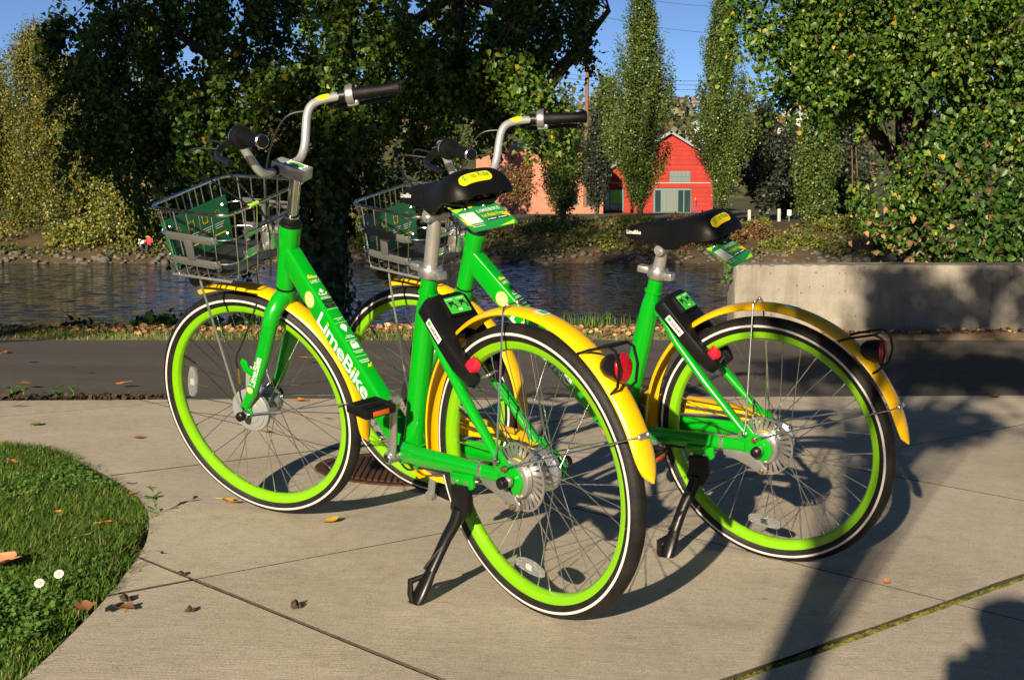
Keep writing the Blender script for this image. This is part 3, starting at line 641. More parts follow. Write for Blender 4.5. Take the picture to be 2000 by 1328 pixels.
right_tree = near_tree('cottonwood_tree', 'broad leafy cottonwood tree behind the concrete wall on the right', (3.55, 12.3, -0.9), (3.3, 12.4, 7.0), (-0.1, 0, 0),
    [(1570, 1880, -80, 110, 10.9, 12.4, 130), (1575, 1690, 30, 150, 11.0, 12.0, 46), (1550, 1620, -80, 40, 11.2, 12.2, 22), (1820, 2150, -80, 130, 10.8, 12.4, 80), (1450, 1490, -10, 25, 11.5, 12.0, 3), (1480, 1530, 55, 80, 11.4, 12.0, 4), (1550, 1610, 150, 185, 11.2, 12.0, 7), (1645, 1690, 150, 175, 11.3, 12.0, 4), (1715, 1850, 90, 170, 11.4, 12.6, 16), (1850, 2100, 100, 260, 11.0, 12.2, 34), (1720, 1785, 290, 430, 11.0, 11.5, 12), (1660, 1690, 370, 395, 11.6, 12.0, 2), (1580, 2050, -60, 110, 12.8, 14.4, 60), (1500, 2150, -420, -60, 11.0, 13.6, 50), (1450, 1660, -360, -110, 10.9, 12.2, 75)], 225, 0.0365, 12, 0.2,
    limbs=[[(3.5, 12.3, 0.9), (2.8, 12.1, 1.8), (2.2, 11.9, 2.0)], [(3.5, 12.3, 1.2), (4.0, 12.0, 2.2), (4.4, 11.8, 2.6)], [(3.45, 12.3, 1.4), (2.9, 12.2, 2.4), (2.5, 12.0, 2.8)]], rad=(0.12, 0.12, 0.12), upper=(13.5, 7.0, 4.0, 5600))
rng = np.random.default_rng(22); cc = []
while len(cc) < 12000:                                              # ivy hanging in ragged curtains in front of the trunk
    px, py = rng.uniform(1780, 2140), rng.uniform(150, 535); e = 1845 + 38 * math.sin(py * 0.021) + 26 * math.sin(py * 0.057 + 1); tp = 205 + 30 * math.sin(px * 0.03) + 22 * math.sin(px * 0.081)
    k = min((px - e) / 55, (py - tp) / 55)
    if k < rng.uniform(-1, 1) or (wav(px * 0.02, py * 0.02, 1.0, 0.6) < -0.45 and rng.uniform() < 0.85): continue
    cc.append(at(px, py, 11.15 + 0.22 * wav(px * 0.012, py * 0.012, 1.0, 1.9) + rng.normal(0, 0.07))[:])
iv = leaves_mesh('ivy', np.array(cc) - np.array((3.55, 12.3, -0.9)), 0.049, rng, face=np.array((-0.2, -0.85, 0.45)), face_w=0.38, droop=1.0, jitter=0.5); iv.materials.append(L_IVY); obj('ivy', iv, None, right_tree)
n = 110; cc = np.array([at(rng.normal(1790, 55), 520 - abs(rng.normal(0, 55)), rng.uniform(10.9, 11.2))[:] for _ in range(n)])
iv = leaves_mesh('dead_leaves', cc - np.array((3.55, 12.3, -0.9)), 0.042, rng, face=np.array((-0.2, -0.9, 0.3)), face_w=0.4, droop=1.0, jitter=0.5); iv.materials.append(L_DRY); obj('dead_leaves', iv, None, right_tree)

# --- small plants on the near bank
def bush(name, label, c, r, n, size, mat, seed, cat='bush', group=None, stems=True, template=(LEAF_T, LEAF_F), shell=0.35, sub=9):
    rng = np.random.default_rng(seed); root = empty(name, (c[0], c[1], c[2])); tag(root, label, cat, group)
    sc, _ = blob_points(rng, sub, (0, 0, r[2] * 0.75), np.array(r) * np.array((0.75, 0.75, 0.7)), 0.2)
    P = []
    for q in sc:
        p, d = blob_points(rng, n // sub, q, np.array(r) * rng.uniform(0.32, 0.6), shell); P.append(p)
    P = np.concatenate(P); P = P[P[:, 2] > -0.05 * r[2]]
    me = leaves_mesh('foliage', P, size, rng, template=template, face=np.array((-0.2, -0.7, 0.5)), face_w=0.4); me.materials.append(mat); obj('foliage', me, None, root)
    if stems:
        mb = MB()
        for q in sc: mb.tube([(0, 0, -0.1), Vector(q) * 0.5 + Vector((0, 0, 0.05)), Vector(q)], [0.02 * r[0], 0.015 * r[0], 0.006 * r[0]], 5)
        mb.build('stems', TWIG, root)
    return root
for i, (px, py, Y, rx, rz, lab) in enumerate(((505, 630, 11.05, 0.22, 0.17, 'low dark ivy clump on the near bank left of the ivy trunk'), (590, 625, 11.1, 0.25, 0.24, 'taller dark ivy clump at the foot of the ivy trunk'), (400, 640, 11.0, 0.26, 0.10, 'low dark ground ivy behind the front wheel of the front bicycle'), (170, 636, 11.0, 0.32, 0.08, 'small leafy clump on the near bank edge, leftmost'), (300, 634, 11.0, 0.20, 0.12, 'dark weed clump on the near bank edge below the canal'))):
    p = at(px, py, Y); bush('ivy_clump', lab, (p.x, p.y, near_bank(p.x, p.y) - 0.03), (rx, 0.18, rz), 520, 0.055, L_IVY, 40 + i, 'plant', 'leafy clumps along the near bank')

# --- grass and litter on the verge
GRASS = leaf_mat('grass_blades', [(0.0, (0.035, 0.085, 0.008)), (0.5, (0.075, 0.155, 0.014)), (0.85, (0.12, 0.20, 0.024)), (0.92, (0.17, 0.19, 0.05)), (1.0, (0.32, 0.25, 0.11))], rough=0.5, trans=0.3)
def blades_mesh(name, P, h, w, rng, lean=0.5, wind=(0, 0)):
    n = len(P); a = rng.uniform(0, 2 * PI, n); d = np.stack([np.cos(a), np.sin(a), np.zeros(n)], 1); s = np.stack([-np.sin(a), np.cos(a), np.zeros(n)], 1)
    H = h * rng.uniform(0.45, 1.15, (n, 1)); B = lean * rng.uniform(0.2, 1.2, (n, 1)) * H; z = np.array((0, 0, 1.0)); W = w * rng.uniform(0.6, 1.2, (n, 1))
    v0 = P - s * W; v1 = P + s * W; m = P + z * H * 0.6 + d * B * 0.35; v2 = m + s * W * 0.8; v3 = m - s * W * 0.8; v4 = P + z * H * 0.95 + d * B
    v5 = v4 + s * W * 0.15
    V = np.stack([v0, v1, v2, v3, v4, v5], 1).reshape(-1, 3); k = np.arange(n)[:, None] * 6
    F = np.concatenate([k + np.array([[0, 1, 2, 3]]), k + np.array([[3, 2, 5, 4]])], 0)
    return np_mesh(name, V, F)
rng = np.random.default_rng(31)
P = []
for _ in range(13000):
    px = rng.uniform(-60, 1480); Y = rng.uniform(9.86, 10.30) if rng.uniform() < 0.82 else rng.uniform(10.3, 10.9); x = (px - 1000) / 2800 * Y
    if wav(x, Y, 1.3, 0.7) + rng.uniform(-0.9, 0.9) > -0.1: P.append((x, Y, near_bank(x, Y) - 0.004))
me = blades_mesh('verge_grass', np.array(P), 0.040, 0.0035, rng, 0.8); me.materials.append(GRASS); tag(obj('verge_grass', me), 'short grass along the far edge of the asphalt path', 'grass', kind='stuff')
P = []
for _ in range(260): px = rng.normal(1160, 50); Y = rng.uniform(10.7, 11.0); P.append(((px - 1000) / 2800 * Y, Y, -0.08))
me = blades_mesh('tall_grass', np.array(P), 0.15, 0.003, rng, 0.5); me.materials.append(GRASS); tag(obj('tall_grass', me), 'tuft of tall grass at the water edge between the bicycles', 'grass', kind='stuff')
LITTER = leaf_mat('leaf_litter', [(0.0, (0.12, 0.065, 0.035)), (0.5, (0.27, 0.14, 0.065)), (0.8, (0.42, 0.22, 0.09)), (1.0, (0.52, 0.36, 0.16))], rough=0.75, trans=0.1)
P = []
for _ in range(2000):
    px = rng.uniform(-80, 1450) if rng.uniform() < 0.9 else rng.uniform(1400, 2100); Y = rng.normal(10.5, 0.24)
    if px > 1400: Y = rng.normal(10.26, 0.06)
    if 9.9 < Y < 11.0 and not (px > 1400 and Y > 10.34): x = (px - 1000) / 2800 * Y; P.append((x, Y, near_bank(x, Y) + 0.012))
me = leaves_mesh('leaf_litter', np.array(P), 0.042, rng, face=np.array((0, -0.25, 1.0)), face_w=0.6, droop=0.0); me.materials.append(LITTER); tag(obj('leaf_litter', me), 'dry fallen leaves scattered along the bank edge', 'leaves', kind='stuff')

# --- lawn corner
def build_lawn():
    rng = np.random.default_rng(33); mb = MB(); poly = [(v.x, v.y) for v in LAWN_EDGE]
    ring = [pave(x, y, -0.026) for x, y in poly] + [pave(-4.6, 1.2, -0.026)]; f = tuple(range(len(ring)))
    tri = mgeo.tessellate_polygon([[Vector((p.x, p.y, 0)) for p in ring]]); mb.add([p + Vector((0, 0, 0)) for p in ring], [t[::-1] for t in tri])
    o = mb.build('lawn_soil', SOIL, smooth=0); tag(o, kind='structure')
    xs = np.array([p[0] for p in poly]); ys = np.array([p[1] for p in poly])
    P = []; n = 0
    while n < 62000:
        c = np.stack([rng.uniform(-2.7, -0.85, 4000), rng.uniform(2.1, 5.3, 4000)], 1)
        ex = np.interp(-c[:, 1], -ys, xs); d = ex - c[:, 0]; vis = (np.abs(c[:, 0]) / c[:, 1] < 0.42); gap = 0.020 + 0.018 * np.sin(c[:, 1] * 9) + 0.012 * np.sin(c[:, 1] * 31) + np.where(c[:, 1] > 4.1, -0.02, 0.0) + rng.normal(0, 0.016, len(c))
        k = c[(d > gap) & vis]; P.append(k); n += len(k)
    P = np.concatenate(P)[:62000]; W = np.array([pave(x, y, -0.024 + 0.018 * wav(x, y, 3.0, 0.2))[:] for x, y in P])
    hh = 0.030 + 0.014 * np.clip(0.5 + 0.5 * np.sin(P[:, 0] * 7 + 2) * np.cos(P[:, 1] * 5.3) + rng.normal(0, 0.3, len(P)), 0, 1.4); me = blades_mesh('lawn_grass', W, hh[:, None], 0.0018, rng, 1.0); me.materials.append(GRASS); tag(obj('lawn_grass', me), 'green lawn corner beside the paving', 'grass', kind='stuff')
    Pc = P[(np.interp(-P[:, 1], -ys, xs) - P[:, 0]) > 0.05]; P = Pc
    k = P[(np.sin(P[:, 0] * 5 + 1) * np.cos(P[:, 1] * 4) + rng.uniform(-0.6, 0.6, len(P))) > 0.35][:9000]; k = np.repeat(k[:1500], 3, axis=0); k = k + rng.normal(size=k.shape) * 0.006
    Wc = np.array([pave(x, y, rng.uniform(0.0, 0.016))[:] for x, y in k]); me = leaves_mesh('clover', Wc, 0.011, rng, template=(np.array([(0, 0, 0), (-0.5, 0.5, 0.1), (0, 1.0, 0), (0.5, 0.5, 0.1)]), DIAM_F), face=np.array((-0.1, -0.3, 1.0)), face_w=0.65, droop=0)
    me.materials.append(L_CLOVER); tag(obj('clover', me), 'clover leaves growing through the lawn', 'clover', kind='stuff')
L_CLOVER = leaf_mat('clover_leaves', [(0.0, (0.035, 0.095, 0.012)), (0.6, (0.065, 0.15, 0.02)), (1.0, (0.11, 0.19, 0.03))], rough=0.5, trans=0.25)
build_lawn()

# --- far trees
def poplar(px, pyb, D, h, hw, n, seed, label, mat=L_POPLAR, bare=0.05, size=0.125, name='poplar_tree', wide=0.15, group='upright poplars on the far bank'):
    rng = np.random.default_rng(seed); b = at(px, pyb, D); root = empty(name, b); tag(root, label, 'tree', group)
    mb = MB(); mb.tube([(0, 0, -0.3), (0.05, 0, h * 0.3), (-0.05, 0, h * 0.7), (0, 0, h * 0.97)], [0.22, 0.14, 0.07, 0.02], 8)
    C = []; nb = 150; per = n // nb
    for i in range(nb):
        t = bare + (0.88 - bare) * rng.uniform(0, 1) ** 1.1; a = rng.uniform(0, 2 * PI); z0 = h * t * 0.92
        w = hw * min(1.0, 0.30 + (t - bare) / wide * 0.7) * max(0.05, 1 - max(0, (t - 0.22)) / 0.76) ** 0.95 * rng.uniform(0.45, 1.2); L = h * rng.uniform(0.13, 0.26)
        tip = Vector((w * math.cos(a), w * math.sin(a), z0 + L)); st = Vector((0, 0, z0)); mid = Vector((w * 0.75 * math.cos(a), w * 0.75 * math.sin(a), z0 + L * 0.35))
        if i % 3 == 0: mb.tube([st, mid, tip], [0.03, 0.02, 0.008], 5, cap=False)
        u = rng.uniform(0.12, 1.05, (per, 1)); p = (1 - u) ** 2 * np.array(st) + 2 * u * (1 - u) * np.array(mid) + u * u * np.array(tip)
        C.append(p + rng.normal(size=(per, 3)) * np.array((0.17, 0.17, 0.30)) * (hw / 2.6))
    C = np.concatenate(C); mb.build('trunk', BARK, root)
    me = leaves_mesh('crown', C, size, rng, template=(DIAM_T, DIAM_F), face=np.array((-0.25, -0.8, 0.35)), face_w=0.3, droop=-0.3); me.materials.append(mat); obj('crown', me, None, root)
    return root
poplar(1250, 432, 101, 16.3, 2.75, 64000, 51, 'tallest upright poplar, left of the pair before the red gabled building')
poplar(1408, 432, 101, 16.2, 2.4, 60000, 52, 'slender upright poplar, right of the pair before the red gabled building')
poplar(1100, 436, 99, 8.2, 2.7, 26000, 53, 'short shaded poplar in front of the orange brick building', wide=0.5)
poplar(1592, 470, 97, 8.6, 2.6, 24000, 54, 'short feathery poplar beside the timber edge on the far bank', wide=0.6, size=0.16)
poplar(880, 430, 125, 19, 2.0, 6000, 55, 'distant upright poplar showing through the cottonwood crown', size=0.26)
poplar(1178, 400, 190, 16.5, 2.4, 9000, 56, 'distant broad poplar left of the tallest upright poplar', size=0.36)
poplar(1165, 420, 118, 8.6, 2.0, 9000, 57, 'dark bushy tree between the short poplar and the tallest poplar', mat=L_DARK, wide=0.3, size=0.2, name='dark_tree', group=None)
poplar(1492, 440, 108, 9.2, 2.0, 9000, 58, 'dark conifer standing right of the poplar pair', mat=L_DARK, wide=0.12, size=0.22, name='conifer_tree', group='dark conifers on the far bank')
poplar(1540, 440, 112, 7.8, 2.2, 7000, 59, 'lower dark conifer behind the feathery poplar', mat=L_DARK, wide=0.15, size=0.22, name='conifer_tree', group='dark conifers on the far bank')
poplar(1650, 450, 112, 9.5, 3.2, 7000, 60, 'dark conifer seen under the right cottonwood crown', mat=L_DARK, wide=0.15, size=0.26, name='conifer_tree', group='dark conifers on the far bank')

def birch(px, pyb, D, h, w, n, seed, label, trunk_px=None):
    rng = np.random.default_rng(seed); b = at(px, pyb, D); root = empty('birch_tree', b); tag(root, label, 'tree', 'golden birches on the far bank')
    mb = MB(); mb.tube([(0.3, 0, -0.4), (0.05, 0, h * 0.25), (-0.1, 0, h * 0.6), (0, 0, h * 0.95)], [0.13, 0.11, 0.07, 0.02], 8); C = []; nb = 80; per = n // nb; lim = MB()
    for i in range(nb):
        t = rng.uniform(0.20, 0.97); a = rng.uniform(0, 2 * PI); z0 = h * t; L = w * (1 - 0.65 * max(0, t - 0.35)) * rng.uniform(0.45, 1.1); dr = h * rng.uniform(0.08, 0.30)
        st = Vector((0, 0, z0)); mid = Vector((L * 0.7 * math.cos(a), L * 0.7 * math.sin(a), z0 + h * 0.07)); tip = Vector((L * math.cos(a), L * math.sin(a), z0 - dr))
        if i % 2 == 0: lim.tube([st, mid, tip], [0.04, 0.025, 0.008], 4, cap=False)
        u = rng.uniform(0.15, 1.05, (per, 1)); p = (1 - u) ** 2 * np.array(st) + 2 * u * (1 - u) * np.array(mid) + u * u * np.array(tip); C.append(p + rng.normal(size=(per, 3)) * np.array((0.28, 0.28, 0.45)))
    mb.build('trunk', BIRCH, root); lim.build('limbs', BARK, root); C = np.concatenate(C)
    me = leaves_mesh('crown', C, 0.135, rng, template=(DIAM_T, DIAM_F), face=np.array((-0.2, -0.8, 0.3)), face_w=0.3, droop=0.8); me.materials.append(L_BIRCH); obj('crown', me, None, root)
birch(88, 465, 96, 14.2, 3.6, 52000, 61, 'tall golden birch with a leaning white trunk on the far bank')
birch(150, 458, 94, 11.2, 3.1, 40000, 62, 'shorter golden birch with thin white trunk beside the tall one')
birch(-20, 470, 97, 12.5, 3.6, 34000, 63, 'golden birch at the left edge of the picture')
birch(210, 440, 104, 10.0, 3.0, 14000, 64, 'golden birch half hidden behind the cottonwood crown')

spots = [(228, 498, 88.5, 2.7, 3.2, L_BUSH, 'large yellow-green bush on the far shore right of the birches'), (285, 492, 89.5, 1.9, 2.3, L_BUSH, 'rounded yellow-green bush behind the basket of the front bicycle'), (160, 500, 88.5, 2.0, 1.5, L_BUSH, 'low yellow-green bush at the far waterline near the birches'),
         (735, 470, 92, 2.0, 2.4, L_BUSH, 'pale green bush seen above the rear basket'), (700, 495, 88, 1.6, 0.9, L_BUSH, 'low green bush at the far shore left of the rear basket'), (1015, 395, 118, 1.7, 2.3, L_RUSTY, 'rusty brown bush against the orange brick wall'),
         (1465, 488, 90, 1.3, 1.1, L_RUSTY, 'reddish shrub above the hanging card of the rear bicycle'), (1400, 492, 89, 1.7, 1.5, L_RUSTY, 'reddish shrub under the saddle of the rear bicycle'), (1340, 495, 89, 1.6, 1.6, L_RUSTY, 'reddish shrub left of the rear seat post'),
         (1520, 505, 88, 1.9, 0.8, L_BUSH, 'low green shrub right of the hanging card'), (1575, 500, 88.5, 2.0, 1.0, L_BUSH, 'low green shrub at the end of the sunlit far bank'), (1230, 470, 93, 2.4, 1.0, L_BUSH, 'shaded low shrub below the tallest poplar'), (1080, 480, 92, 2.8, 1.1, L_BUSH, 'shaded wide shrub on the dark far bank'), (1150, 492, 89, 2.0, 0.9, L_BUSH, 'shaded shrub near the dark far waterline'), (40, 486, 95, 2.6, 1.2, L_BUSH, 'dark low bush under the birches'), (1486, 455, 96, 0.6, 0.7, L_BUSH, 'tiny round shrub on the bare earth below the timber edge'), (1660, 480, 93, 3.0, 1.4, L_BUSH, 'dark shrub mass below the right cottonwood crown')]
for i, (px, py, D, rx, rz, mt, lab) in enumerate(spots):
    p = at(px, py, D); bush('shrub', lab, (p.x, p.y, p.z - 0.1), (rx, rx * 0.8, rz), 4200, 0.15, mt, 80 + i, 'bush', 'shrubs on the far bank', template=(DIAM_T, DIAM_F), sub=12)

# tall trees along the near bank to the left of the picture; their shadows lie on the far bank
for i, (x, y, h, lab) in enumerate(((-16.5, 12.5, 36, 'tall bank tree left of the picture, nearest'), (-23.0, 13.0, 35, 'tall bank tree left of the picture, second'), (-30.0, 12.5, 37, 'tall bank tree left of the picture, farthest'))):
    rng = np.random.default_rng(90 + i); root = empty('bank_tree', (x, y, -1.0)); tag(root, lab, 'tree', 'tall bank trees left of the picture'); MB().tube([(0, 0, -0.5), (0.2, 0, h * 0.5), (0, 0, h * 0.95)], [0.35, 0.22, 0.05], 8).build('trunk', BARK, root)
    ca, _ = blob_points(rng, 90, (0, 0, h * 0.68), (4.3, 4.0, h * 0.33), 0.15); U = np.repeat(ca, 80, axis=0); U = U + rng.normal(size=U.shape) * 0.6; me = leaves_mesh('crown', U, 0.27, rng); me.materials.append(L_NEAR); obj('crown', me, None, root)
# mixed undergrowth covering the far bank
rng = np.random.default_rng(36); C = []
for i in range(520):
    x = rng.uniform(-40, 40); y = 86.6 + 12 * rng.uniform(0, 1) ** 1.3; k = wav(x, y, 0.35, 1.7)
    if k < -0.25 and 8 < x < 22: continue
    r = rng.uniform(0.35, 1.0); p, d = blob_points(rng, 75, (x, y, far_land(x, y) + r * 0.2), (r, r, r * 0.55), 0.5); C.append(p[p[:, 2] > far_land(x, y) - 0.1])
me = leaves_mesh('bank_undergrowth', np.concatenate(C), 0.17, rng, template=(DIAM_T, DIAM_F), face=np.array((-0.2, -0.7, 0.5)), face_w=0.4); me.materials.append(L_UNDER); tag(obj('bank_undergrowth', me), 'tangled low undergrowth covering the far bank', 'undergrowth', kind='stuff')
# trees added outside the picture to block the low sky and darken the fill light
for i, (x, y, h, r, lab) in enumerate(((13, 3, 15, 4.5, 'added sky-blocking tree right of the picture, nearest'), (12, -7, 16, 4.5, 'added sky-blocking tree right of the viewpoint, behind'), (16, 12, 17, 5, 'added sky-blocking tree right of the picture, at the bank'), (-14, 2, 15, 4.5, 'added sky-blocking tree left of the picture, beside the lawn'), (-18, -8, 16, 5, 'added sky-blocking tree left of the viewpoint, behind'), (5, -15, 16, 4.5, 'added sky-blocking tree behind the viewpoint, right'), (14, -18, 17, 5.5, 'added sky-blocking tree far behind the viewpoint, right'))):
    rng = np.random.default_rng(190 + i); root = empty('sky_blocker_tree', (x, y, -0.3)); tag(root, lab, 'tree', 'added sky-blocking trees outside the picture'); MB().tube([(0, 0, -0.2), (0.1, 0, h * 0.4), (0, 0, h * 0.9)], [0.3, 0.2, 0.05], 8).build('trunk', BARK, root)
    ca, _ = blob_points(rng, 80, (0, 0, h * 0.56), (r, r, h * 0.46), 0.35); U = np.repeat(ca, 45, axis=0); U = U + rng.normal(size=U.shape) * 0.6; me = leaves_mesh('crown', U, 0.42, rng); me.materials.append(L_NEAR); obj('crown', me, None, root)
# far wood on the hill: one mass
rng = np.random.default_rng(35); C = []
for i in range(330):
    x = rng.uniform(-230, 250); y = rng.uniform(205, 400); z = far_land(x, y); r = rng.uniform(2.5, 5.0); hh = rng.uniform(1.0, 1.8); p, d = blob_points(rng, 90, (x, y, z + r * hh * 0.8), (r, r, r * hh), 0.6); C.append(p)
me = leaves_mesh('hillside_wood', np.concatenate(C), 1.15, rng, template=(DIAM_T, DIAM_F), face=np.array((-0.2, -0.8, 0.4)), face_w=0.35); me.materials.append(L_HILL); tag(obj('hillside_wood', me), 'wooded hillside far behind the buildings', 'wood', kind='stuff')
# ------------------------------------------------------------------ far buildings
def brick_far(name, c1, c2):
    m, nt, b = new_mat(name); L = nt.links; tc = nd(nt, 'ShaderNodeTexCoord'); br = nd(nt, 'ShaderNodeTexBrick', i_Scale=1.0)
    br.inputs['Brick Width'].default_value = 0.42; br.inputs['Row Height'].default_value = 0.16; br.inputs['Mortar Size'].default_value = 0.012
    br.inputs['Color1'].default_value = (*c1, 1); br.inputs['Color2'].default_value = (*c2, 1); br.inputs['Mortar'].default_value = (c1[0] * 0.8, c1[1] * 0.95, c1[2], 1)
    mp = nd(nt, 'ShaderNodeMapping'); mp.inputs['Rotation'].default_value = (math.radians(90), 0, 0); L.new(tc.outputs['Object'], mp.inputs[0]); L.new(mp.outputs[0], br.inputs['Vector'])
    n = nd(nt, 'ShaderNodeTexNoise', i_Scale=0.5, i_Detail=5.0); L.new(tc.outputs['Object'], n.inputs['Vector']); r = ramp(nt, [(0.3, (0.8, 0.8, 0.8)), (0.7, (1.1, 1.1, 1.1))]); L.new(n.outputs['Fac'], r.inputs[0])
    mx = nd(nt, 'ShaderNodeMix', data_type='RGBA', blend_type='MULTIPLY'); mx.inputs['Factor'].default_value = 1; L.new(br.outputs['Color'], mx.inputs['A']); L.new(r.outputs[0], mx.inputs['B']); L.new(mx.outputs['Result'], b.inputs['Base Color']); b.inputs['Roughness'].default_value = 0.85
    return m
SALMON = brick_far('salmon_brick', (0.42, 0.165, 0.10), (0.36, 0.13, 0.08))
REDSIDE = mix_noise_material('red_painted_siding', [(0.3, (0.25, 0.026, 0.020)), (0.7, (0.32, 0.036, 0.026))], 0.6, bscale=3, bdist=0.02)
ROOFG = simple('grey_roof_sheet', (0.22, 0.22, 0.22), rough=0.7, dirt=0.3); TEAL = simple('teal_trim', (0.05, 0.16, 0.16), rough=0.5); TRIM = simple('pale_trim', (0.36, 0.32, 0.28), rough=0.6)
GLASSD = simple('dark_window_glass', (0.02, 0.03, 0.035), rough=0.08, spec=0.8); GLASSP = simple('pale_curtained_glass', (0.14, 0.15, 0.13), rough=0.25, spec=0.6); SIGNL = simple('lime_sign', (0.20, 0.50, 0.05), rough=0.4); HWHITE = simple('white_house_paint', (0.62, 0.60, 0.56), rough=0.7); TIMBER = mix_noise_material('grey_timber', [(0.3, (0.12, 0.09, 0.065)), (0.7, (0.22, 0.17, 0.12))], 2.0, bscale=9, bdist=0.03)
def far_box(root, name, D, x0, x1, y0, y1, mat, depth=0.2, proud=0.0, parent=None):
    """box part given by its pixel extent on the facade plane at distance D"""
    a = at(x0, y1, D); b = at(x1, y0, D); o = root.matrix_world.translation if root else Vector((0, 0, 0)); mb = MB()
    mb.box(Vector(((a.x + b.x) / 2, D - proud + depth / 2, (a.z + b.z) / 2)) - Vector(root.location), (abs(b.x - a.x), depth, abs(b.z - a.z))); return mb.build(name, mat, parent or root, smooth=0)
# orange brick building on the left
D = 142.0; base = at(1050, 419, D); bb = empty('brick_building', base); tag(bb, 'salmon brick building with flat teal-edged roof across the water', 'building')
pts = [at(930, 421, D), at(1178, 421, D), at(1178, 300, D), at(1052, 290, D), at(1000, 289, D), at(930, 312, D)]; mb = MB(); pl2 = [(p.x - base.x, p.z - base.z) for p in pts]
mb.prism(pl2, (0, 0, 0), (1, 0, 0), (0, 0, 1), -14.0); mb.build('wall', SALMON, bb, smooth=0)
far_box(bb, 'roof_edge', D, 998, 1056, 285, 290, TEAL, 14.4, 0.2); far_box(bb, 'roof', D, 1000, 1050, 279, 285, ROOFG, 8.0, -1.5)
for i, (x0, x1) in enumerate(((1108, 1128), (1142, 1160))):
    w = far_box(bb, 'window', D, x0, x1, 372, 402, TEAL, 0.2, 0.08); far_box(bb, 'pane', D, x0 + 1.5, x1 - 1.5, 374, 400, GLASSD, 0.1, 0.14, w).location = (0, 0, 0)
# red gabled building
D = 150.0; base = at(1300, 417, D); rb = empty('gabled_building', base); tag(rb, 'red gabled building with glazed entrance behind the poplars', 'building')
pk = [(1178, 418), (1392, 418), (1392, 312), (1316, 262), (1304, 262), (1178, 338)]; pts = [at(x, y, D) for x, y in pk]
mb = MB(); mb.prism([(p.x - base.x, p.z - base.z) for p in pts], (0, 0, 0), (1, 0, 0), (0, 0, 1), -18.0); wl = mb.build('wall', REDSIDE, rb, smooth=0)
rf = MB()
for (xa, ya, xb, yb) in ((1172, 339, 1312, 258), (1308, 258, 1398, 313)):
    a = at(xa, ya, D) - base; b = at(xb, yb, D) - base; a.y = b.y = 8.6; rf.bar(a, b, 18.6, 0.22)
rf.build('roof', ROOFG, rb, smooth=0)
for y in range(285, 416, 9):                                        # clapboard edges standing proud of the wall
    if y > 262: 
        half = min(133, max(0, (y - 262) * 1.7)); x0, x1 = max(1179, 1310 - half), min(1391, 1310 + half * 0.9)
        far_box(rb, 'board_edge', D, x0, x1, y, y + 0.9, REDSIDE, 0.10, 0.05)
far_box(rb, 'trim_band', D, 1179, 1391, 357, 358.5, TRIM, 0.1, 0.11)
w = far_box(rb, 'window', D, 1308, 1348, 335, 357, TEAL, 0.2, 0.09)
for i in range(5):
    for j in range(2): far_box(rb, 'pane', D, 1310 + i * 7.4, 1316 + i * 7.4, 337 + j * 9.6, 345.5 + j * 9.6, GLASSP, 0.1, 0.16, w)
e = far_box(rb, 'entrance', D, 1276, 1350, 369, 416.5, TEAL, 0.25, 0.12)
for (x0, x1, m_) in ((1279, 1290, GLASSD), (1292, 1302, GLASSP), (1304, 1322, GLASSP), (1324, 1334, GLASSD), (1336, 1348, GLASSD)): far_box(rb, 'pane', D, x0, x1, 372, 414, m_, 0.1, 0.20, e)
e = far_box(rb, 'shop_window', D, 1180, 1218, 370, 412, TEAL, 0.2, 0.10); far_box(rb, 'pane', D, 1182, 1190, 372, 410, GLASSD, 0.1, 0.16, e); far_box(rb, 'window_poster', D, 1192, 1215, 372, 398, SIGNL, 0.1, 0.17, e); far_box(rb, 'pane', D, 1192, 1215, 399, 410, GLASSD, 0.1, 0.16, e)
# houses on the hill and the grey roof on the left
def house(label, px, pyb, D, w, h, dep, rmat, wmat, rows=1, name='house'):
    b = at(px, pyb, D); r = empty(name, b); tag(r, label, 'house'); MB().box((0, dep / 2, h / 2), (w, dep, h)).build('wall', wmat, r, smooth=0)
    mb = MB(); mb.prism([(-w / 2 - 0.4, h), (w / 2 + 0.4, h), (0, h + w * 0.28)], (0, -0.4, 0), (1, 0, 0), (0, 0, 1), -(dep + 0.8)); mb.build('roof', rmat, r, smooth=0)
    for j in range(rows):
        for i in range(3): 
            f = MB().box((-w * 0.3 + i * w * 0.3, -0.06, h * (0.5 + j) / rows), (w * 0.17, 0.12, h / rows * 0.5)).build('window', GLASSD, r, smooth=0); MB().box((-w * 0.3 + i * w * 0.3, -0.08, h * (0.5 + j) / rows - h / rows * 0.28), (w * 0.2, 0.2, 0.12)).build('sill', TRIM, f, smooth=0)
house('white two-storey house on the hill behind the conifers', 1548, 278, 262, 6.0, 4.6, 7, ROOFG, HWHITE, 2)
house('small white house on the hill between the poplars', 1366, 285, 285, 4.2, 4.0, 6, ROOFG, HWHITE, 1)
house('white house half hidden behind the tallest poplar', 1196, 262, 280, 4.6, 3.6, 6, ROOFG, HWHITE, 1)
house('low grey-roofed house behind the birches on the left', 226, 300, 150, 4.2, 3.0, 8, ROOFG, simple('grey_house_wall', (0.25, 0.23, 0.21), rough=0.8), 1)
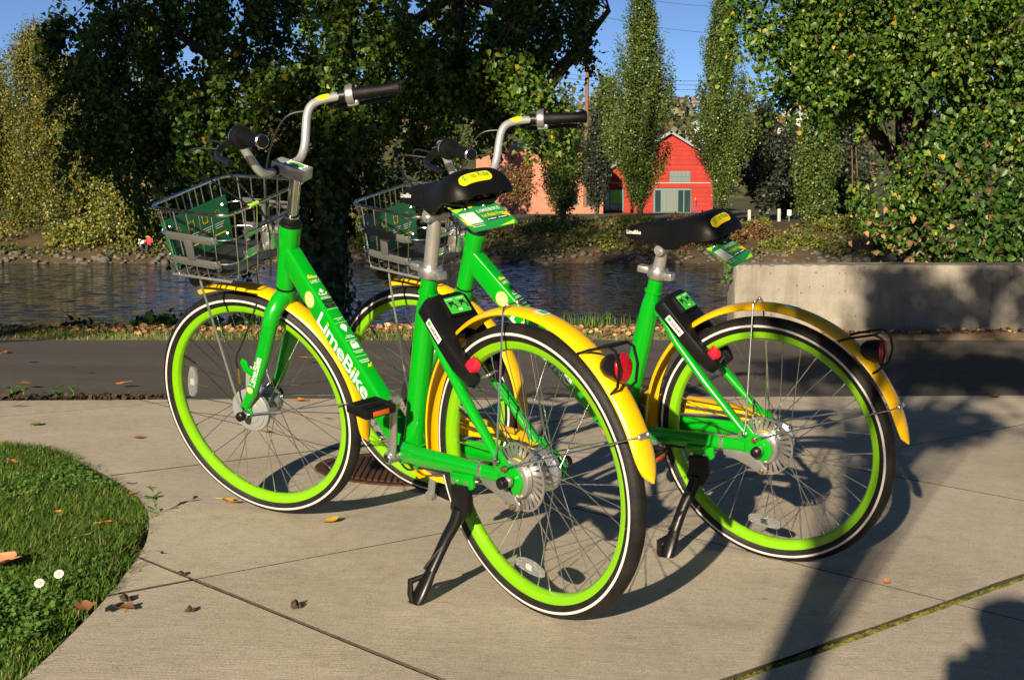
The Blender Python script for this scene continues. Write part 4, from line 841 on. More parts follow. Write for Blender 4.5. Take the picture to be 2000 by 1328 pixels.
# power pole and wires
pb = at(1143, 405, 132); pole = empty('power_pole', pb); tag(pole, 'tall brown wooden power pole behind the cottonwood branches', 'power pole'); MB().tube([(0, 0, 0), (0.25, 0, 22)], [0.20, 0.13], 10).build('shaft', simple('brown_pole_timber', (0.15, 0.075, 0.045), rough=0.8), pole)
for (py, w) in ((133, 1.8), (20, 2.4)): z = at(1150, py, 132).z - pb.z; MB().bar((-w * 0.35 + 0.15, -0.1, z), (w * 0.65 + 0.15, -0.1, z), 0.12, 0.14).build('cross_arm', TIMBER, pole, smooth=0)
WIRE = simple('dark_power_wire', (0.03, 0.03, 0.035), rough=0.6)
for i, (p0, p1, sag) in enumerate((((1260, 0), (1500, 18), 4), ((1290, 55), (1480, 66), 4), ((1150, 150), (1520, 152), 8), ((1150, 158), (1520, 160), 8), ((1150, 168), (1520, 168), 8), ((1150, 184), (1520, 188), 10), ((1150, 190), (1520, 196), 10), ((1440, 90), (1540, 130), 3))):
    P = [at(p0[0] + (p1[0] - p0[0]) * t, p0[1] + (p1[1] - p0[1]) * t + sag * 4 * t * (1 - t), 140 + i) for t in np.linspace(-0.6, 1.6, 14)]
    lab = ('single upper wire crossing the sky above the poplar pair', 'second wire crossing the sky below the uppermost', 'low power wire between the poplars, topmost of three close ones', 'low power wire between the poplars, middle of three close ones', 'low power wire between the poplars, bottom of three close ones', 'lowest pair of power wires between the poplars, upper one', 'lowest pair of power wires between the poplars, lower one', 'short wire running into the right cottonwood')[i]
    tag(MB().tube(P, 0.022, 5, cap=False).build('power_wire', WIRE), lab, 'wire', 'power wires across the sky')
# timber edge and posts on the far bank, small signs
te = empty('timber_edging', at(1500, 462, 99)); tag(te, 'low weathered timber retaining edge on the far bank', 'retaining wall')
for k in range(3):
    for j in range(4): a = at(1395 + j * 54 + 6 * (k % 2), 460 - k * 6.4, 99 + 0.05 * k) - te.location; b = at(1447 + j * 54 + 6 * (k % 2), 460 - k * 6.4, 99 + 0.05 * k) - te.location; MB().bar(a, b, 0.22, 0.21, bev=0.02).build('timber', TIMBER, te)
for i, (px, y0, y1, lab) in enumerate(((1521, 408, 437, 'pale square bollard behind the timber edge, taller'), (1577, 414, 437, 'pale square bollard by the feathery poplar, shorter'), (1463, 410, 438, 'shaded square bollard at the left end of the timber edge'))):
    a = at(px, y1, 104); b = at(px, y0, 104); tag(MB().box((0, 0, (b.z - a.z) / 2), (0.22, 0.22, b.z - a.z), None, 0.03).build('bollard', TRIM, loc=a), lab, 'bollard', 'bollards on the far bank')
sg = empty('park_sign', at(1541, 434, 105)); tag(sg, 'small white sign on a post beyond the timber edge', 'sign'); MB().tube([(0, 0, 0), (0, 0, 0.9)], 0.03, 8).build('post', ROOFG, sg); MB().box((0, -0.04, 0.68), (0.30, 0.03, 0.42), None, 0.01).build('board', HWHITE, sg)
sg = empty('street_sign', at(992, 418, 139)); tag(sg, 'teal street-name sign on a pole before the brick wall', 'sign'); MB().tube([(0, 0, 0), (0, 0, 4.2)], 0.05, 8).build('post', ROOFG, sg)
for z, dx in ((3.95, -0.3), (3.45, -0.5)): MB().box((dx, -0.06, z), (1.5, 0.04, 0.42), Matrix.Rotation(-0.12, 3, 'Y'), 0.01).build('board', simple('teal_sign_sheet', (0.03, 0.30, 0.24), rough=0.5), sg)

# ------------------------------------------------------------------ people
def figure(name, label, loc, rot, joints, edges, radii, mats, cat='person', scale=1.0):
    """one continuous body: skin modifier over a joint skeleton, subdivided; mats: function of height -> material index"""
    me = bpy.data.meshes.new(name); me.from_pydata([Vector(j) * scale for j in joints], edges, []); o = obj(name, me); o.location = loc; o.rotation_euler = (0, 0, rot)
    sk = o.modifiers.new('skin', 'SKIN'); sk.use_smooth_shade = True
    for v, r in zip(me.skin_vertices[0].data, radii): v.radius = (r[0] * scale, r[1] * scale) if isinstance(r, tuple) else (r * scale, r * scale)
    me.skin_vertices[0].data[0].use_root = True
    o.modifiers.new('sub', 'SUBSURF').levels = 1; o.modifiers['sub'].render_levels = 1
    dg = bpy.context.evaluated_depsgraph_get(); dg.update(); nm = bpy.data.meshes.new_from_object(o.evaluated_get(dg)); o.modifiers.clear(); o.data = nm
    nm.materials.clear()
    for m in mats[0]: nm.materials.append(m)
    for p in nm.polygons: p.material_index = mats[1](p.center / scale); p.use_smooth = True
    tag(o, label, cat); return o
SKIN = simple('skin', (0.50, 0.30, 0.21), rough=0.5); RCLOTH = simple('red_cloth', (0.55, 0.03, 0.03), rough=0.8); DCLOTH = simple('dark_cloth', (0.03, 0.03, 0.04), rough=0.85); BCLOTH = simple('blue_denim', (0.06, 0.09, 0.16), rough=0.85); WCLOTH = simple('white_cloth', (0.62, 0.60, 0.57), rough=0.8); HAIRM = simple('dark_hair', (0.02, 0.014, 0.01), rough=0.6)
# standing walker: pelvis, spine, chest, neck, head, then arms and legs
WALK_J = [(0, 0, 0.95), (0, 0.01, 1.12), (0, 0.0, 1.36), (0, 0.01, 1.50), (0, 0.03, 1.58), (0, 0.03, 1.70), (0.17, 0, 1.42), (0.22, 0.06, 1.16), (0.20, 0.16, 0.94), (-0.17, 0, 1.42), (-0.23, -0.05, 1.16), (-0.21, 0.02, 0.92), (0.09, 0, 0.90), (0.10, 0.16, 0.50), (0.10, 0.12, 0.08), (0.10, 0.24, 0.04), (-0.09, 0, 0.90), (-0.10, -0.02, 0.50), (-0.10, -0.20, 0.12), (-0.10, -0.10, 0.04)]
WALK_E = [(0, 1), (1, 2), (2, 3), (3, 4), (4, 5), (2, 6), (6, 7), (7, 8), (2, 9), (9, 10), (10, 11), (0, 12), (12, 13), (13, 14), (14, 15), (0, 16), (16, 17), (17, 18), (18, 19)]
WALK_R = [(0.15, 0.11), (0.14, 0.10), (0.16, 0.11), 0.06, 0.085, 0.09, 0.065, 0.05, 0.04, 0.065, 0.05, 0.04, 0.09, 0.065, 0.045, 0.04, 0.09, 0.065, 0.045, 0.04]
def walk_mat(c): return 2 if c.z > 1.66 else (0 if c.z > 1.49 else (1 if c.z > 0.93 else 3))
a = at(1358, 419, 146); figure('person', 'person in a red top walking past the glazed entrance', a, 0.9, WALK_J, WALK_E, WALK_R, ([SKIN, RCLOTH, HAIRM, BCLOTH], walk_mat))
SIT_J = [(0, 0, 0.30), (0, 0.03, 0.50), (0, 0.06, 0.74), (0, 0.05, 0.86), (0, 0.0, 0.95), (0, -0.01, 1.06), (0.18, 0.05, 0.78), (0.24, -0.06, 0.56), (0.14, -0.26, 0.50), (-0.18, 0.05, 0.78), (-0.24, -0.06, 0.56), (-0.14, -0.26, 0.50), (0.10, -0.06, 0.28), (0.13, -0.42, 0.46), (0.13, -0.52, 0.06), (0.13, -0.64, 0.03), (-0.10, -0.06, 0.28), (-0.13, -0.42, 0.46), (-0.13, -0.52, 0.06), (-0.13, -0.64, 0.03)]
def sit_mat(t):
    return lambda c: 2 if c.z > 1.03 else (0 if c.z > 0.87 else (1 if (c.z > 0.42 and c.y > -0.12) else 3))
for i, (px, py, mt, rot, lab) in enumerate(((278, 494, [SKIN, WCLOTH, HAIRM, DCLOTH], 0.5, 'person in a white top sitting on the far shore, left of two'), (292, 492, [SKIN, RCLOTH, HAIRM, DCLOTH], -0.3, 'person in a red and dark top sitting on the far shore, right of two'), (126, 466, [SKIN, RCLOTH, HAIRM, DCLOTH], 0.2, 'person in a red top sitting under the birches'))):
    p = at(px, py, 87.2 if i < 2 else 93.5); figure('person', lab, (p.x, p.y, p.z), rot, SIT_J, WALK_E, WALK_R, (mt, sit_mat(0)))
# ------------------------------------------------------------------ bicycles
GREEN = simple('frame_green_paint', (0.0007, 0.265, 0.007), rough=0.24, coat=0.5, spec=0.45, dirt=0.22)
LIME = simple('rim_lime_paint', (0.145, 0.365, 0.002), rough=0.36, coat=0.25, dirt=0.3)
YELLOW = simple('fender_yellow_plastic', (0.68, 0.385, 0.001), rough=0.32, coat=0.25, dirt=0.22)
CHROME = simple('chromed_steel', (0.74, 0.73, 0.70), rough=0.16, metal=1.0, rvar=0.06)
STEEL = simple('brushed_steel', (0.56, 0.55, 0.53), rough=0.33, metal=0.9, dirt=0.25)
GALV = simple('galvanised_steel', (0.46, 0.45, 0.43), rough=0.36, metal=0.75, dirt=0.4, bump=0.15, bscale=500)
ALLOY = simple('painted_silver_alloy', (0.40, 0.40, 0.39), rough=0.34, metal=0.8, dirt=0.15)
BARM = simple('satin_silver_bar', (0.50, 0.50, 0.50), rough=0.30, metal=0.6, dirt=0.1)
GREYP = simple('grey_painted_metal', (0.24, 0.245, 0.24), rough=0.42, metal=0.2, dirt=0.15)
BLACKP = simple('black_moulded_plastic', (0.0045, 0.0045, 0.005), rough=0.36, spec=0.35, dirt=0.15, bump=0.05, bscale=700)
BLACKM = simple('black_enamelled_metal', (0.005, 0.005, 0.005), rough=0.36, spec=0.3, dirt=0.1)
RUBBER = simple('black_grip_rubber', (0.0032, 0.003, 0.003), rough=0.55, spec=0.25, bump=0.5, bscale=420)
VINYL = simple('black_saddle_vinyl', (0.003, 0.003, 0.003), rough=0.5, spec=0.25, bump=0.12, bscale=900)
REDP = simple('red_plastic', (0.75, 0.010, 0.03), rough=0.35)
REDL = simple('red_light_lens', (0.30, 0.002, 0.007), rough=0.2, coat=0.6, bump=0.6, bscale=160)
CLEAR = simple('clear_reflector_plastic', (0.93, 0.94, 0.94), rough=0.12, trans=0.93, bump=0.6, bscale=330)
CLEARH = simple('clear_hub_plastic', (0.48, 0.50, 0.52), rough=0.2, metal=0.85)
ORANGE = simple('orange_reflector', (0.42, 0.075, 0.006), rough=0.3, bump=0.5, bscale=400)
WHITE = simple('white_print', (0.62, 0.62, 0.60), rough=0.4)
STRIPE = simple('white_tyre_stripe', (0.52, 0.49, 0.46), rough=0.5, dirt=0.2)
PYEL = simple('yellow_print', (0.68, 0.50, 0.008), rough=0.4)
PGRN = simple('green_print', (0.03, 0.36, 0.03), rough=0.4)
PLIME = simple('lime_print', (0.36, 0.68, 0.03), rough=0.4)
PBLK = simple('black_print', (0.012, 0.014, 0.016), rough=0.4)
CARDG = simple('green_card', (0.012, 0.23, 0.05), rough=0.3, coat=0.3)
SIGNG = simple('dark_green_sign_panel', (0.005, 0.105, 0.033), rough=0.38, coat=0.2)
PLATE = simple('dark_grey_basket_plate', (0.018, 0.018, 0.021), rough=0.5, dirt=0.3)
CABLE = simple('black_cable_sheath', (0.012, 0.012, 0.012), rough=0.35)
BRASS = simple('brass_fitting', (0.62, 0.43, 0.20), rough=0.3, metal=1.0)
BRKT = simple('dull_grey_bracket_steel', (0.10, 0.10, 0.096), rough=0.5, metal=0.35, dirt=0.3)
CHAIN = simple('steel_chain', (0.42, 0.40, 0.36), rough=0.4, metal=1.0, dirt=0.5)

def tyre_material():
    m, nt, b = new_mat('black_tyre_rubber'); L = nt.links
    uv = nd(nt, 'ShaderNodeUVMap'); mp = nd(nt, 'ShaderNodeMapping'); mp.inputs['Scale'].default_value = (1, 1, 1)
    L.new(uv.outputs[0], mp.inputs[0])
    br = nd(nt, 'ShaderNodeTexBrick', i_Scale=1.0); br.offset = 0.5
    br.inputs['Mortar Size'].default_value = 0.06; br.inputs['Brick Width'].default_value = 1.0; br.inputs['Row Height'].default_value = 0.6
    br.inputs['Color1'].default_value = (1, 1, 1, 1); br.inputs['Color2'].default_value = (0.8, 0.8, 0.8, 1); br.inputs['Mortar'].default_value = (0, 0, 0, 1)
    L.new(mp.outputs[0], br.inputs['Vector'])
    bp = nd(nt, 'ShaderNodeBump', i_Strength=0.9, i_Distance=0.0015); L.new(br.outputs['Color'], bp.inputs['Height']); L.new(bp.outputs[0], b.inputs['Normal'])
    tc = nd(nt, 'ShaderNodeTexCoord'); n = nd(nt, 'ShaderNodeTexNoise', i_Scale=25.0, i_Detail=6.0); L.new(tc.outputs['Object'], n.inputs['Vector'])
    r = ramp(nt, [(0.35, (0.0055, 0.005, 0.0045)), (0.75, (0.017, 0.0145, 0.012))]); L.new(n.outputs['Fac'], r.inputs[0]); L.new(r.outputs[0], b.inputs['Base Color'])
    b.inputs['Roughness'].default_value = 0.6; b.inputs['Specular IOR Level'].default_value = 0.25
    return m
TYRE = tyre_material()

WB = 1.15575; RW_T = 0.335                       # wheelbase, tyre radius
RAX = Vector((0, 0, RW_T)); FAX = Vector((WB, 0, RW_T))
TH = math.radians(69.0)
SDIR = Vector((-math.cos(TH), 0, math.sin(TH)))
SP0 = FAX - 0.05 * Vector((math.sin(TH), 0, math.cos(TH)))
def steer_matrix(a):
    return Matrix.Translation(SP0) @ Matrix.Rotation(a, 4, SDIR) @ Matrix.Translation(-SP0)

_cache = {}
def shared(key, fn):
    if key not in _cache: _cache[key] = fn()
    return _cache[key]
def part(name, parent, mat, fn, key=None, mtx=None, smooth=35):
    """a part whose mesh is made once and shared by both bicycles"""
    def mk():
        b = fn(); me = b if isinstance(b, bpy.types.Mesh) else b.mesh(name, smooth)
        if len(me.materials) == 0:
            for m in (mat if isinstance(mat, (list, tuple)) else [mat]): me.materials.append(m)
        return me
    me = shared(key or name, mk)
    return obj(name, me, None, parent, mtx)

def text_mesh(txt, width, height, mats, offset=0.0, dots=False, spacing=1.0):
    """flat lettering fitted to width x height, origin at its lower left"""
    cu = bpy.data.curves.new('lettering', 'FONT'); cu.body = txt; cu.size = 1.0; cu.offset = offset; cu.resolution_u = 3; cu.space_character = spacing
    o = bpy.data.objects.new('lettering_tmp', cu); COL.objects.link(o)
    dg = bpy.context.evaluated_depsgraph_get(); dg.update()
    me = bpy.data.meshes.new_from_object(o.evaluated_get(dg)); bpy.data.objects.remove(o); bpy.data.curves.remove(cu)
    n = len(me.vertices); co = np.zeros(n * 3, dtype=np.float32); me.vertices.foreach_get('co', co); co = co.reshape(-1, 3)
    lo = co.min(0); hi = co.max(0)
    co[:, 0] = (co[:, 0] - lo[0]) / max(1e-6, hi[0] - lo[0]) * width; co[:, 1] = (co[:, 1] - lo[1]) / max(1e-6, hi[1] - lo[1]) * height; co[:, 2] = 0
    me.vertices.foreach_set('co', co.ravel()); me.materials.clear()
    for m in mats: me.materials.append(m)
    bm = bmesh.new(); bm.from_mesh(me)
    for f in bm.faces: f.material_index = 0; f.smooth = False
    if dots:
        seen = set()
        for f0 in bm.faces:
            if f0 in seen: continue
            st = [f0]; comp = []; seen.add(f0)
            while st:
                f = st.pop(); comp.append(f)
                for e in f.edges:
                    for g in e.link_faces:
                        if g not in seen: seen.add(g); st.append(g)
            ys = [v.co.y for f in comp for v in f.verts]
            if min(ys) > 0.55 * height:
                for f in comp: f.material_index = 1
    if bm.faces and sum(f.normal.z for f in bm.faces) < 0:
        bmesh.ops.reverse_faces(bm, faces=bm.faces[:])
    bm.to_mesh(me); bm.free(); me.update()
    return me
def bend(me, yc, a, b):
    """lays flat print round a tube of half widths a, b"""
    for v in me.vertices: v.co.z -= b - b * math.sqrt(max(0.0, 1 - ((v.co.y - yc) / a) ** 2))
    return me
def frame_mtx(o, ux, uy):
    ux = Vector(ux).normalized(); uy = Vector(uy); uy = (uy - ux * uy.dot(ux)).normalized(); n = ux.cross(uy)
    M = Matrix((ux, uy, n)).transposed().to_4x4(); M.translation = Vector(o); return M
def rrect(w, h, r, n=4, cx=0, cy=0):
    out = []
    for (sx, sy, a) in ((1, 1, 0), (-1, 1, 90), (-1, -1, 180), (1, -1, 270)):
        for i in range(n + 1):
            q = math.radians(a + 90 * i / n)
            out.append((cx + sx * (w / 2 - r) + r * math.cos(q), cy + sy * (h / 2 - r) + r * math.sin(q)))
    return out
def flat_poly(poly, mi=0, z=0.0, mb=None):
    mb = mb or MB(); mb.add([(x, y, z) for x, y in poly], [tuple(range(len(poly)))], mi); return mb
def lime_logo(r):
    """yellow ring, white pith, eight lime segments, all flat print"""
    mb = MB(); n = 40
    def ring(r0, r1, z, mi):
        vs = []; fs = []
        for i in range(n):
            q = 2 * PI * i / n; vs += [(r0 * math.cos(q), r0 * math.sin(q), z), (r1 * math.cos(q), r1 * math.sin(q), z)]
        for i in range(n):
            j = (i + 1) % n; fs.append((2 * i, 2 * i + 1, 2 * j + 1, 2 * j))
        mb.add(vs, fs, mi)
    flat_poly([(r * 0.88 * math.cos(2 * PI * i / n), r * 0.88 * math.sin(2 * PI * i / n)) for i in range(n)], 1, 0.0, mb)
    ring(r * 0.86, r, 0.0002, 0)
    for k in range(8):
        a = 2 * PI * k / 8 + 0.1; c = Vector((math.cos(a + PI / 8), math.sin(a + PI / 8))) * r * 0.10
        pts = [(c.x, c.y)]
        for i in range(6):
            q = a + 0.07 + (PI / 4 - 0.14) * i / 5; pts.append((r * 0.76 * math.cos(q), r * 0.76 * math.sin(q)))
        flat_poly(pts, 2, 0.0004, mb)
    me = mb.mesh('lime_emblem', 0)
    for m in (PYEL, WHITE, PLIME): me.materials.append(m)
    return me

# --- wheels (built at the origin, axle along y)
def tyre_mesh():
    n = 120; prof = []; R0, rs = 0.313, 0.022
    for i in range(15):
        a = math.radians(-132 + 264 * i / 14); prof.append((R0 + rs * math.cos(a), rs * math.sin(a)))
    k = len(prof); vs = []; fs = []; uvs = []
    for i in range(n):
        q = 2 * PI * i / n
        for r, y in prof: vs.append((r * math.cos(q), y, r * math.sin(q)))
    for i in range(n):
        i2 = (i + 1) % n
        for j in range(k - 1):
            fs.append((i * k + j, i * k + j + 1, i2 * k + j + 1, i2 * k + j))
            u0, u1 = i * 1.0, i + 1.0; v0, v1 = j * 0.42, (j + 1) * 0.42
            uvs += [(u0, v0), (u0, v1), (u1, v1), (u1, v0)]
    me = bpy.data.meshes.new('tyre'); me.from_pydata(vs, [], fs); uvl = me.uv_layers.new(name='UVMap')
    uvl.data.foreach_set('uv', [c for p in uvs for c in p]); me.polygons.foreach_set('use_smooth', [True] * len(fs)); me.update()
    return me
def stripe_mb():
    mb = MB(); 
    for s in (1, -1):
        prof = []
        for i in range(5):
            a = math.radians(93 - 15 * i / 4); prof.append((0.313 + 0.0226 * math.cos(a), s * 0.0226 * math.sin(a)))
        mb.lathe(prof if s > 0 else prof[::-1], 120)
    return mb
def rim_mb():
    prof = [(0.304, -0.0125), (0.3035, -0.0150), (0.300, -0.0155), (0.289, -0.0150), (0.281, -0.0125), (0.276, -0.006), (0.275, 0),
            (0.276, 0.006), (0.281, 0.0125), (0.289, 0.0150), (0.300, 0.0155), (0.3035, 0.0150), (0.304, 0.0125)]
    return MB().lathe(prof[::-1], 96, closed=True)
def spoke_mb(side, dirn):
    fr = 0.036; yl = 0.030 * side; a = math.radians(62) * dirn
    A = Vector((fr * math.cos(a), yl, fr * math.sin(a))); B = Vector((0.276, 0.003 * side, 0.0))
    mb = MB(); mb.tube([A, B], 0.00115, 6); d = (B - A).normalized()
    mb.tube([B - d * 0.012, B + d * 0.002], 0.0021, 6); return mb
def reflector_mb():
    mb = MB(); poly = []
    for i in range(9):
        t = -1 + 2 * i / 8; poly.append((t * 0.046, 0.017 - 0.009 * t * t))
    for i in range(9):
        t = 1 - 2 * i / 8; poly.append((t * 0.046, -0.014 + 0.006 * t * t))
    mb.prism(poly, (0, 0.006, 0), (1, 0, 0), (0, 0, 1), -0.010, 0.0015)
    mb.box((0, 0.012, 0.0015), (0.022, 0.008, 0.018), None, 0.002); return mb
def add_wheel(name, parent, mtx, spin, front, refl):
    M = mtx @ Matrix.Translation(FAX if front else RAX)
    w = part(name, parent, LIME, rim_mb, key='rim', mtx=M)
    part('tyre', w, TYRE, tyre_mesh); part('tyre_stripe', w, STRIPE, stripe_mb)
    k = 0
    for side in (1, -1):
        for dirn in (1, -1):
            for i in range(9):
                a = 2 * PI * i / 9 + (0 if dirn > 0 else PI / 9) + (0 if side > 0 else PI / 18) + spin
                part('spoke', w, CHROME, lambda s=side, d=dirn: spoke_mb(s, d), key='spoke%d%d' % (side, dirn), mtx=Matrix.Rotation(-a, 4, 'Y'))
    part('wheel_reflector', w, CLEAR, reflector_mb, mtx=Matrix.Rotation(-math.radians(refl), 4, 'Y') @ Matrix.Translation((0, 0, -0.228)))
    part('valve', w, BLACKM, lambda: MB().tube([(0.274, 0, 0), (0.235, 0, 0)], 0.003, 8), mtx=Matrix.Rotation(-spin - 0.3, 4, 'Y'))
    return w
def disc_cooling_mb():
    """slotted cooling disc of the rear roller brake"""
    mb = MB(); y0, y1 = 0.0405, 0.0425; n = 27
    for (ra, rb) in ((0.0735, 0.0785), (0.030, 0.046)):
        mb.lathe([(ra, y0), (ra, y1), (rb, y1), (rb, y0)], 60, closed=True)
    for i in range(n):
        q = 2 * PI * i / n; q2 = q + 0.10; a = Vector((0.045 * math.cos(q), 0.0415, 0.045 * math.sin(q))); b = Vector((0.0742 * math.cos(q2), 0.0415, 0.0742 * math.sin(q2)))
        mb.bar(a, b, 0.0092, 0.0018, up=(0, 1, 0))
    return mb

def rear_hub_mb():
    prof = [(0.006, -0.060), (0.016, -0.060), (0.016, -0.042), (0.045, -0.038), (0.050, -0.034), (0.050, -0.024), (0.040, -0.016), (0.026, -0.012), (0.024, 0.015), (0.038, 0.020), (0.042, 0.030), (0.036, 0.036), (0.020, 0.038), (0.006, 0.04)]
    return MB().lathe(prof, 40)
def brake_drum_mb():
    prof = [(0.005, 0.042), (0.040, 0.043), (0.044, 0.046), (0.044, 0.058), (0.040, 0.061), (0.030, 0.062), (0.012, 0.063), (0.005, 0.063)]
    return MB().lathe(prof, 40)
def front_drum_mb():
    prof = [(0.006, 0.030), (0.058, 0.030), (0.062, 0.033), (0.062, 0.044), (0.059, 0.047), (0.052, 0.0475), (0.050, 0.050), (0.036, 0.0515), (0.034, 0.0535), (0.012, 0.055), (0.006, 0.055)]
    return MB().lathe(prof, 48)
def front_hub_mb():
    prof = [(0.006, -0.058), (0.030, -0.056), (0.044, -0.05), (0.047, -0.03), (0.044, -0.022), (0.024, -0.014), (0.022, 0.012), (0.036, 0.018), (0.040, 0.026), (0.036, 0.031), (0.006, 0.031)]
    return MB().lathe(prof, 40)
def nut_mb(y0, s):
    mb = MB(); mb.lathe([(0.0, y0 + s * 0.030), (0.008, y0 + s * 0.0295), (0.0125, y0 + s * 0.026), (0.0135, y0 + s * 0.020), (0.0135, y0 + s * 0.012)][::(1 if s < 0 else -1)], 20)
    return mb
def nut_base_mb(y0, s):
    mb = MB(); mb.lathe([(0.0132, y0 + s * 0.014), (0.0132, y0 + s * 0.004), (0.010, y0 + s * 0.003), (0.010, y0 - s * 0.004)][::(1 if s < 0 else -1)], 20)
    return mb

def fender_mb(c, r, a0, a1, hw=0.029, n=64, tip0=True, tip1=True, sag=0.013):
    """c: axle, angles in degrees measured from +x (forward) upwards"""
    outer = []; inner = []; m = 10; th = 0.0022
    for i in range(n + 1):
        t = i / n; q = math.radians(a0 + (a1 - a0) * t); w = hw
        arc0 = abs(q - math.radians(a0)) * r; arc1 = abs(q - math.radians(a1)) * r; L = 0.075
        if tip0 and arc0 < L: w = hw * max(0.06, math.sqrt(max(0, 1 - ((L - arc0) / L) ** 2))) 
        if tip1 and arc1 < L: w = hw * max(0.06, math.sqrt(max(0, 1 - ((L - arc1) / L) ** 2)))
        e = Vector((math.cos(q), 0, math.sin(q))); ro = []; ri = []
        for j in range(m + 1):
            s = -1 + 2 * j / m; y = w * math.sin(s * 1.45) / math.sin(1.45); d = sag * (1 - math.cos(s * 1.45)) / (1 - math.cos(1.45)) * (w / hw) ** 0.5
            ro.append(Vector(c) + e * (r - d) + Vector((0, y, 0)))
            ri.append(Vector(c) + e * (r - th - d) + Vector((0, y * (1 - th / hw), 0)))
        outer.append(ro); inner.append(ri)
    vs = [v for row in outer for v in row] + [v for row in inner for v in row]; k = m + 1; off = (n + 1) * k; fs = []
    for i in range(n):
        for j in range(m):
            a, b, d, e = i * k + j, i * k + j + 1, (i + 1) * k + j + 1, (i + 1) * k + j
            fs.append((a, b, d, e)); fs.append((off + a, off + e, off + d, off + b))
        fs.append((i * k, (i + 1) * k, off + (i + 1) * k, off + i * k)); a = i * k + m; b = (i + 1) * k + m
        fs.append((a, off + a, off + b, b))
    for j in range(m):
        fs.append((j, off + j, off + j + 1, j + 1)); b = n * k + j; fs.append((b, b + 1, off + b + 1, off + b))
    mb = MB(); mb.add(vs, fs); return mb
def on_fender(c, r, deg, y=0.0, out=0.0):
    q = math.radians(deg); return Vector((c[0] + (r + out) * math.cos(q), y, c[2] + (r + out) * math.sin(q)))

# --- frame
HT, HB = Vector((0.905, 0, 0.847)), Vector((0.968, 0, 0.679))
STT, BB = Vector((0.317, 0, 0.753)), Vector((0.455, 0, 0.310))
STD = (STT - BB).normalized()
DTD = Vector((-0.703, 0, -0.711)); DTN = Vector((-0.711, 0, 0.703))
DC0 = Vector((0.930, 0, 0.772))                                         # centre line of the down tube at the head
def head_tube_mb():
    d = (HT - HB).normalized(); P = [HB, HB + d * 0.006, HB + d * 0.02, HB + d * 0.09, HT - d * 0.02, HT - d * 0.006, HT]
    mb = MB(); mb.tube(P, [0.0245, 0.0255, 0.0255, 0.0265, 0.0285, 0.0295, 0.0285], 28, up=(0, 1, 0))
    mb.tube([DC0 + Vector((-0.03, 0, 0.03)), DC0 + Vector((0.0, 0, 0.045)), DC0 + Vector((0.012, 0, 0.06))], [0.010, 0.020, 0.014], 14, up=(0, 1, 0))
    return mb
def down_tube_mb():
    mb = MB(); hw = 0.0212; a = DC0 - DTD * 0.012; L = 0.655; c = 0.007; vs = []; fs = []
    st = [(0.0, 0.030), (0.10, 0.0305), (0.42, 0.0335), (0.60, 0.034), (L, 0.030)]
    for s, hh in st:
        o = a + DTD * s
        sec = []
        for (sy, sn, q0) in ((1, 1, 0), (-1, 1, 90), (-1, -1, 180), (1, -1, 270)):
            for i in range(4):
                q = math.radians(q0 + 30 * i); sec.append(o + Vector((0, sy * (hw - c) + c * math.cos(q), 0)) + DTN * (sn * (hh - c) + c * math.sin(q)))
        vs += sec
    n = 16
    for i in range(len(st) - 1):
        for j in range(n): fs.append((i * n + j, i * n + (j + 1) % n, (i + 1) * n + (j + 1) % n, (i + 1) * n + j))
    fs += [tuple(range(n - 1, -1, -1)), tuple((len(st) - 1) * n + j for j in range(n))]
    mb.add(vs, fs); return mb
def seat_tube_mb():
    return MB().tube([BB - STD * 0.01, BB + STD * 0.05, BB + STD * 0.33, BB + STD * 0.385, BB + STD * 0.41, STT], [0.029, 0.0275, 0.0265, 0.0245, 0.0205, 0.0200], 26, up=(0, 1, 0))
def bb_shell_mb():
    mb = MB(); mb.lathe([(0.016, -0.040), (0.0235, -0.040), (0.0245, -0.037), (0.0245, 0.037), (0.0235, 0.040), (0.016, 0.040)][::-1], 28, c=BB)
    mb.bar(BB + Vector((0, 0.03, 0.0)), BB + Vector((-0.085, 0.047, 0.010)), 0.030, 0.036, bev=0.008); mb.bar(BB + Vector((0, -0.03, 0.0)), BB + Vector((-0.085, -0.047, 0.010)), 0.030, 0.036, bev=0.008)
    return mb
def chain_stay_mb(s):
    mb = MB(); P = [BB + Vector((-0.01, s * 0.032, 0.008)), (0.36, s * 0.049, 0.322), (0.20, s * 0.056, 0.330), (0.13, s * 0.058, 0.332), (0.045, s * 0.059, 0.334)]
    mb.tube(P, [0.026, 0.025, 0.0215, 0.019, 0.0165], 20, flat=0.62, up=(0, 0, 1)); return mb
def dropout_mb(s):
    poly = [(0.055, 0.318), (0.060, 0.352), (0.058, 0.392), (0.040, 0.396), (0.020, 0.372), (-0.012, 0.366), (-0.028, 0.348), (-0.032, 0.326), (-0.020, 0.306), (0.004, 0.298), (0.030, 0.312)]
    return MB().prism(poly, (0, s * 0.066, 0), (1, 0, 0), (0, 0, 1), s * 0.008 * (1 if s > 0 else 1), 0.002)
def seat_stay_mb(s):
    return MB().tube([(0.290, s * 0.030, 0.655), (0.240, s * 0.046, 0.592), (0.155, s * 0.054, 0.492), (0.048, s * 0.060, 0.375)], [0.0125, 0.0135, 0.0135, 0.0115], 16, flat=0.8, up=(0, 1, 0))
def seat_bridge_mb():
    return MB().tube([(0.30, -0.032, 0.665), (0.315, 0, 0.672), (0.30, 0.032, 0.665)], 0.012, 12)

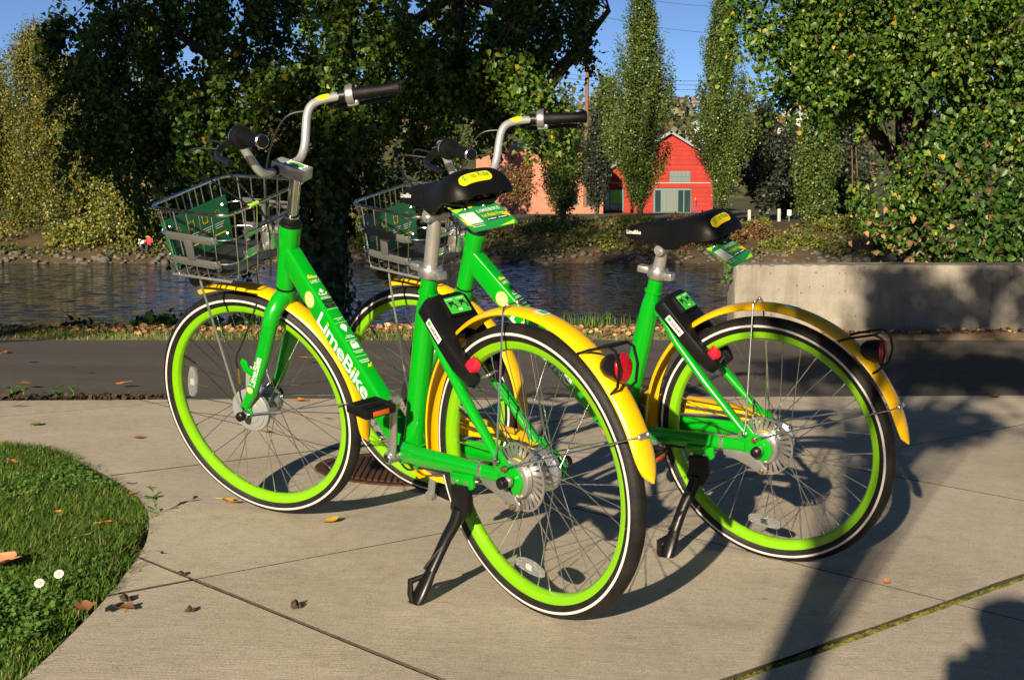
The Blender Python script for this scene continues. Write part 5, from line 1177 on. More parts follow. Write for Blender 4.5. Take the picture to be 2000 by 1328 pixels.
# --- fork
def fork_crown_mb():
    d = SDIR; c = HB - d * 0.004; mb = MB()
    mb.tube([c, c - d * 0.012, c - d * 0.032, c - d * 0.05], [0.0265, 0.028, 0.030, 0.026], 24, up=(0, 1, 0))
    for s in (1, -1):
        mb.tube([c - d * 0.02 + Vector((0, 0.0, 0)), c - d * 0.034 + Vector((0, s * 0.028, 0)), c - d * 0.056 + Vector((0.0, s * 0.050, 0)), c - d * 0.09 + Vector((0.002, s * 0.057, 0))], [0.026, 0.0255, 0.0235, 0.0215], 18, up=(1, 0, 0))
    return mb
FB0 = HB - SDIR * 0.085
def fork_blade_mb(s):
    P = [FB0 + Vector((0.001, s * 0.0565, 0)), FB0 + (FAX - FB0) * 0.35 + Vector((-0.006, s * 0.061, 0)), FB0 + (FAX - FB0) * 0.75 + Vector((-0.004, s * 0.0635, 0)), FAX + Vector((-0.005, s * 0.064, 0.022))]
    return MB().tube(P, [0.0217, 0.0205, 0.0165, 0.0125], 18, flat=0.86, up=(1, 0, 0))
def fork_end_mb(s):
    return MB().prism([(-0.016, 0.035), (0.012, 0.032), (0.016, 0.0), (0.010, -0.016), (-0.006, -0.018), (-0.018, -0.008)], FAX + Vector((0, s * 0.0605, 0)), (1, 0, 0), (0, 0, 1), s * 0.007, 0.002)

# --- saddle (low setting)
SAD = [(0.4020, 0.0050, 0.8730, 0.8710), (0.3980, 0.0140, 0.8820, 0.8650), (0.3840, 0.0210, 0.8910, 0.8590), (0.3450, 0.0250, 0.9000, 0.8550), (0.3000, 0.0290, 0.9050, 0.8510), (0.2720, 0.0380, 0.9080, 0.8430), (0.2500, 0.0440, 0.9120, 0.8390), (0.2220, 0.0570, 0.9190, 0.8490), (0.1900, 0.0710, 0.9290, 0.8630), (0.1600, 0.0810, 0.9375, 0.8720), (0.1350, 0.0860, 0.9385, 0.8750), (0.1180, 0.0840, 0.9310, 0.8780), (0.1050, 0.0780, 0.9190, 0.8800), (0.0950, 0.0680, 0.9050, 0.8810), (0.0890, 0.0550, 0.8940, 0.8810)]
def saddle_z(x, y):
    """height of the saddle top at x, y"""
    X = [-q[0] for q in SAD]; w = float(np.interp(-x, X, [q[1] for q in SAD])); zt = float(np.interp(-x, X, [q[2] for q in SAD])); ze = float(np.interp(-x, X, [q[3] for q in SAD]))
    t = max(-1.0, min(1.0, y / w)); s_ = math.asin(math.copysign(abs(t) ** (1 / 0.92), t)) / (PI / 2) if t else 0.0
    return zt - (zt - ze) * abs(s_) ** 2.6
def saddle_mb():
    m = 20; vs = []; fs = []; k = 2 * (m + 1)
    for (x, w, zt, ze) in SAD:
        top = []
        for j in range(m + 1):
            s = -1 + 2 * j / m; a = abs(s) ** 2.6; g = 0.004 * math.exp(-(s / 0.16) ** 2) if 0.15 < x < 0.33 else 0.0
            y = w * math.copysign(abs(math.sin(s * PI / 2)) ** 0.92, s) if s else 0; top.append((x, y, zt - g - (zt - ze) * a))
        bot = [(x, y * 0.86, max(z - 0.014, ze + 0.004) if 0 < j < m else z) for j, (x_, y, z) in enumerate(top)]
        bot = [(p[0], p[1], min(p[2], t[2] - 0.001)) for p, t in zip(bot, top)]; vs += top + bot[::-1]
    for i in range(len(SAD) - 1):
        for j in range(k): fs.append((i * k + j, i * k + (j + 1) % k, (i + 1) * k + (j + 1) % k, (i + 1) * k + j))
    fs += [tuple(range(k - 1, -1, -1)), tuple((len(SAD) - 1) * k + j for j in range(k))]
    mb = MB(); mb.add(vs, [f[::-1] for f in fs]); return mb
ST_X, ST_Y = 0.1100, 0.020
def on_saddle(tx, ty, h):
    """a point of the sticker: tx to the right seen from behind, ty forwards up the slope"""
    y = ST_Y - tx; x = ST_X + ty * 0.66; return (x - 0.0, y, saddle_z(x, y) + h)
def lay_on_saddle(me, h):
    for v in me.vertices: v.co = on_saddle(v.co.x, v.co.y, h)
    return me
def saddle_base_mb():
    mb = MB()
    loop = [(0.205, 0.040, 0.874), (0.165, 0.052, 0.872), (0.132, 0.046, 0.870), (0.116, 0.028, 0.869), (0.112, 0.0, 0.868), (0.116, -0.028, 0.869), (0.132, -0.046, 0.870), (0.165, -0.052, 0.872), (0.205, -0.040, 0.874)]
    mb.tube(loop, [0.008, 0.0085, 0.0085, 0.008, 0.008, 0.008, 0.0085, 0.0085, 0.008], 12)
    for s in (1, -1): mb.ball((0.135, s * 0.043, 0.886), (0.028, 0.022, 0.020), 12)
    mb.box((0.24, 0, 0.870), (0.14, 0.06, 0.022), None, 0.008)
    return mb
def saddle_rail_mb():
    mb = MB()
    for s in (1, -1): mb.tube([(0.352, s * 0.010, 0.880), (0.343, s * 0.014, 0.868), (0.322, s * 0.021, 0.842), (0.308, s * 0.022, 0.838), (0.246, s * 0.022, 0.838), (0.232, s * 0.024, 0.844), (0.222, s * 0.032, 0.872)], 0.0038, 8)
    return mb
PTOP = Vector((0.2905, 0, 0.832))
def seat_clamp_head_mb():
    mb = MB(); mb.tube([PTOP + Vector((0, -0.029, 0)), PTOP + Vector((0, 0.029, 0))], 0.014, 16, up=(0, 0, 1)); mb.tube([PTOP + Vector((-0.002, -0.032, -0.002)), PTOP + Vector((-0.002, 0.034, -0.002))], 0.006, 8, up=(0, 0, 1)); return mb
def seat_post_mb(L):
    t = PTOP + Vector((0.004, 0, -0.004)); return MB().tube([t, t - STD * 0.012, t - STD * 0.03, t - STD * L], [0.0125, 0.0145, 0.0165, 0.0165], 22, up=(0, 1, 0))
def post_clamp_mb():
    mb = MB(); c = STT + STD * 0.004; mb.tube([c - STD * 0.004, c + STD * 0.001, c + STD * 0.017, c + STD * 0.022], [0.0270, 0.0285, 0.0285, 0.0262], 28, up=(0, 1, 0))
    q = c + STD * 0.010; mb.box(q + Vector((-0.034, 0, -0.010)), (0.022, 0.026, 0.020), None, 0.003)
    mb.bar(q + Vector((0.024, 0.004, 0.006)), q + Vector((0.054, 0.008, 0.012)), 0.026, 0.019, bev=0.004)
    return mb

# --- handlebar
HBAR = [(0.890, 0.0, 1.000), (0.890, 0.05, 1.000), (0.889, 0.076, 1.004), (0.888, 0.096, 1.018), (0.887, 0.114, 1.044), (0.887, 0.131, 1.080), (0.886, 0.146, 1.108), (0.880, 0.162, 1.126), (0.866, 0.182, 1.133), (0.842, 0.208, 1.134), (0.803, 0.240, 1.132), (0.690, 0.299, 1.128)]
def handlebar_mb():
    L = [Vector((x, y, z)) for x, y, z in HBAR]; Rr = [Vector((x, -y, z)) for x, y, z in HBAR[1:]][::-1]
    P = Rr + L; Q = []                               # smooth the bends
    for i in range(len(P) - 1):
        p0, p1, p2, p3 = P[max(i - 1, 0)], P[i], P[i + 1], P[min(i + 2, len(P) - 1)]
        for k in range(3):
            t = k / 3; Q.append(0.5 * ((2 * p1) + (p2 - p0) * t + (2 * p0 - 5 * p1 + 4 * p2 - p3) * t * t + (3 * p1 - p0 - 3 * p2 + p3) * t ** 3))
    Q.append(P[-1]); return MB().tube(Q, 0.0112, 16, up=(1, 0, 0))
def along(s, f):
    a = Vector(HBAR[-2]); b = Vector(HBAR[-1]); p = a + (b - a) * f; return Vector((p.x, s * p.y, p.z))
def lathe_on_bar(s, prof, n=24, mb=None):
    mb = mb or MB(); a = along(s, 0); d = (along(s, 1) - a); P = [a + d * f for f, r in prof]; mb.tube(P, [r for f, r in prof], n, up=(0, 0, 1)); return mb
def grip_mb(s):
    if s > 0: pr = [(0.16, 0.0165), (0.20, 0.0175), (0.42, 0.0160), (0.60, 0.0158), (0.97, 0.0165), (1.0, 0.0165)]
    else: pr = [(0.42, 0.0165), (0.46, 0.0160), (0.60, 0.0145), (0.85, 0.0155), (1.0, 0.0185), (1.03, 0.0175)]
    return lathe_on_bar(s, pr)
def shifter_mb(s):
    if s < 0: return lathe_on_bar(s, [(0.06, 0.0185), (0.085, 0.0195), (0.12, 0.0185), (0.30, 0.0180), (0.42, 0.0172)])
    return lathe_on_bar(s, [(-0.01, 0.023), (0.02, 0.0285), (0.10, 0.029), (0.15, 0.026), (0.17, 0.019)])
def shifter_body_mb(s):
    if s < 0:
        mb = lathe_on_bar(s, [(-0.12, 0.019), (-0.09, 0.0265), (0.0, 0.0290), (0.060, 0.0275), (0.075, 0.0200)])
        p = along(s, -0.01); mb.box(p + Vector((-0.004, 0, -0.022)), (0.032, 0.026, 0.016), Matrix.Rotation(0.45, 3, 'Z'), 0.005); return mb
    return lathe_on_bar(s, [(-0.18, 0.014), (-0.14, 0.021), (-0.05, 0.022), (-0.02, 0.018)])
def shifter_window_mb(s):
    p = along(s, -0.015) + Vector((-0.019, -0.006, 0.016)); return MB().ball(p, (0.011, 0.009, 0.013), 14)
def grip_cap_mb(s):
    return lathe_on_bar(s, [(0.975, 0.0171), (1.015, 0.0171), (1.03, 0.0150)])
def brake_lever_mb(s):
    mb = MB(); a = along(s, -0.20); mb.tube([along(s, -0.27), along(s, -0.13)], 0.0165, 16, up=(0, 0, 1))
    P = [a + Vector((0.014, 0, -0.010)), a + Vector((0.040, s * 0.004, -0.020)), a + Vector((0.040, s * 0.030, -0.030)), a + Vector((0.010, s * 0.065, -0.036)), a + Vector((-0.045, s * 0.105, -0.036)), a + Vector((-0.075, s * 0.124, -0.040))]
    mb.tube(P, [0.009, 0.0085, 0.007, 0.006, 0.006, 0.0065], 10, flat=1.25); return mb
def bell_mb():
    mb = MB(); p = Vector((0.878, 0.150, 1.135)); mb.ball(p, (0.017, 0.017, 0.012), 16); mb.bar(p + Vector((0.0, -0.010, -0.008)), p + Vector((0.030, 0.018, -0.016)), 0.008, 0.004, bev=0.001); return mb
SX = Vector((math.sin(TH), 0, math.cos(TH)))          # square to the steering axis, forwards
def stem_top_mb():
    mb = MB(); c = Vector((0.856, 0, 0.992)); R = Matrix((SX, Vector((0, 1, 0)), SDIR)).transposed()
    mb.box(c + SX * -0.004, (0.080, 0.046, 0.033), R, 0.0035, seg=2); return mb
def stem_face_mb():
    mb = MB(); R = Matrix((SX, Vector((0, 1, 0)), SDIR)).transposed(); mb.box(Vector((0.890, 0, 1.000)) + SX * 0.010, (0.021, 0.046, 0.040), R, 0.003)
    mb.tube([(0.890, -0.026, 1.0), (0.890, 0.026, 1.0)], 0.0148, 20, up=(0, 0, 1)); return mb
def stem_post_mb():
    return MB().tube([HT + SDIR * 0.016, HT + SDIR * 0.145], 0.0138, 22, up=(0, 1, 0))
def headset_mb():
    return MB().tube([HT + SDIR * 0.0, HT + SDIR * 0.003, HT + SDIR * 0.010, HT + SDIR * 0.012, HT + SDIR * 0.020, HT + SDIR * 0.027, HT + SDIR * 0.030], [0.0285, 0.0305, 0.0290, 0.0225, 0.0215, 0.0200, 0.0165], 26, up=(0, 1, 0))

# --- basket: corners of the rim and of the floor
BK = dict(rf=(1.228, 0.162, 0.957), rr=(0.955, 0.180, 0.924), bf=(1.226, 0.146, 0.772), br=(1.012, 0.152, 0.744))
def bk_corner(t):
    """front and rear corner at height t (0 floor, 1 rim): x, half width, z"""
    L = lambda a, b: tuple(x + (y - x) * t for x, y in zip(BK[a], BK[b])); return L('bf', 'rf'), L('br', 'rr')
def bk_loop(t, r=0.05, n=6):
    f, b = bk_corner(t); C = [Vector((f[0], f[1], f[2])), Vector((b[0], b[1], b[2])), Vector((b[0], -b[1], b[2])), Vector((f[0], -f[1], f[2]))]; out = []
    for i in range(4):
        p, c, q = C[i - 1], C[i], C[(i + 1) % 4]; a = c + (p - c).normalized() * r; d = c + (q - c).normalized() * r
        for k in range(n + 1):
            u = k / n; out.append((1 - u) ** 2 * a + 2 * u * (1 - u) * c + u * u * d)
    return out
def bk_side(side, u, t):
    """a point on a basket wall: side L,R,F,B, u 0..1 along it"""
    f, b = bk_corner(t)
    if side in 'LR':
        s = 1 if side == 'L' else -1; return Vector((f[0] + (b[0] - f[0]) * u, s * (f[1] + (b[1] - f[1]) * u), f[2] + (b[2] - f[2]) * u))
    e = f if side == 'F' else b; return Vector((e[0], e[1] * (1 - 2 * u), e[2]))
def bk_wires():
    W = []
    for side, us in (('L', (0.16, 0.32, 0.48, 0.64, 0.80)), ('R', (0.16, 0.32, 0.48, 0.64, 0.80)), ('F', (0.10, 0.22, 0.34, 0.42, 0.50, 0.58, 0.66, 0.78, 0.90)), ('B', (0.10, 0.22, 0.36, 0.5, 0.64, 0.78, 0.90))):
        for u in us: W.append((side, u))
    return W
def wire_mb(side, u):
    inn = {'L': Vector((0, -1, 0)), 'R': Vector((0, 1, 0)), 'F': Vector((-1, 0, 0)), 'B': Vector((1, 0, 0))}[side]
    a = bk_side(side, u, 1.0); b = bk_side(side, u, 0.06); c = bk_side(side, u, 0.0) + inn * 0.012
    up = Vector((0, 0, 0.004)); return MB().tube([a - inn * 0.004 + up * 0.3, a - inn * 0.001 + up, a + inn * 0.003, b + inn * 0.001, bk_side(side, u, 0.015) + inn * 0.004, c, c + inn * 0.035], 0.0019, 6)
def bk_bracket_mb(s):
    """two slotted flat bars joined by a plate, on the outside of a side wall"""
    mb = MB(); side = 'L' if s > 0 else 'R'; o = Vector((0, s * 0.004, 0))
    for t in (0.62, 0.25):
        a = bk_side(side, 0.17, t) + o; b = bk_side(side, 0.78, t - 0.02) + o
        mb.bar(a, b, 0.003, 0.021, up=(0, 0, 1), bev=0.001)
        mb.bar(b, b + Vector((-0.012, -s * 0.010, 0.0)), 0.003, 0.019, bev=0.001)
    a = (bk_side(side, 0.46, 0.58) + o * 1.6); b = (bk_side(side, 0.46, 0.28) + o * 1.6); mb.bar(a, b, 0.026, 0.003, up=(0, 1, 0), bev=0.001)
    return mb
def bk_mount_mb():
    mb = MB()
    for t in (0.62, 0.30):
        a = bk_side('B', 0.2, t) + Vector((0.004, 0, 0)); b = bk_side('B', 0.8, t) + Vector((0.004, 0, 0)); mb.bar(a, b, 0.003, 0.022, bev=0.001)
    c = bk_side('B', 0.5, 0.45); 
    for s in (1, -1): mb.bar(c + Vector((0, s * 0.022, 0.035)), c + Vector((0, s * 0.022, -0.035)), 0.016, 0.004, up=(1, 0, 0), bev=0.001)
    mb.tube([c + Vector((0.0, 0, 0.02)), HT + SDIR * -0.012 + Vector((0.034, 0, 0))], 0.012, 12); mb.box(c + Vector((-0.012, 0, -0.01)), (0.034, 0.06, 0.05), None, 0.006); return mb
def bk_floor_mb():
    mb = MB(); f, b = BK['bf'], BK['br']; P = [(f[0] - 0.016, f[1] - 0.016, f[2] + 0.006), (b[0] + 0.014, b[1] - 0.016, b[2] + 0.006), (b[0] + 0.014, -b[1] + 0.016, b[2] + 0.006), (f[0] - 0.016, -f[1] + 0.016, f[2] + 0.006)]
    vs = P + [(x, y, z + 0.004) for x, y, z in P]; mb.add(vs, [(0, 3, 2, 1), (4, 5, 6, 7), (0, 1, 5, 4), (1, 2, 6, 5), (2, 3, 7, 6), (3, 0, 4, 7)][::1]); return mb
def bk_bolt_mb():
    mb = MB()
    for s in (1, -1):
        for u in (0.28, 0.72): p = bk_side('L' if s > 0 else 'R', u, 0.03); mb.ball(p + Vector((0, -s * 0.026, 0.010)), (0.008, 0.008, 0.005), 10)
    return mb
def bk_rail_mb(s):
    side = 'L' if s > 0 else 'R'; return MB().bar(bk_side(side, 0.05, 0.0) + Vector((0, -s * 0.004, -0.002)), bk_side(side, 0.98, 0.0) + Vector((0, -s * 0.004, -0.002)), 0.007, 0.007, bev=0.002)
def bk_panel_mb():
    """green advertising panel inside the front wall, with a short return round each corner"""
    mb = MB(); lo, hi = 0.06, 0.74; th = 0.0025; A = []
    ff = lambda t: bk_corner(t)[0]
    for t in (lo, hi):
        f = ff(t); x = f[0] - 0.008; w = f[1]; A.append([Vector((x - 0.030, w - 0.007, f[2] - 0.002)), Vector((x - 0.012, w - 0.010, f[2])), Vector((x, w - 0.026, f[2])), Vector((x, -w * 0.45, f[2])), Vector((x, -w + 0.045, f[2])), Vector((x, -w + 0.024, f[2]))])
    vs = A[0] + A[1]; k = 6; inn = [v + (Vector((-th, 0, 0)) if (i % k) > 1 else Vector((-th * 0.5, -math.copysign(th, v.y), 0))) for i, v in enumerate(vs)]
    fs = []
    for j in range(k - 1):
        fs.append((j, k + j, k + j + 1, j + 1)); fs.append((12 + j, 12 + j + 1, 12 + k + j + 1, 12 + k + j)); fs.append((k + j, 12 + k + j, 12 + k + j + 1, k + j + 1)); fs.append((j, j + 1, 12 + j + 1, 12 + j))
    fs += [(0, 12, 12 + k, k), (k - 1, 2 * k - 1, 12 + 2 * k - 1, 12 + k - 1)]
    mb.add(vs + inn, fs); return mb
def panel_print_mb():
    """icons and text lines on the inner (rear) side of the panel"""
    mb = MB(); W = 0.23
    def rect(x, y, w, h, mi): flat_poly([(x, y), (x + w, y), (x + w, y + h), (x, y + h)], mi, 0, mb)
    for i, cx in enumerate((-0.083, -0.028, 0.028, 0.083)):
        for k in range(8):                                           # a ring of ticks as an icon
            q = 2 * PI * k / 8; rect(cx + 0.010 * math.cos(q) - 0.0015, 0.022 + 0.010 * math.sin(q) - 0.0015, 0.003, 0.003, 1)
        if i in (1, 2): rect(cx - 0.011, 0.010, 0.022, 0.002, 1); rect(cx - 0.011, 0.010, 0.002, 0.026, 1); rect(cx + 0.009, 0.010, 0.002, 0.026, 1)
        for k in range(3): rect(cx - 0.021, -0.004 - k * 0.006, 0.042 - 0.006 * k, 0.0018, 0)
    rect(-0.06, -0.034, 0.045, 0.004, 1); rect(0.045, -0.034, 0.055, 0.004, 1)
    return mb

# --- lock
LO = Vector((0.300, 0, 0.692)); LU = Vector((-0.665, 0, -0.747)).normalized(); LN = Vector((-0.747, 0, 0.665)).normalized()
def lock_body_mb():
    poly = [(0.0, -0.046), (0.0, 0.046), (0.012, 0.062), (0.115, 0.064), (0.180, 0.062), (0.222, 0.050), (0.240, 0.034), (0.228, 0.027), (0.150, 0.031), (0.126, 0.028), (0.106, 0.014),
            (0.106, -0.014), (0.126, -0.028), (0.150, -0.031), (0.228, -0.027), (0.240, -0.034), (0.222, -0.050), (0.180, -0.062), (0.115, -0.064), (0.012, -0.062)]
    return MB().prism([(u, v) for u, v in poly], LO + LN * 0.034, LU, (0, 1, 0), 0.040 * (1 if LU.cross(Vector((0, 1, 0))).dot(LN) < 0 else -1), 0.006)
LOCK_F = frame_mtx(LO + LN * 0.0345, (0, -1, 0), -LU)         # x to the right seen from behind, y up
def lock_hump_mb():
    return MB().prism(rrect(0.070, 0.058, 0.006, 3, 0.014, -0.040), (0, 0, -0.002), (1, 0, 0), (0, 1, 0), 0.008, 0.002)
def lock_panel_mb():
    mb = flat_poly(rrect(0.058, 0.044, 0.002, 2, 0.016, -0.040), 0, 0.0065)
    for cx in (0.002, 0.032):
        flat_poly([(cx - 0.009, -0.038), (cx + 0.006, -0.038), (cx + 0.006, -0.030), (cx - 0.009, -0.030)], 1, 0.0068, mb)
        for k in range(7):
            q0 = -0.3 + 1.9 * PI / 2 * k / 6; mb.box((cx + 0.001 + 0.008 * math.cos(q0), -0.046 + 0.010 * math.sin(q0), 0.0068), (0.0042, 0.0042, 0.0002), None, 0, 1)
    for k in range(2): flat_poly([(-0.010 + k * 0.03, -0.0245), (0.010 + k * 0.03, -0.0245), (0.010 + k * 0.03, -0.0225), (-0.010 + k * 0.03, -0.0225)], 2, 0.0068, mb)
    flat_poly([(0.012, -0.056), (0.022, -0.056), (0.022, -0.051), (0.012, -0.051)], 2, 0.0068, mb)
    return mb
def lock_lever_mb():
    mb = MB(); p = LO + LU * 0.200 + LN * 0.030 + Vector((0, 0.036, 0)); mb.prism([(-0.020, -0.010), (0.006, -0.014), (0.018, -0.002), (0.012, 0.014), (-0.010, 0.016)], p, LU, (0, 1, 0), -0.020 * (1 if LU.cross(Vector((0, 1, 0))).dot(LN) < 0 else -1), 0.003); return mb
def lock_bolt_mb():
    a = LO + LU * 0.214 + LN * 0.014; return MB().tube([a + Vector((0, 0.045, 0)), a + LU * 0.008 + Vector((0, 0, 0)), a + Vector((0, -0.045, 0))], 0.0042, 10)
def lock_sticker_mb():
    mb = MB(); flat_poly([(0, 0), (0.060, 0), (0.060, 0.019), (0, 0.019)], 0, 0, mb)
    x = 0.018; k = 0
    while x < 0.056:
        w = (0.0010, 0.0018, 0.0012, 0.0024)[k % 4]; flat_poly([(x, 0.004), (x + w, 0.004), (x + w, 0.014), (x, 0.014)], 1, 0.0002, mb); x += w + (0.0012, 0.0009, 0.0016)[k % 3]; k += 1
    flat_poly([(0.009 + 0.006 * math.cos(2 * PI * i / 16), 0.010 + 0.006 * math.sin(2 * PI * i / 16)) for i in range(16)], 2, 0.0002, mb); return mb

# --- tail light
TLC = on_fender(RAX, 0.372, 134, 0, 0)
def tail_body_mb():
    mb = MB(); mb.lathe([(0.0, 0.020), (0.018, 0.018), (0.025, 0.006), (0.028, -0.012), (0.029, -0.030), (0.0, -0.030)], 24, c=(-0.272, 0, 0.607), axis='x'); return mb
def tail_lens_mb():
    mb = MB(); mb.lathe([(0.0285, -0.0305), (0.0285, -0.034), (0.025, -0.038), (0.0, -0.040)], 28, c=(-0.272, 0, 0.607), axis='x'); mb.v = [(x, y * 0.80, 0.607 + (z - 0.607) * 1.08) for x, y, z in mb.v]; return mb
def tail_guard_mb():
    mb = MB()
    for s in (1, -1):
        mb.tube([(-0.205, s * 0.026, 0.632), (-0.235, s * 0.026, 0.642), (-0.294, s * 0.026, 0.655), (-0.312, s * 0.026, 0.648), (-0.320, s * 0.026, 0.613), (-0.311, s * 0.026, 0.574), (-0.288, s * 0.024, 0.556), (-0.272, s * 0.014, 0.556)], 0.0032, 8)
    mb.tube([(-0.205, -0.030, 0.632), (-0.205, 0.030, 0.632)], 0.0036, 8); mb.tube([(-0.272, -0.018, 0.556), (-0.272, 0.018, 0.556)], 0.0036, 8)
    mb.tube([(-0.296, -0.026, 0.655), (-0.296, 0.026, 0.655)], 0.0032, 8)
    return mb

# --- drive
def crank_mb(s):
    """pointing along +z from the bottom bracket axle (built at the origin)"""
    y = s * 0.068; mb = MB(); mb.tube([(0, s * 0.040, 0), (0, s * 0.080, 0)], 0.015, 18, up=(0, 0, 1))
    P = [(0, y, -0.004), (0, y + s * 0.002, 0.05), (0, y + s * 0.012, 0.12), (0, y + s * 0.016, 0.165)]
    mb.tube(P, [0.0155, 0.0135, 0.0125, 0.0135], 16, flat=0.55, up=(1, 0, 0)); mb.tube([(0, y + s * 0.008, 0.165), (0, y + s * 0.024, 0.165)], 0.0140, 16, up=(0, 0, 1)); return mb
def crank_bolt_mb(s):
    mb = MB(); mb.tube([(0, s * 0.080, 0), (0, s * 0.0825, 0)], 0.0105, 16, up=(0, 0, 1)); return mb
def pedal_mb(s):
    """platform pedal, origin at its axle end, kept level"""
    mb = MB(); mb.tube([(0, s * 0.0, 0), (0, s * 0.105, 0)], 0.007, 10, up=(0, 0, 1))
    for x in (-0.036, 0.036): mb.box((x, s * 0.058, 0), (0.012, 0.084, 0.022), None, 0.004)
    for y in (0.020, 0.096): mb.box((0, s * y, 0), (0.080, 0.013, 0.022), None, 0.005)
    mb.box((0, s * 0.062, 0), (0.022, 0.078, 0.022), None, 0.005)
    return mb
def pedal_refl_mb(s):
    mb = MB()
    for x in (-0.0432, 0.0432): mb.box((x, s * 0.060, 0), (0.002, 0.044, 0.012), None, 0.0005)
    return mb
def chainring_mb():
    mb = MB(); mb.lathe([(0.020, -0.050), (0.072, -0.050), (0.074, -0.048), (0.072, -0.046), (0.020, -0.046)][::-1], 44, c=BB); return mb
def chainguard_mb():
    c = BB; poly = []
    for i in range(25):                                              # round the chainring, then the long arm to the hub
        q = math.radians(88 + 190 * 0 + (-178) * i / 24); poly.append((c.x + 0.098 * math.cos(q), c.z + 0.096 * math.sin(q)))
    poly += [(0.40, 0.212), (0.365, 0.238), (0.345, 0.270), (0.345, 0.352), (0.20, 0.364), (0.10, 0.358), (0.055, 0.356), (0.042, 0.380), (0.10, 0.398), (0.25, 0.406), (0.36, 0.408)]
    mb = MB(); mb.prism(poly, (0, -0.060, 0), (1, 0, 0), (0, 0, 1), 0.003, 0.0)
    P = [Vector((x, -0.058, z)) for x, z in poly[25 + 8:] + poly[:14]]
    top = [(0.042, -0.060, 0.380), (0.10, -0.060, 0.398), (0.25, -0.060, 0.406), (0.36, -0.060, 0.408)] + [(c.x + 0.098 * math.cos(math.radians(88 - 7.4 * i)), -0.060, c.z + 0.096 * math.sin(math.radians(88 - 7.4 * i))) for i in range(22)]
    vs = []; fs = []
    for (x, y, z) in top: vs += [(x, -0.062, z), (x, -0.034, z)]
    for i in range(len(top) - 1): fs.append((2 * i, 2 * i + 1, 2 * i + 3, 2 * i + 2))
    mb.add(vs, fs); return mb
def chain_mb(run):
    mb = MB()
    for (a, b) in ((Vector((0.455, -0.048, 0.384)), Vector((0.0, -0.050, 0.372))), (Vector((0.455, -0.048, 0.236)), Vector((0.0, -0.050, 0.298))))[run:run + 1]:
        n = 34
        for i in range(n):
            p = a + (b - a) * (i / n); q = a + (b - a) * ((i + 0.92) / n); dy = 0.0022 if i % 2 else 0.0010
            for s in (1, -1): mb.bar(p + Vector((0, s * dy, 0)), q + Vector((0, s * dy, 0)), 0.001, 0.007)
    return mb
def kick_mount_mb():
    return MB().prism([(0.215, 0.318), (0.135, 0.322), (0.132, 0.294), (0.140, 0.286), (0.205, 0.283), (0.214, 0.290)], (0, 0.0745, 0), (1, 0, 0), (0, 0, 1), 0.010, 0.003)
def kick_bracket_mb():
    mb = MB(); mb.prism([(0.205, 0.292), (0.150, 0.296), (0.146, 0.262), (0.150, 0.236), (0.166, 0.212), (0.186, 0.206), (0.204, 0.216), (0.214, 0.236), (0.204, 0.262)], (0, 0.086, 0), (1, 0, 0), (0, 0, 1), 0.022, 0.005); return mb
def kick_leg_mb():
    """flat twisted leg with a slotted foot"""
    foot = Vector((0.226, 0.196, 0.034)); P = [Vector((0.186, 0.080, 0.236)), Vector((0.193, 0.088, 0.205)), Vector((0.206, 0.108, 0.170)), Vector((0.214, 0.124, 0.140)), Vector((0.220, 0.150, 0.100))]
    mb = MB(); mb.tube(P, [0.016, 0.0170, 0.0155, 0.0150, 0.0155], 14, flat=0.75, up=(1, 0, 0))
    mb.tube([P[-1], P[-1] + (foot - P[-1]) * 0.3, P[-1] + (foot - P[-1]) * 0.72, foot], [0.0155, 0.0195, 0.0225, 0.0180], 14, flat=0.60, up=(1, 0, 0))
    mb.tube([P[3] + Vector((0.006, 0.003, 0)), P[4] + Vector((0.010, 0.004, -0.01)), foot + Vector((0.015, 0.0, 0.050)), foot + Vector((0.014, 0.004, 0.020)), foot + Vector((0.006, 0.006, 0.0))], [0.004, 0.006, 0.0085, 0.008, 0.006], 8)
    mb.tube([P[2] + Vector((-0.012, 0, 0)), P[3] + Vector((-0.002, 0.012, 0)), P[4] + Vector((0.012, 0.010, 0.005))], 0.0036, 8)
    mb.box(foot + Vector((0.004, 0.002, -0.002)), (0.040, 0.018, 0.010), Matrix.Rotation(-0.2, 3, 'X'), 0.003); return mb
def brake_arm_mb():
    return MB().prism([(0.112, 0.324), (0.108, 0.304), (0.064, 0.292), (0.026, 0.276), (0.004, 0.262), (-0.012, 0.266), (-0.014, 0.280), (0.0, 0.296), (0.006, 0.318), (0.03, 0.322), (0.07, 0.320)], (0, 0.066, 0), (1, 0, 0), (0, 0, 1), 0.006, 0.0015)
def cable_mb(pts, r=0.0026):
    P = [Vector(p) for p in pts]; Q = []
    for i in range(len(P) - 1):
        p0, p1, p2, p3 = P[max(i - 1, 0)], P[i], P[i + 1], P[min(i + 2, len(P) - 1)]
        for k in range(6):
            t = k / 6; Q.append(0.5 * ((2 * p1) + (p2 - p0) * t + (2 * p0 - 5 * p1 + 4 * p2 - p3) * t * t + (3 * p1 - p0 - 3 * p2 + p3) * t ** 3))
    Q.append(P[-1]); return MB().tube(Q, r, 7)
def bolt_mb(p, r=0.006, h=0.006, s=1):
    mb = MB(); mb.tube([(p[0], p[1], p[2]), (p[0], p[1] + s * h, p[2])], [r, r * 0.8], 12, up=(0, 0, 1)); return mb

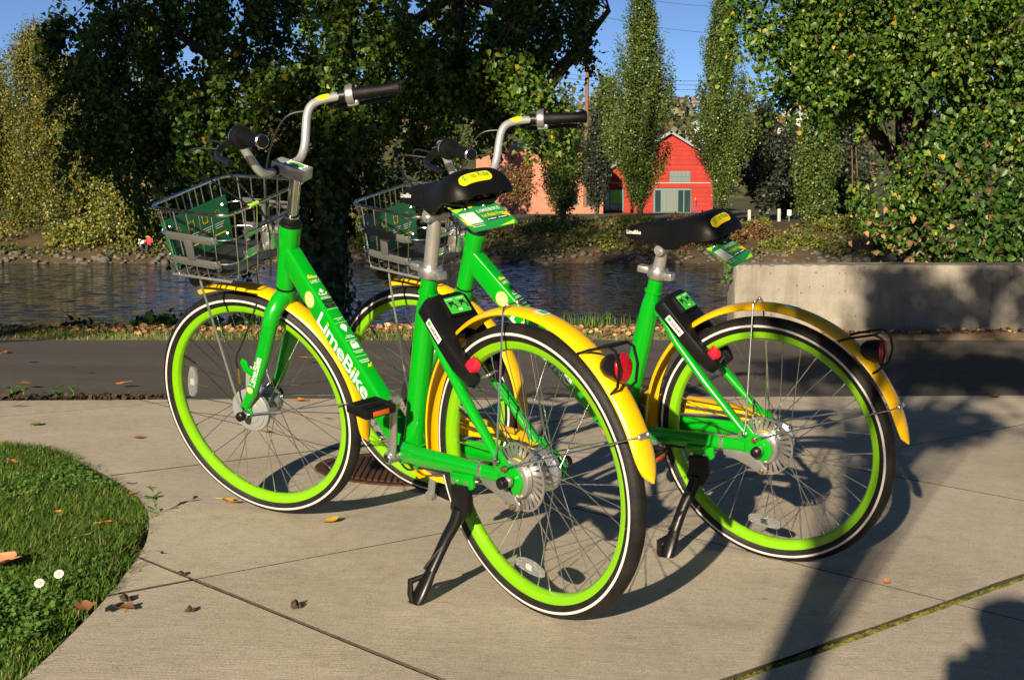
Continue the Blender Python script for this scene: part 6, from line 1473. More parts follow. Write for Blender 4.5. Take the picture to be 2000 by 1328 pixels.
def build_bicycle(label, pose, steer, seat_up, crank_deg, spin):
    root = empty('bicycle', mtx=pose); tag(root, label, 'bicycle', 'green and yellow share bicycles on the paving')
    S = steer_matrix(steer); I = Matrix.Identity(4)
    # frame
    hd = part('head_tube', root, GREEN, head_tube_mb)
    dt = part('down_tube', root, GREEN, down_tube_mb)
    part('seat_tube', root, GREEN, seat_tube_mb); part('bottom_bracket', root, GREEN, bb_shell_mb)
    part('seat_stay_bridge', root, GREEN, seat_bridge_mb)
    def bead(c, d, r, n=40):
        d = Vector(d).normalized(); u = Vector((0, 1, 0)); w = d.cross(u); rnd = random.Random(5); P = [Vector(c) + u * (r * math.cos(2 * PI * i / n)) + w * (r * math.sin(2 * PI * i / n)) + d * rnd.uniform(-0.0008, 0.0008) for i in range(n)]
        return MB().tube(P, [0.0026 + 0.0009 * (i % 2) for i in range(n)], 6, closed=True)
    part('weld_bead', root, GREEN, lambda: bead(BB + STD * 0.026, STD, 0.0282), key='bead1'); part('weld_bead', root, GREEN, lambda: bead(STT - STD * 0.042, STD, 0.0215), key='bead2')
    for s in (1, -1):
        cs = part('chain_stay', root, GREEN, lambda s=s: chain_stay_mb(s), key='chain_stay%d' % s)
        part('seat_stay', root, GREEN, lambda s=s: seat_stay_mb(s), key='seat_stay%d' % s)
        dr = part('dropout', root, GREEN, lambda s=s: dropout_mb(s), key='dropout%d' % s)
        if s > 0:
            part('clamp_band', cs, STEEL, lambda: MB().tube([(0.118, 0.0582, 0.3322), (0.108, 0.0584, 0.3324)], 0.0192, 20, flat=0.70, up=(0, 0, 1)))
            for k, (x, z) in enumerate(((0.040, 0.372), (0.014, 0.360))):
                part('bolt', dr, BRASS if k else CHROME, lambda x=x, z=z: bolt_mb((x, 0.071, z), 0.0075, 0.010), key='dbolt%d' % k)
    # print on the down tube
    fm = lambda s, u: DC0 + DTD * s + DTN * u
    for s in (1, -1):
        if s > 0: M = frame_mtx(fm(0.212, -0.0245) + Vector((0, 0.0218, 0)), DTD, DTN)
        else: M = frame_mtx(fm(0.470, -0.0245) + Vector((0, -0.0218, 0)), -DTD, DTN)
        part('lettering', dt, None, lambda: text_mesh('LimeBike', 0.262, 0.043, [WHITE, PYEL], 0.012, True, 0.93), key='big_text', mtx=M)
        part('emblem', dt, None, lambda: lime_logo(0.0215), key='emblem', mtx=frame_mtx(fm(0.157, 0.0) + Vector((0, s * 0.0218, 0)), DTD * s, DTN))
    up = -DTD
    def topm(s, w): return frame_mtx(fm(s, 0.0) + DTN * (0.0312 + 0.006 * s) + Vector((0, w / 2, 0)), (0, -1, 0), up)
    part('instruction_text', dt, None, lambda: text_mesh('How to', 0.026, 0.0105, [WHITE], 0.005), key='ht1', mtx=topm(0.116, 0.026))
    part('instruction_text', dt, None, lambda: text_mesh('LIME ?', 0.026, 0.010, [WHITE], 0.008), key='ht2', mtx=topm(0.131, 0.026))
    def icons():
        mb = MB(); P = lambda pts, mi: flat_poly(pts, mi, 0, mb); y = 0.0
        def rect(x, y, w, h, mi): P([(x, y), (x + w, y), (x + w, y + h), (x, y + h)], mi)
        P([(-0.016, 0.116), (-0.004, 0.116), (-0.010, 0.130)], 1); P([(-0.003, 0.116), (0.006, 0.116), (-0.003, 0.128)], 1)
        P([(-0.003, 0.078), (0.003, 0.078), (0.003, 0.072), (0.008, 0.072), (0, 0.064), (-0.008, 0.072), (-0.003, 0.072)], 0); rect(-0.012, 0.058, 0.024, 0.003, 0); rect(-0.012, 0.058, 0.003, 0.008, 0); rect(0.009, 0.058, 0.003, 0.008, 0)
        rect(-0.012, 0.050, 0.022, 0.0015, 0); rect(-0.015, 0.046, 0.030, 0.0015, 0)
        rect(-0.0155, 0.031, 0.031, 0.011, 2); rect(-0.0155, 0.017, 0.031, 0.011, 2)
        for yy in (0.0345, 0.0205): rect(-0.013, yy, 0.005, 0.005, 0); rect(-0.006, yy + 0.0005, 0.019, 0.0035, 0)
        rect(-0.017, 0.010, 0.034, 0.0008, 0); rect(-0.013, -0.022, 0.026, 0.0015, 0); rect(-0.006, -0.027, 0.012, 0.0015, 0); rect(-0.017, -0.036, 0.034, 0.0008, 0)
        P([(0.009 * math.cos(math.radians(a)), -0.050 + 0.009 * math.sin(math.radians(a))) for a in range(-30, 211, 20)] + [(0, -0.068)], 0)
        rect(-0.008, -0.080, 0.016, 0.0018, 0); rect(-0.014, -0.085, 0.028, 0.0018, 0); rect(-0.017, -0.094, 0.034, 0.0008, 0)
        rect(-0.010, -0.120, 0.020, 0.015, 0); rect(-0.008, -0.105, 0.003, 0.007, 0); rect(0.005, -0.105, 0.003, 0.007, 0); rect(-0.008, -0.100, 0.016, 0.003, 0)
        rect(-0.015, -0.130, 0.030, 0.0016, 0); rect(-0.011, -0.135, 0.022, 0.0016, 0); rect(-0.017, -0.146, 0.034, 0.0008, 0)
        rect(-0.014, -0.160, 0.028, 0.0022, 0); rect(-0.012, -0.166, 0.024, 0.0022, 0); P([(0.0, -0.182), (0.012, -0.182), (0.006, -0.172)], 1); P([(0.009, -0.176), (0.016, -0.176), (0.016, -0.170)], 1)
        return mb
    tag(part('instruction_print', dt, [WHITE, PYEL, PBLK], icons, key='icons', mtx=frame_mtx(fm(0.232, 0.0) + DTN * 0.0338, (0, -1, 0), up), smooth=0), kind='stuff')
    # fork, steered
    fk = part('fork_crown', root, GREEN, fork_crown_mb, mtx=S)
    for s in (1, -1):
        bl = part('fork_blade', root, GREEN, lambda s=s: fork_blade_mb(s), key='fork_blade%d' % s, mtx=S)
        part('fork_end', bl, GREEN, lambda s=s: fork_end_mb(s), key='fork_end%d' % s)
        if s > 0:
            ax = (FAX - FB0).normalized(); side = Vector((0, 0.0808, 0)); fwd = Vector((0, 1, 0)).cross(-ax); o = FB0 + (FAX - FB0) * 0.67 - fwd * 0.0095 + Vector((-0.004, 0.0797, 0))
            part('lettering', bl, None, lambda: bend(text_mesh('LimeBike', 0.098, 0.019, [WHITE, PYEL], 0.012, True, 0.93), 0.0095, 0.0178, 0.0150), key='fork_text', mtx=frame_mtx(o, -ax + Vector((0, 0.004, 0)), fwd))
            part('emblem', bl, None, lambda: lime_logo(0.0095), key='emblem_small', mtx=frame_mtx(FB0 + (FAX - FB0) * 0.715 + Vector((-0.004, 0.0800, 0.0)), -ax, fwd))
            part('cable_plate', bl, GREEN, lambda: MB().prism([(1.085, 0.452), (1.102, 0.446), (1.124, 0.462), (1.130, 0.488), (1.118, 0.500), (1.106, 0.490), (1.104, 0.470)], (0, 0.0680, 0), (1, 0, 0), (0, 0, 1), 0.004, 0.001))
    # wheels and hubs
    fw_ = add_wheel('front_wheel', root, S, spin[0], True, spin[1]); rw_ = add_wheel('rear_wheel', root, I, spin[2], False, spin[3])
    part('hub', fw_, CLEARH, front_hub_mb, key='front_hub'); part('drum_brake', fw_, GREYP, front_drum_mb)
    part('hub', rw_, CLEARH, rear_hub_mb, key='rear_hub'); part('brake_drum', rw_, ALLOY, brake_drum_mb); part('cooling_disc', rw_, STEEL, disc_cooling_mb)
    part('drum_label', rw_, PYEL, lambda: MB().lathe([(0.0445, 0.048), (0.0447, 0.0485), (0.0447, 0.0555), (0.0445, 0.056)], 10, a0=math.radians(70), a1=math.radians(112)))
    for (w, y0) in ((fw_, 0.069), (rw_, 0.076)):
        for s in (1, -1):
            part('axle_nut', w, STEEL, lambda s=s, y0=y0: nut_base_mb(s * y0, s), key='nutb%d%g' % (s, y0)); part('nut_cap', w, BLACKP, lambda s=s, y0=y0: nut_mb(s * y0, s), key='nut%d%g' % (s, y0))
    ba = part('brake_arm', root, ALLOY, brake_arm_mb); part('bolt', ba, BRASS, lambda: bolt_mb((-0.002, 0.072, 0.275), 0.007, 0.007), key='armbolt')
    part('brake_arm', root, GREYP, lambda: MB().bar((1.150, 0.052, 0.345), (1.108, 0.058, 0.475), 0.006, 0.022, up=(1, 0, 0), bev=0.003), key='front_arm', mtx=S)
    part('cable_fitting', root, BRASS, lambda: MB().tube([(1.142, 0.066, 0.470), (1.150, 0.066, 0.425)], 0.0045, 10), key='ffit', mtx=S)
    # fenders
    RF, FF = 0.372, 0.361
    rf = part('rear_fender', root, YELLOW, lambda: fender_mb(RAX, RF, -6, 173.5, tip0=False), key='rear_fender')
    part('fender_sticker', rf, [WHITE, PGRN], lambda: flat_poly([(-0.012, -0.002), (0.012, -0.002), (0.012, 0.010), (-0.012, 0.010)], 1, 0.0002, flat_poly([(-0.018, -0.012), (0.018, -0.012), (0.018, 0.012), (-0.018, 0.012)])), mtx=frame_mtx(on_fender(RAX, RF, 101, 0.003, 0.0008), (-1, 0, -0.16), (0, -1, 0)), smooth=0)
    ff = part('front_fender', root, YELLOW, lambda: fender_mb(FAX, FF, 70, 196, n=48), key='front_fender', mtx=S)
    for s in (1, -1):
        q = on_fender(RAX, RF, 158, s * 0.029, -0.012); part('fender_stay', root, CHROME, lambda s=s, q=q: MB().tube([(0.014, s * 0.078, 0.360), (-0.02, s * 0.072, 0.372), q, on_fender(RAX, RF, 158.4, s * 0.018, -0.001), on_fender(RAX, RF, 158.4, 0.0, 0.004)], 0.0022, 8), key='rstay%d' % s)
        q2 = on_fender(RAX, RF, 86, s * 0.030, -0.012); part('fender_stay', root, CHROME, lambda s=s, q2=q2: MB().tube([(0.040, s * 0.080, 0.374), (0.038, s * 0.070, 0.40), q2, on_fender(RAX, RF, 86, s * 0.026, 0.000), on_fender(RAX, RF, 86, s * 0.012, 0.0045), on_fender(RAX, RF, 86, 0, 0.005)], 0.0024, 8), key='rstay2%d' % s)
        q3 = on_fender(FAX, FF, 176, s * 0.029, -0.012); part('fender_stay', root, CHROME, lambda s=s, q3=q3: MB().tube([(WB - 0.004, s * 0.074, 0.334), (WB - 0.03, s * 0.070, 0.336), q3, on_fender(FAX, FF, 176, 0, 0.003)], 0.0022, 8), key='fstay%d' % s, mtx=S)
        q4 = bk_side('L' if s > 0 else 'R', 0.36, 0.0) + Vector((0, -s * 0.03, -0.004)); part('basket_strut', root, STEEL, lambda s=s, q4=q4: MB().tube([(WB + 0.004, s * 0.074, 0.350), (WB + 0.012, s * 0.074, 0.40), q4 + Vector((0, 0, -0.04)), q4], 0.0034, 8), key='bstrut%d' % s, mtx=S)
    def clip():
        mb = MB(); 
        for dy in (-0.012, 0.012): p = on_fender(RAX, RF, 158.4, dy, 0.003); mb.ball(p, (0.006, 0.006, 0.006), 10)
        p = on_fender(RAX, RF, 158.4, 0, 0.003); mb.box(p, (0.006, 0.030, 0.012), Matrix.Rotation(-math.radians(158.4), 3, 'Y'), 0.002); return mb
    part('stay_clip', rf, STEEL, clip)
    def clip2():
        mb = MB()
        for dy in (-0.014, 0.014): mb.ball(on_fender(RAX, RF, 86, dy, 0.006), (0.005, 0.005, 0.005), 10)
        return mb
    part('stay_clip', rf, STEEL, clip2, key='clip2')
    # tail light
    tl = part('tail_light', root, BLACKP, tail_body_mb); part('lens', tl, REDL, tail_lens_mb, key='tlens'); part('wire_guard', tl, BLACKM, tail_guard_mb)
    part('lens_bolt', tl, CHROME, lambda: MB().ball((-0.282, 0.0, 0.5585), (0.005, 0.005, 0.004), 8))
    # saddle
    U = Matrix.Translation(STD * seat_up)
    sd = part('saddle', root, VINYL, saddle_mb, mtx=U, smooth=60)
    part('saddle_base', sd, BLACKP, saddle_base_mb); part('saddle_rail', sd, BLACKM, saddle_rail_mb)
    part('seat_clamp_head', root, GALV, seat_clamp_head_mb, mtx=U)
    part('seat_post', root, GALV, lambda: seat_post_mb(0.14 + seat_up), key='seat_post%g' % seat_up, mtx=U)
    part('seat_collar', root, STEEL, post_clamp_mb)
    def pill():
        mb = MB(); n = 30; m = 6; vs = []; fs = []; w, h = 0.090, 0.028
        for i in range(n + 1):
            x = -w / 2 + w * i / n; e = w / 2 - h / 2; hh = h / 2 if abs(x) < e else math.sqrt(max(1e-8, (h / 2) ** 2 - (abs(x) - e) ** 2))
            for j in range(m + 1): vs.append(on_saddle(x, -hh + 2 * hh * j / m, 0.0010))
        for i in range(n):
            for j in range(m): a_ = i * (m + 1) + j; fs.append((a_, a_ + m + 1, a_ + m + 2, a_ + 1))
        mb.add(vs, fs); return mb
    part('price_sticker', sd, PYEL, pill, key='pill')
    def ride():
        me = text_mesh('$1 to Ride', 0.070, 0.0155, [PGRN], 0.010)
        for v in me.vertices: v.co.x -= 0.035; v.co.y -= 0.0075
        bm = bmesh.new(); bm.from_mesh(me); bmesh.ops.triangulate(bm, faces=bm.faces[:]); bm.to_mesh(me); bm.free(); return lay_on_saddle(me, 0.0042)
    part('lettering', sd, None, ride, key='ride_text')
    for s in (1, -1):
        o = Vector((0.388 if s > 0 else 0.338, s * (0.0235 if s > 0 else 0.0285), 0.872)); ux = Vector((-1, s * 0.10, 0.02)) * s
        part('lettering', sd, None, lambda: text_mesh('LimeBike', 0.046, 0.0105, [WHITE], 0.012), key='saddle_text', mtx=frame_mtx(o, ux, Vector((0, -s * 0.25, 1))))
    # information card
    CM = U @ frame_mtx((0.120, 0.026, 0.860), (0, -1, 0.02), (0.85, -0.06, 0.50))
    cd = part('information_card', root, [CARDG, WHITE], lambda: MB().prism(rrect(0.126, 0.084, 0.008, 4, 0, -0.044), (0, 0, 0), (1, 0, 0), (0, 1, 0), 0.0012), key='card', mtx=CM, smooth=0)
    def cardprint():
        mb = MB(); z = 0.0016
        flat_poly([(-0.0625, 0.0), (-0.030, -0.004), (-0.058, -0.016)], 1, z, mb); flat_poly([(-0.062, -0.030), (-0.046, -0.072), (-0.062, -0.060)], 2, z, mb); flat_poly([(-0.020, -0.001), (-0.006, -0.001), (-0.008, -0.006), (-0.018, -0.006)], 2, z, mb)
        flat_poly([(0.062, -0.040), (0.046, -0.046), (0.062, -0.058)], 2, z, mb); flat_poly([(0.010, -0.084), (0.060, -0.072), (0.050, -0.085)], 1, z, mb)
        flat_poly([(-0.056, -0.020), (-0.016, -0.020), (-0.016, -0.060), (-0.056, -0.060)], 0, z + 0.0002, mb)
        for k in range(2): 
            x0 = -0.004 + k * 0.030; flat_poly([(x0, -0.060), (x0 + 0.0285, -0.060), (x0 + 0.0285, -0.050), (x0, -0.050)], 3, z, mb); flat_poly([(x0 + 0.003, -0.057), (x0 + 0.007, -0.057), (x0 + 0.007, -0.053), (x0 + 0.003, -0.053)], 0, z + 0.0002, mb); flat_poly([(x0 + 0.009, -0.0565), (x0 + 0.026, -0.0565), (x0 + 0.026, -0.0535), (x0 + 0.009, -0.0535)], 0, z + 0.0002, mb)
        for k in range(2): flat_poly([(-0.054, -0.066 - k * 0.006), (-0.020, -0.066 - k * 0.006), (-0.020, -0.0645 - k * 0.006), (-0.054, -0.0645 - k * 0.006)], 0, z, mb)
        return mb
    part('card_print', cd, [WHITE, PLIME, PYEL, PBLK], cardprint, smooth=0)
    part('lettering', cd, None, lambda: text_mesh('LIMEBIKE', 0.062, 0.0105, [WHITE], 0.015, False, 1.15), key='card_t1', mtx=Matrix.Translation((-0.006, -0.027, 0.0016)))
    part('lettering', cd, None, lambda: text_mesh('1st Ride Free', 0.060, 0.0105, [PYEL], 0.012), key='card_t2', mtx=Matrix.Translation((-0.005, -0.045, 0.0016)))
    for k, x in enumerate((-0.026, 0.026)):
        part('card_bolt', cd, CHROME, lambda x=x: MB().ball((x, -0.006, 0.003), (0.006, 0.006, 0.004), 12), key='cbolt%d' % k); part('card_tie', cd, BLACKP, lambda x=x: MB().tube([(x, -0.003, 0.001), (x, 0.010, 0.006), (x, 0.020, 0.0)], 0.004, 8), key='ctie%d' % k)
    # lock
    lk = part('wheel_lock', root, BLACKP, lock_body_mb)
    part('lock_panel_frame', lk, BLACKP, lock_hump_mb, mtx=LOCK_F); part('lock_panel', lk, [PGRN, PBLK, WHITE], lock_panel_mb, mtx=LOCK_F, smooth=0)
    part('lock_lever', lk, REDP, lock_lever_mb); part('lock_bolt', lk, STEEL, lock_bolt_mb)
    part('serial_sticker', lk, [WHITE, PBLK, PGRN], lock_sticker_mb, mtx=frame_mtx(LO + LU * 0.050 + LN * 0.006 + Vector((0, 0.0648, 0)), LU, LN), smooth=0)
    # handlebar group, steered
    hb = part('handlebar', root, BARM, handlebar_mb, mtx=S)
    part('warning_sticker', hb, PYEL, lambda: MB().tube([(0.8725, -0.174, 1.1325), (0.861, -0.188, 1.1355), (0.848, -0.202, 1.1362)], [0.0100, 0.0117, 0.0105], 12, up=(0, 0, 1)))
    for s in (1, -1):
        gp = part('grip', root, RUBBER, lambda s=s: grip_mb(s), key='grip%d' % s, mtx=S)
        part('grip_cap', gp, CHROME if s > 0 else BLACKM, lambda s=s: grip_cap_mb(s), key='gcap%d' % s)
        part('grip_end', gp, BLACKP, lambda s=s: lathe_on_bar(s, [(1.028, 0.0145), (1.036, 0.0143), (1.042, 0.012)]), key='gend%d' % s)
        sh = part('twist_shifter', root, RUBBER if s < 0 else BLACKP, lambda s=s: shifter_mb(s), key='shift%d' % s, mtx=S)
        part('shifter_housing', sh, ALLOY if s < 0 else STEEL, lambda s=s: shifter_body_mb(s), key='shb%d' % s)
        if s < 0: part('gear_window', sh, BLACKM, lambda s=s: shifter_window_mb(s), key='gwin')
        part('brake_lever', root, BLACKM, lambda s=s: brake_lever_mb(s), key='lever%d' % s, mtx=S)
    part('bell', root, BLACKP, bell_mb, mtx=S)
    sb = part('stem', root, BARM, stem_top_mb, mtx=S)
    part('stem_clamp', sb, BARM, stem_face_mb); part('stem_post', sb, CHROME, stem_post_mb)
    part('clamp_ring', sb, BLACKP, lambda: MB().tube([(0.890, 0.030, 1.0), (0.890, 0.040, 1.0)], 0.0132, 18, up=(0, 0, 1)))
    R3 = Matrix((SX, Vector((0, 1, 0)), SDIR)).transposed()
    SMX = R3.to_4x4(); SMX.translation = Vector((0.856, 0, 0.992)) + SX * -0.006 + SDIR * 0.0170
    part('stem_sticker', sb, [WHITE, PGRN], lambda: flat_poly([(0.022 * math.cos(2 * PI * i / 20) - 0.002, 0.012 * math.sin(2 * PI * i / 20)) for i in range(20)], 1, 0.0003, flat_poly(rrect(0.056, 0.032, 0.004))), mtx=SMX, smooth=0)
    def sbolts():
        mb = MB()
        for sx in (-0.026, 0.024):
            for sy in (-0.013, 0.013): mb.ball((sx, sy, 0.001), (0.0035, 0.0035, 0.002), 8)
        return mb
    part('stem_bolts', sb, STEEL, sbolts, mtx=SMX)
    hs = part('headset', root, BLACKM, headset_mb); part('headset_ring', root, CHROME, lambda: MB().tube([HT + SDIR * 0.0245, HT + SDIR * 0.0285], 0.0206, 24, up=(0, 1, 0)))
    part('crown_race', root, BLACKM, lambda: MB().tube([HB - SDIR * 0.005, HB + SDIR * 0.001], 0.0262, 24, up=(0, 1, 0)))
    # cables
    cabs = [[(0.885, 0.185, 1.108), (0.965, 0.170, 1.115), (1.0, 0.12, 1.06), (0.975, 0.06, 0.96), (0.955, 0.03, 0.86), (0.985, 0.03, 0.72)],
            [(0.900, 0.200, 1.100), (0.990, 0.215, 1.105), (1.02, 0.15, 1.03), (0.99, 0.05, 0.92), (0.965, -0.02, 0.83), (0.995, -0.03, 0.70)],
            [(0.885, -0.185, 1.108), (0.960, -0.150, 1.105), (0.985, -0.08, 1.03), (0.965, 0.0, 0.93), (0.950, 0.02, 0.84)]]
    for k, c in enumerate(cabs): part('control_cable', root, CABLE, lambda c=c: cable_mb(c), key='cable%d' % k, mtx=S)
    part('control_cable', root, CABLE, lambda: cable_mb([(1.02, 0.066, 0.66), (1.055, 0.078, 0.60), (1.10, 0.080, 0.54), (1.135, 0.072, 0.50), (1.143, 0.066, 0.465)], 0.0026), key='cable_f', mtx=S)
    part('control_cable', root, CABLE, lambda: cable_mb([(0.93, 0.0, 0.69), (0.86, 0.0, 0.655), (0.70, 0.0, 0.505), (0.56, 0.01, 0.360), (0.46, 0.03, 0.275), (0.36, 0.045, 0.293), (0.20, 0.060, 0.305), (0.11, 0.070, 0.315)], 0.0028), key='cable_r')
    part('cable_clip', root, GREEN, lambda: MB().tube([(0.395, 0.040, 0.288), (0.383, 0.043, 0.289)], 0.0068, 10).tube([(0.225, 0.056, 0.301), (0.212, 0.058, 0.302)], 0.0068, 10))
    # basket, steered
    bk = part('basket', root, CHROME, lambda: MB().tube(bk_loop(1.0), 0.0046, 10, closed=True), key='basket_rim', mtx=S)
    for k, t in enumerate((0.62, 0.25)): part('basket_ring', bk, CHROME, lambda t=t: MB().tube(bk_loop(t), 0.0024, 8, closed=True), key='bring%d' % k)
    for k, (sd_, u) in enumerate(bk_wires()): part('wire', bk, CHROME, lambda a=sd_, u=u: wire_mb(a, u), key='wire%d' % k)
    part('floor_plate', bk, PLATE, bk_floor_mb, smooth=0); part('basket_mount', bk, STEEL, bk_mount_mb); part('floor_bolts', bk, STEEL, bk_bolt_mb)
    for s in (1, -1): part('side_bracket', bk, BRKT, lambda s=s: bk_bracket_mb(s), key='bbr%d' % s); part('floor_rail', bk, ALLOY, lambda s=s: bk_rail_mb(s), key='brail%d' % s)
    part('sign_panel', bk, SIGNG, bk_panel_mb, smooth=0)
    ft = bk_corner(0.40)[0]; part('sign_print', bk, [WHITE, PYEL], panel_print_mb, mtx=frame_mtx((ft[0] - 0.0118, 0, ft[2]), (0, -1, 0), (0.011, 0, 1)), smooth=0)
    def sbl():
        mb = MB()
        for s in (1, -1):
            for t in (0.18, 0.62): f = bk_corner(t)[0]; mb.ball((f[0] - 0.0125, s * (f[1] - 0.045), f[2]), (0.004, 0.0055, 0.0055), 8)
        return mb
    part('sign_bolts', bk, CHROME, sbl)
    part('touch_up_tape', bk, PLIME, lambda: MB().tube([(0.955, 0.085, 0.9245), (0.955, 0.050, 0.9245)], 0.0058, 10, up=(0, 0, 1)))
    hl = part('headlight', root, BLACKP, lambda: MB().lathe([(0.0, -0.045), (0.018, -0.042), (0.030, -0.025), (0.036, 0.0), (0.037, 0.016), (0.034, 0.018)], 24, c=(1.250, 0, 0.722), axis='x').box((1.225, 0, 0.752), (0.03, 0.02, 0.03), None, 0.004), key='hlight', mtx=S)
    part('lens', hl, CLEARH, lambda: MB().lathe([(0.034, 0.0165), (0.024, 0.022), (0.0, 0.024)], 24, c=(1.250, 0, 0.722), axis='x'), key='hlens')
    # drive
    part('chainring', root, STEEL, chainring_mb); part('chain_guard', root, YELLOW, chainguard_mb, smooth=20); [tag(part('chain', root, CHAIN, lambda r=r: chain_mb(r), key='chain%d' % r, smooth=0), kind='stuff') for r in (0, 1)]
    for s in (1, -1):
        a = crank_deg if s > 0 else crank_deg + 180
        M = Matrix.Translation(BB) @ Matrix.Rotation(-math.radians(a - 90), 4, 'Y')
        ck = part('crank', root, ALLOY, lambda s=s: crank_mb(s), key='crank%d' % s, mtx=M); part('crank_bolt', ck, CHROME, lambda s=s: crank_bolt_mb(s), key='cb%d' % s)
        e = BB + Vector((0.165 * math.cos(math.radians(a)), s * 0.094, 0.165 * math.sin(math.radians(a))))
        pd = part('pedal', root, BLACKP, lambda s=s: pedal_mb(s), key='pedal%d' % s, mtx=Matrix.Translation(e) @ Matrix.Rotation(math.radians(-6), 4, 'Y'))
        part('pedal_reflector', pd, ORANGE, lambda s=s: pedal_refl_mb(s), key='prefl%d' % s)
    # kickstand
    km = part('kickstand_mount', root, GREEN, kick_mount_mb)
    for k, x in enumerate((0.196, 0.158)): part('bolt', km, STEEL, lambda x=x: bolt_mb((x, 0.0745, 0.298), 0.006, 0.004), key='kbolt%d' % k)
    ks = part('kickstand', root, BLACKM, kick_leg_mb); part('kickstand_bracket', ks, BLACKM, kick_bracket_mb); part('pivot_bolt', ks, STEEL, lambda: bolt_mb((0.190, 0.0862, 0.226), 0.0055, 0.003))
    return root

def pose(o, rows):
    M = Matrix(rows).to_4x4(); M.translation = Vector(o); return M
POSE_A = pose((0.07934134, 3.15400603, -0.0036536), ((-0.6451912, -0.75913457, -0.08627292), (0.76358603, -0.63688912, -0.10634202), (0.02578162, -0.13448774, 0.99057981)))
POSE_B = pose((0.70582027, 3.75462131, -0.02858196), ((-0.81429784, -0.57450319, -0.08285596), (0.5795362, -0.79669933, -0.17148753), (0.03250885, -0.18765995, 0.98169594)))
bike_a = build_bicycle('front share bicycle with raised saddle, front wheel turned and crank upright', POSE_A, 0.38953, 0.068, 113, (0.25, 108, 0.1, 8))
bike_b = build_bicycle('rear share bicycle with low saddle, standing nearest the concrete wall', POSE_B, 0.05018, 0.0, 180, (0.5, 60, 0.33, 6))
# ------------------------------------------------------------------ fallen leaves and small things on the ground
def lm(name, c): return simple(name, c, rough=0.6, dirt=0.4, bump=0.4, bscale=60)
LY = lm('yellow_fallen_leaf', (0.55, 0.30, 0.02)); LO_ = lm('orange_fallen_leaf', (0.45, 0.17, 0.035)); LB = lm('brown_fallen_leaf', (0.17, 0.075, 0.035)); LG = lm('green_fallen_leaf', (0.12, 0.17, 0.03)); LP = lm('pink_brown_fallen_leaf', (0.52, 0.22, 0.12)); LT = lm('tan_fallen_leaf', (0.40, 0.24, 0.10))
def fallen_leaf(size, seed, curl=0.35, lobes=False):
    """a curled leaf blade with a stalk"""
    rng = random.Random(seed); n = 12; vs = []; fs = []; out = []
    for i in range(n):
        t = i / (n - 1); w = math.sin(PI * min(1, t * 1.02)) ** 0.75 * 0.42 * (1 - 0.35 * t)
        if lobes: w *= 0.72 + 0.55 * abs(math.sin(t * 7.2 + 0.5))
        out.append((t, max(w, 0.008)))
    for (t, w) in out:
        lift = curl * ((t - 0.45) ** 2) * 1.2; e1 = curl * rng.uniform(0.15, 0.55); e2 = curl * rng.uniform(0.1, 0.5)
        vs += [(-w, t - 0.5, lift + w * e1), (-w * 0.5, t - 0.5, lift + w * e1 * 0.3), (0, t - 0.5, lift - 0.01), (w * 0.5, t - 0.5, lift + w * e2 * 0.3), (w, t - 0.5, lift + w * e2)]
    for i in range(n - 1):
        for j in range(4): a = i * 5 + j; fs.append((a, a + 1, a + 6, a + 5))
    m = MB(); m.add([tuple(c * size for c in v) for v in vs], fs); m.tube([(0, -0.5 * size, 0.12 * size * curl), (0.05 * size, -0.75 * size, 0.04 * size), (0.14 * size, -0.95 * size, 0.02 * size)], 0.012 * size, 5)
    return m
LEAVES = [(452, 984, 0.062, LY, True, 'curled yellow leaf touching the front tyre of the front bicycle'), (645, 1020, 0.055, LY, False, 'flat yellow leaf on the paving between the wheels of the front bicycle'), (520, 846, 0.055, LO_, True, 'orange leaf seen through the spokes below the front hub'), (588, 784, 0.06, LO_, True, 'brown-orange leaf near the asphalt edge, seen through the front wheel'), (640, 820, 0.03, LB, True, 'small dark leaf seen through the front spokes'),
          (244, 1192, 0.055, LB, True, 'brown curled leaf on the paving beside the lawn corner'), (70, 831, 0.055, LG, False, 'green flat leaf on the paving above the lawn'), (35, 795, 0.05, LB, False, 'brown leaf near the asphalt edge at the far left'), (270, 857, 0.035, LB, False, 'small brown leaf on the paving left of the front wheel'), (10, 693, 0.10, LO_, True, 'orange leaf on the asphalt at the left edge'), (48, 752, 0.08, LO_, False, 'orange leaf lying low on the asphalt at the left'), (236, 751, 0.06, LO_, False, 'small orange leaf on the asphalt left of the front tyre'),
          (590, 700, 0.075, LO_, False, 'orange leaf on the asphalt seen between fork and front tyre'), (1417, 843, 0.045, LO_, True, 'small orange leaf seen through the rear wheel of the rear bicycle'), (1343, 733, 0.06, LO_, False, 'orange leaf on the asphalt behind the rear wheel'), (1942, 776, 0.075, LB, False, 'reddish leaf at the asphalt edge on the right'), (1731, 1140, 0.03, LO_, False, 'tiny orange leaf on the paving at the lower right'), (1262, 700, 0.06, LT, False, 'tan leaf on the asphalt beside the rear seat tube'), (145, 720, 0.05, LB, False, 'dark leaf on the asphalt at the left')]
for i, (px, py, sz, mt, lob, lab) in enumerate(LEAVES):
    d = ray(px, py)
    if py > 790 or True:
        n = RW @ Vector((0, 0, 1)); t = (pave(0, 0) - CAMV).dot(n) / d.dot(n); p = CAMV + d * t
        if py < 776: p = CAMV + d * ((p.y) / d.y); p.z += 0.0
    o = fallen_leaf(sz, 100 + i, 0.45 if lob else 0.25, lob).build('fallen_leaf', mt, loc=p + Vector((0, 0, 0.006))); o.rotation_euler = (random.uniform(-0.2, 0.2), random.uniform(-0.2, 0.2), random.uniform(0, 6.28)); tag(o, lab, 'leaf', 'fallen leaves on the ground')
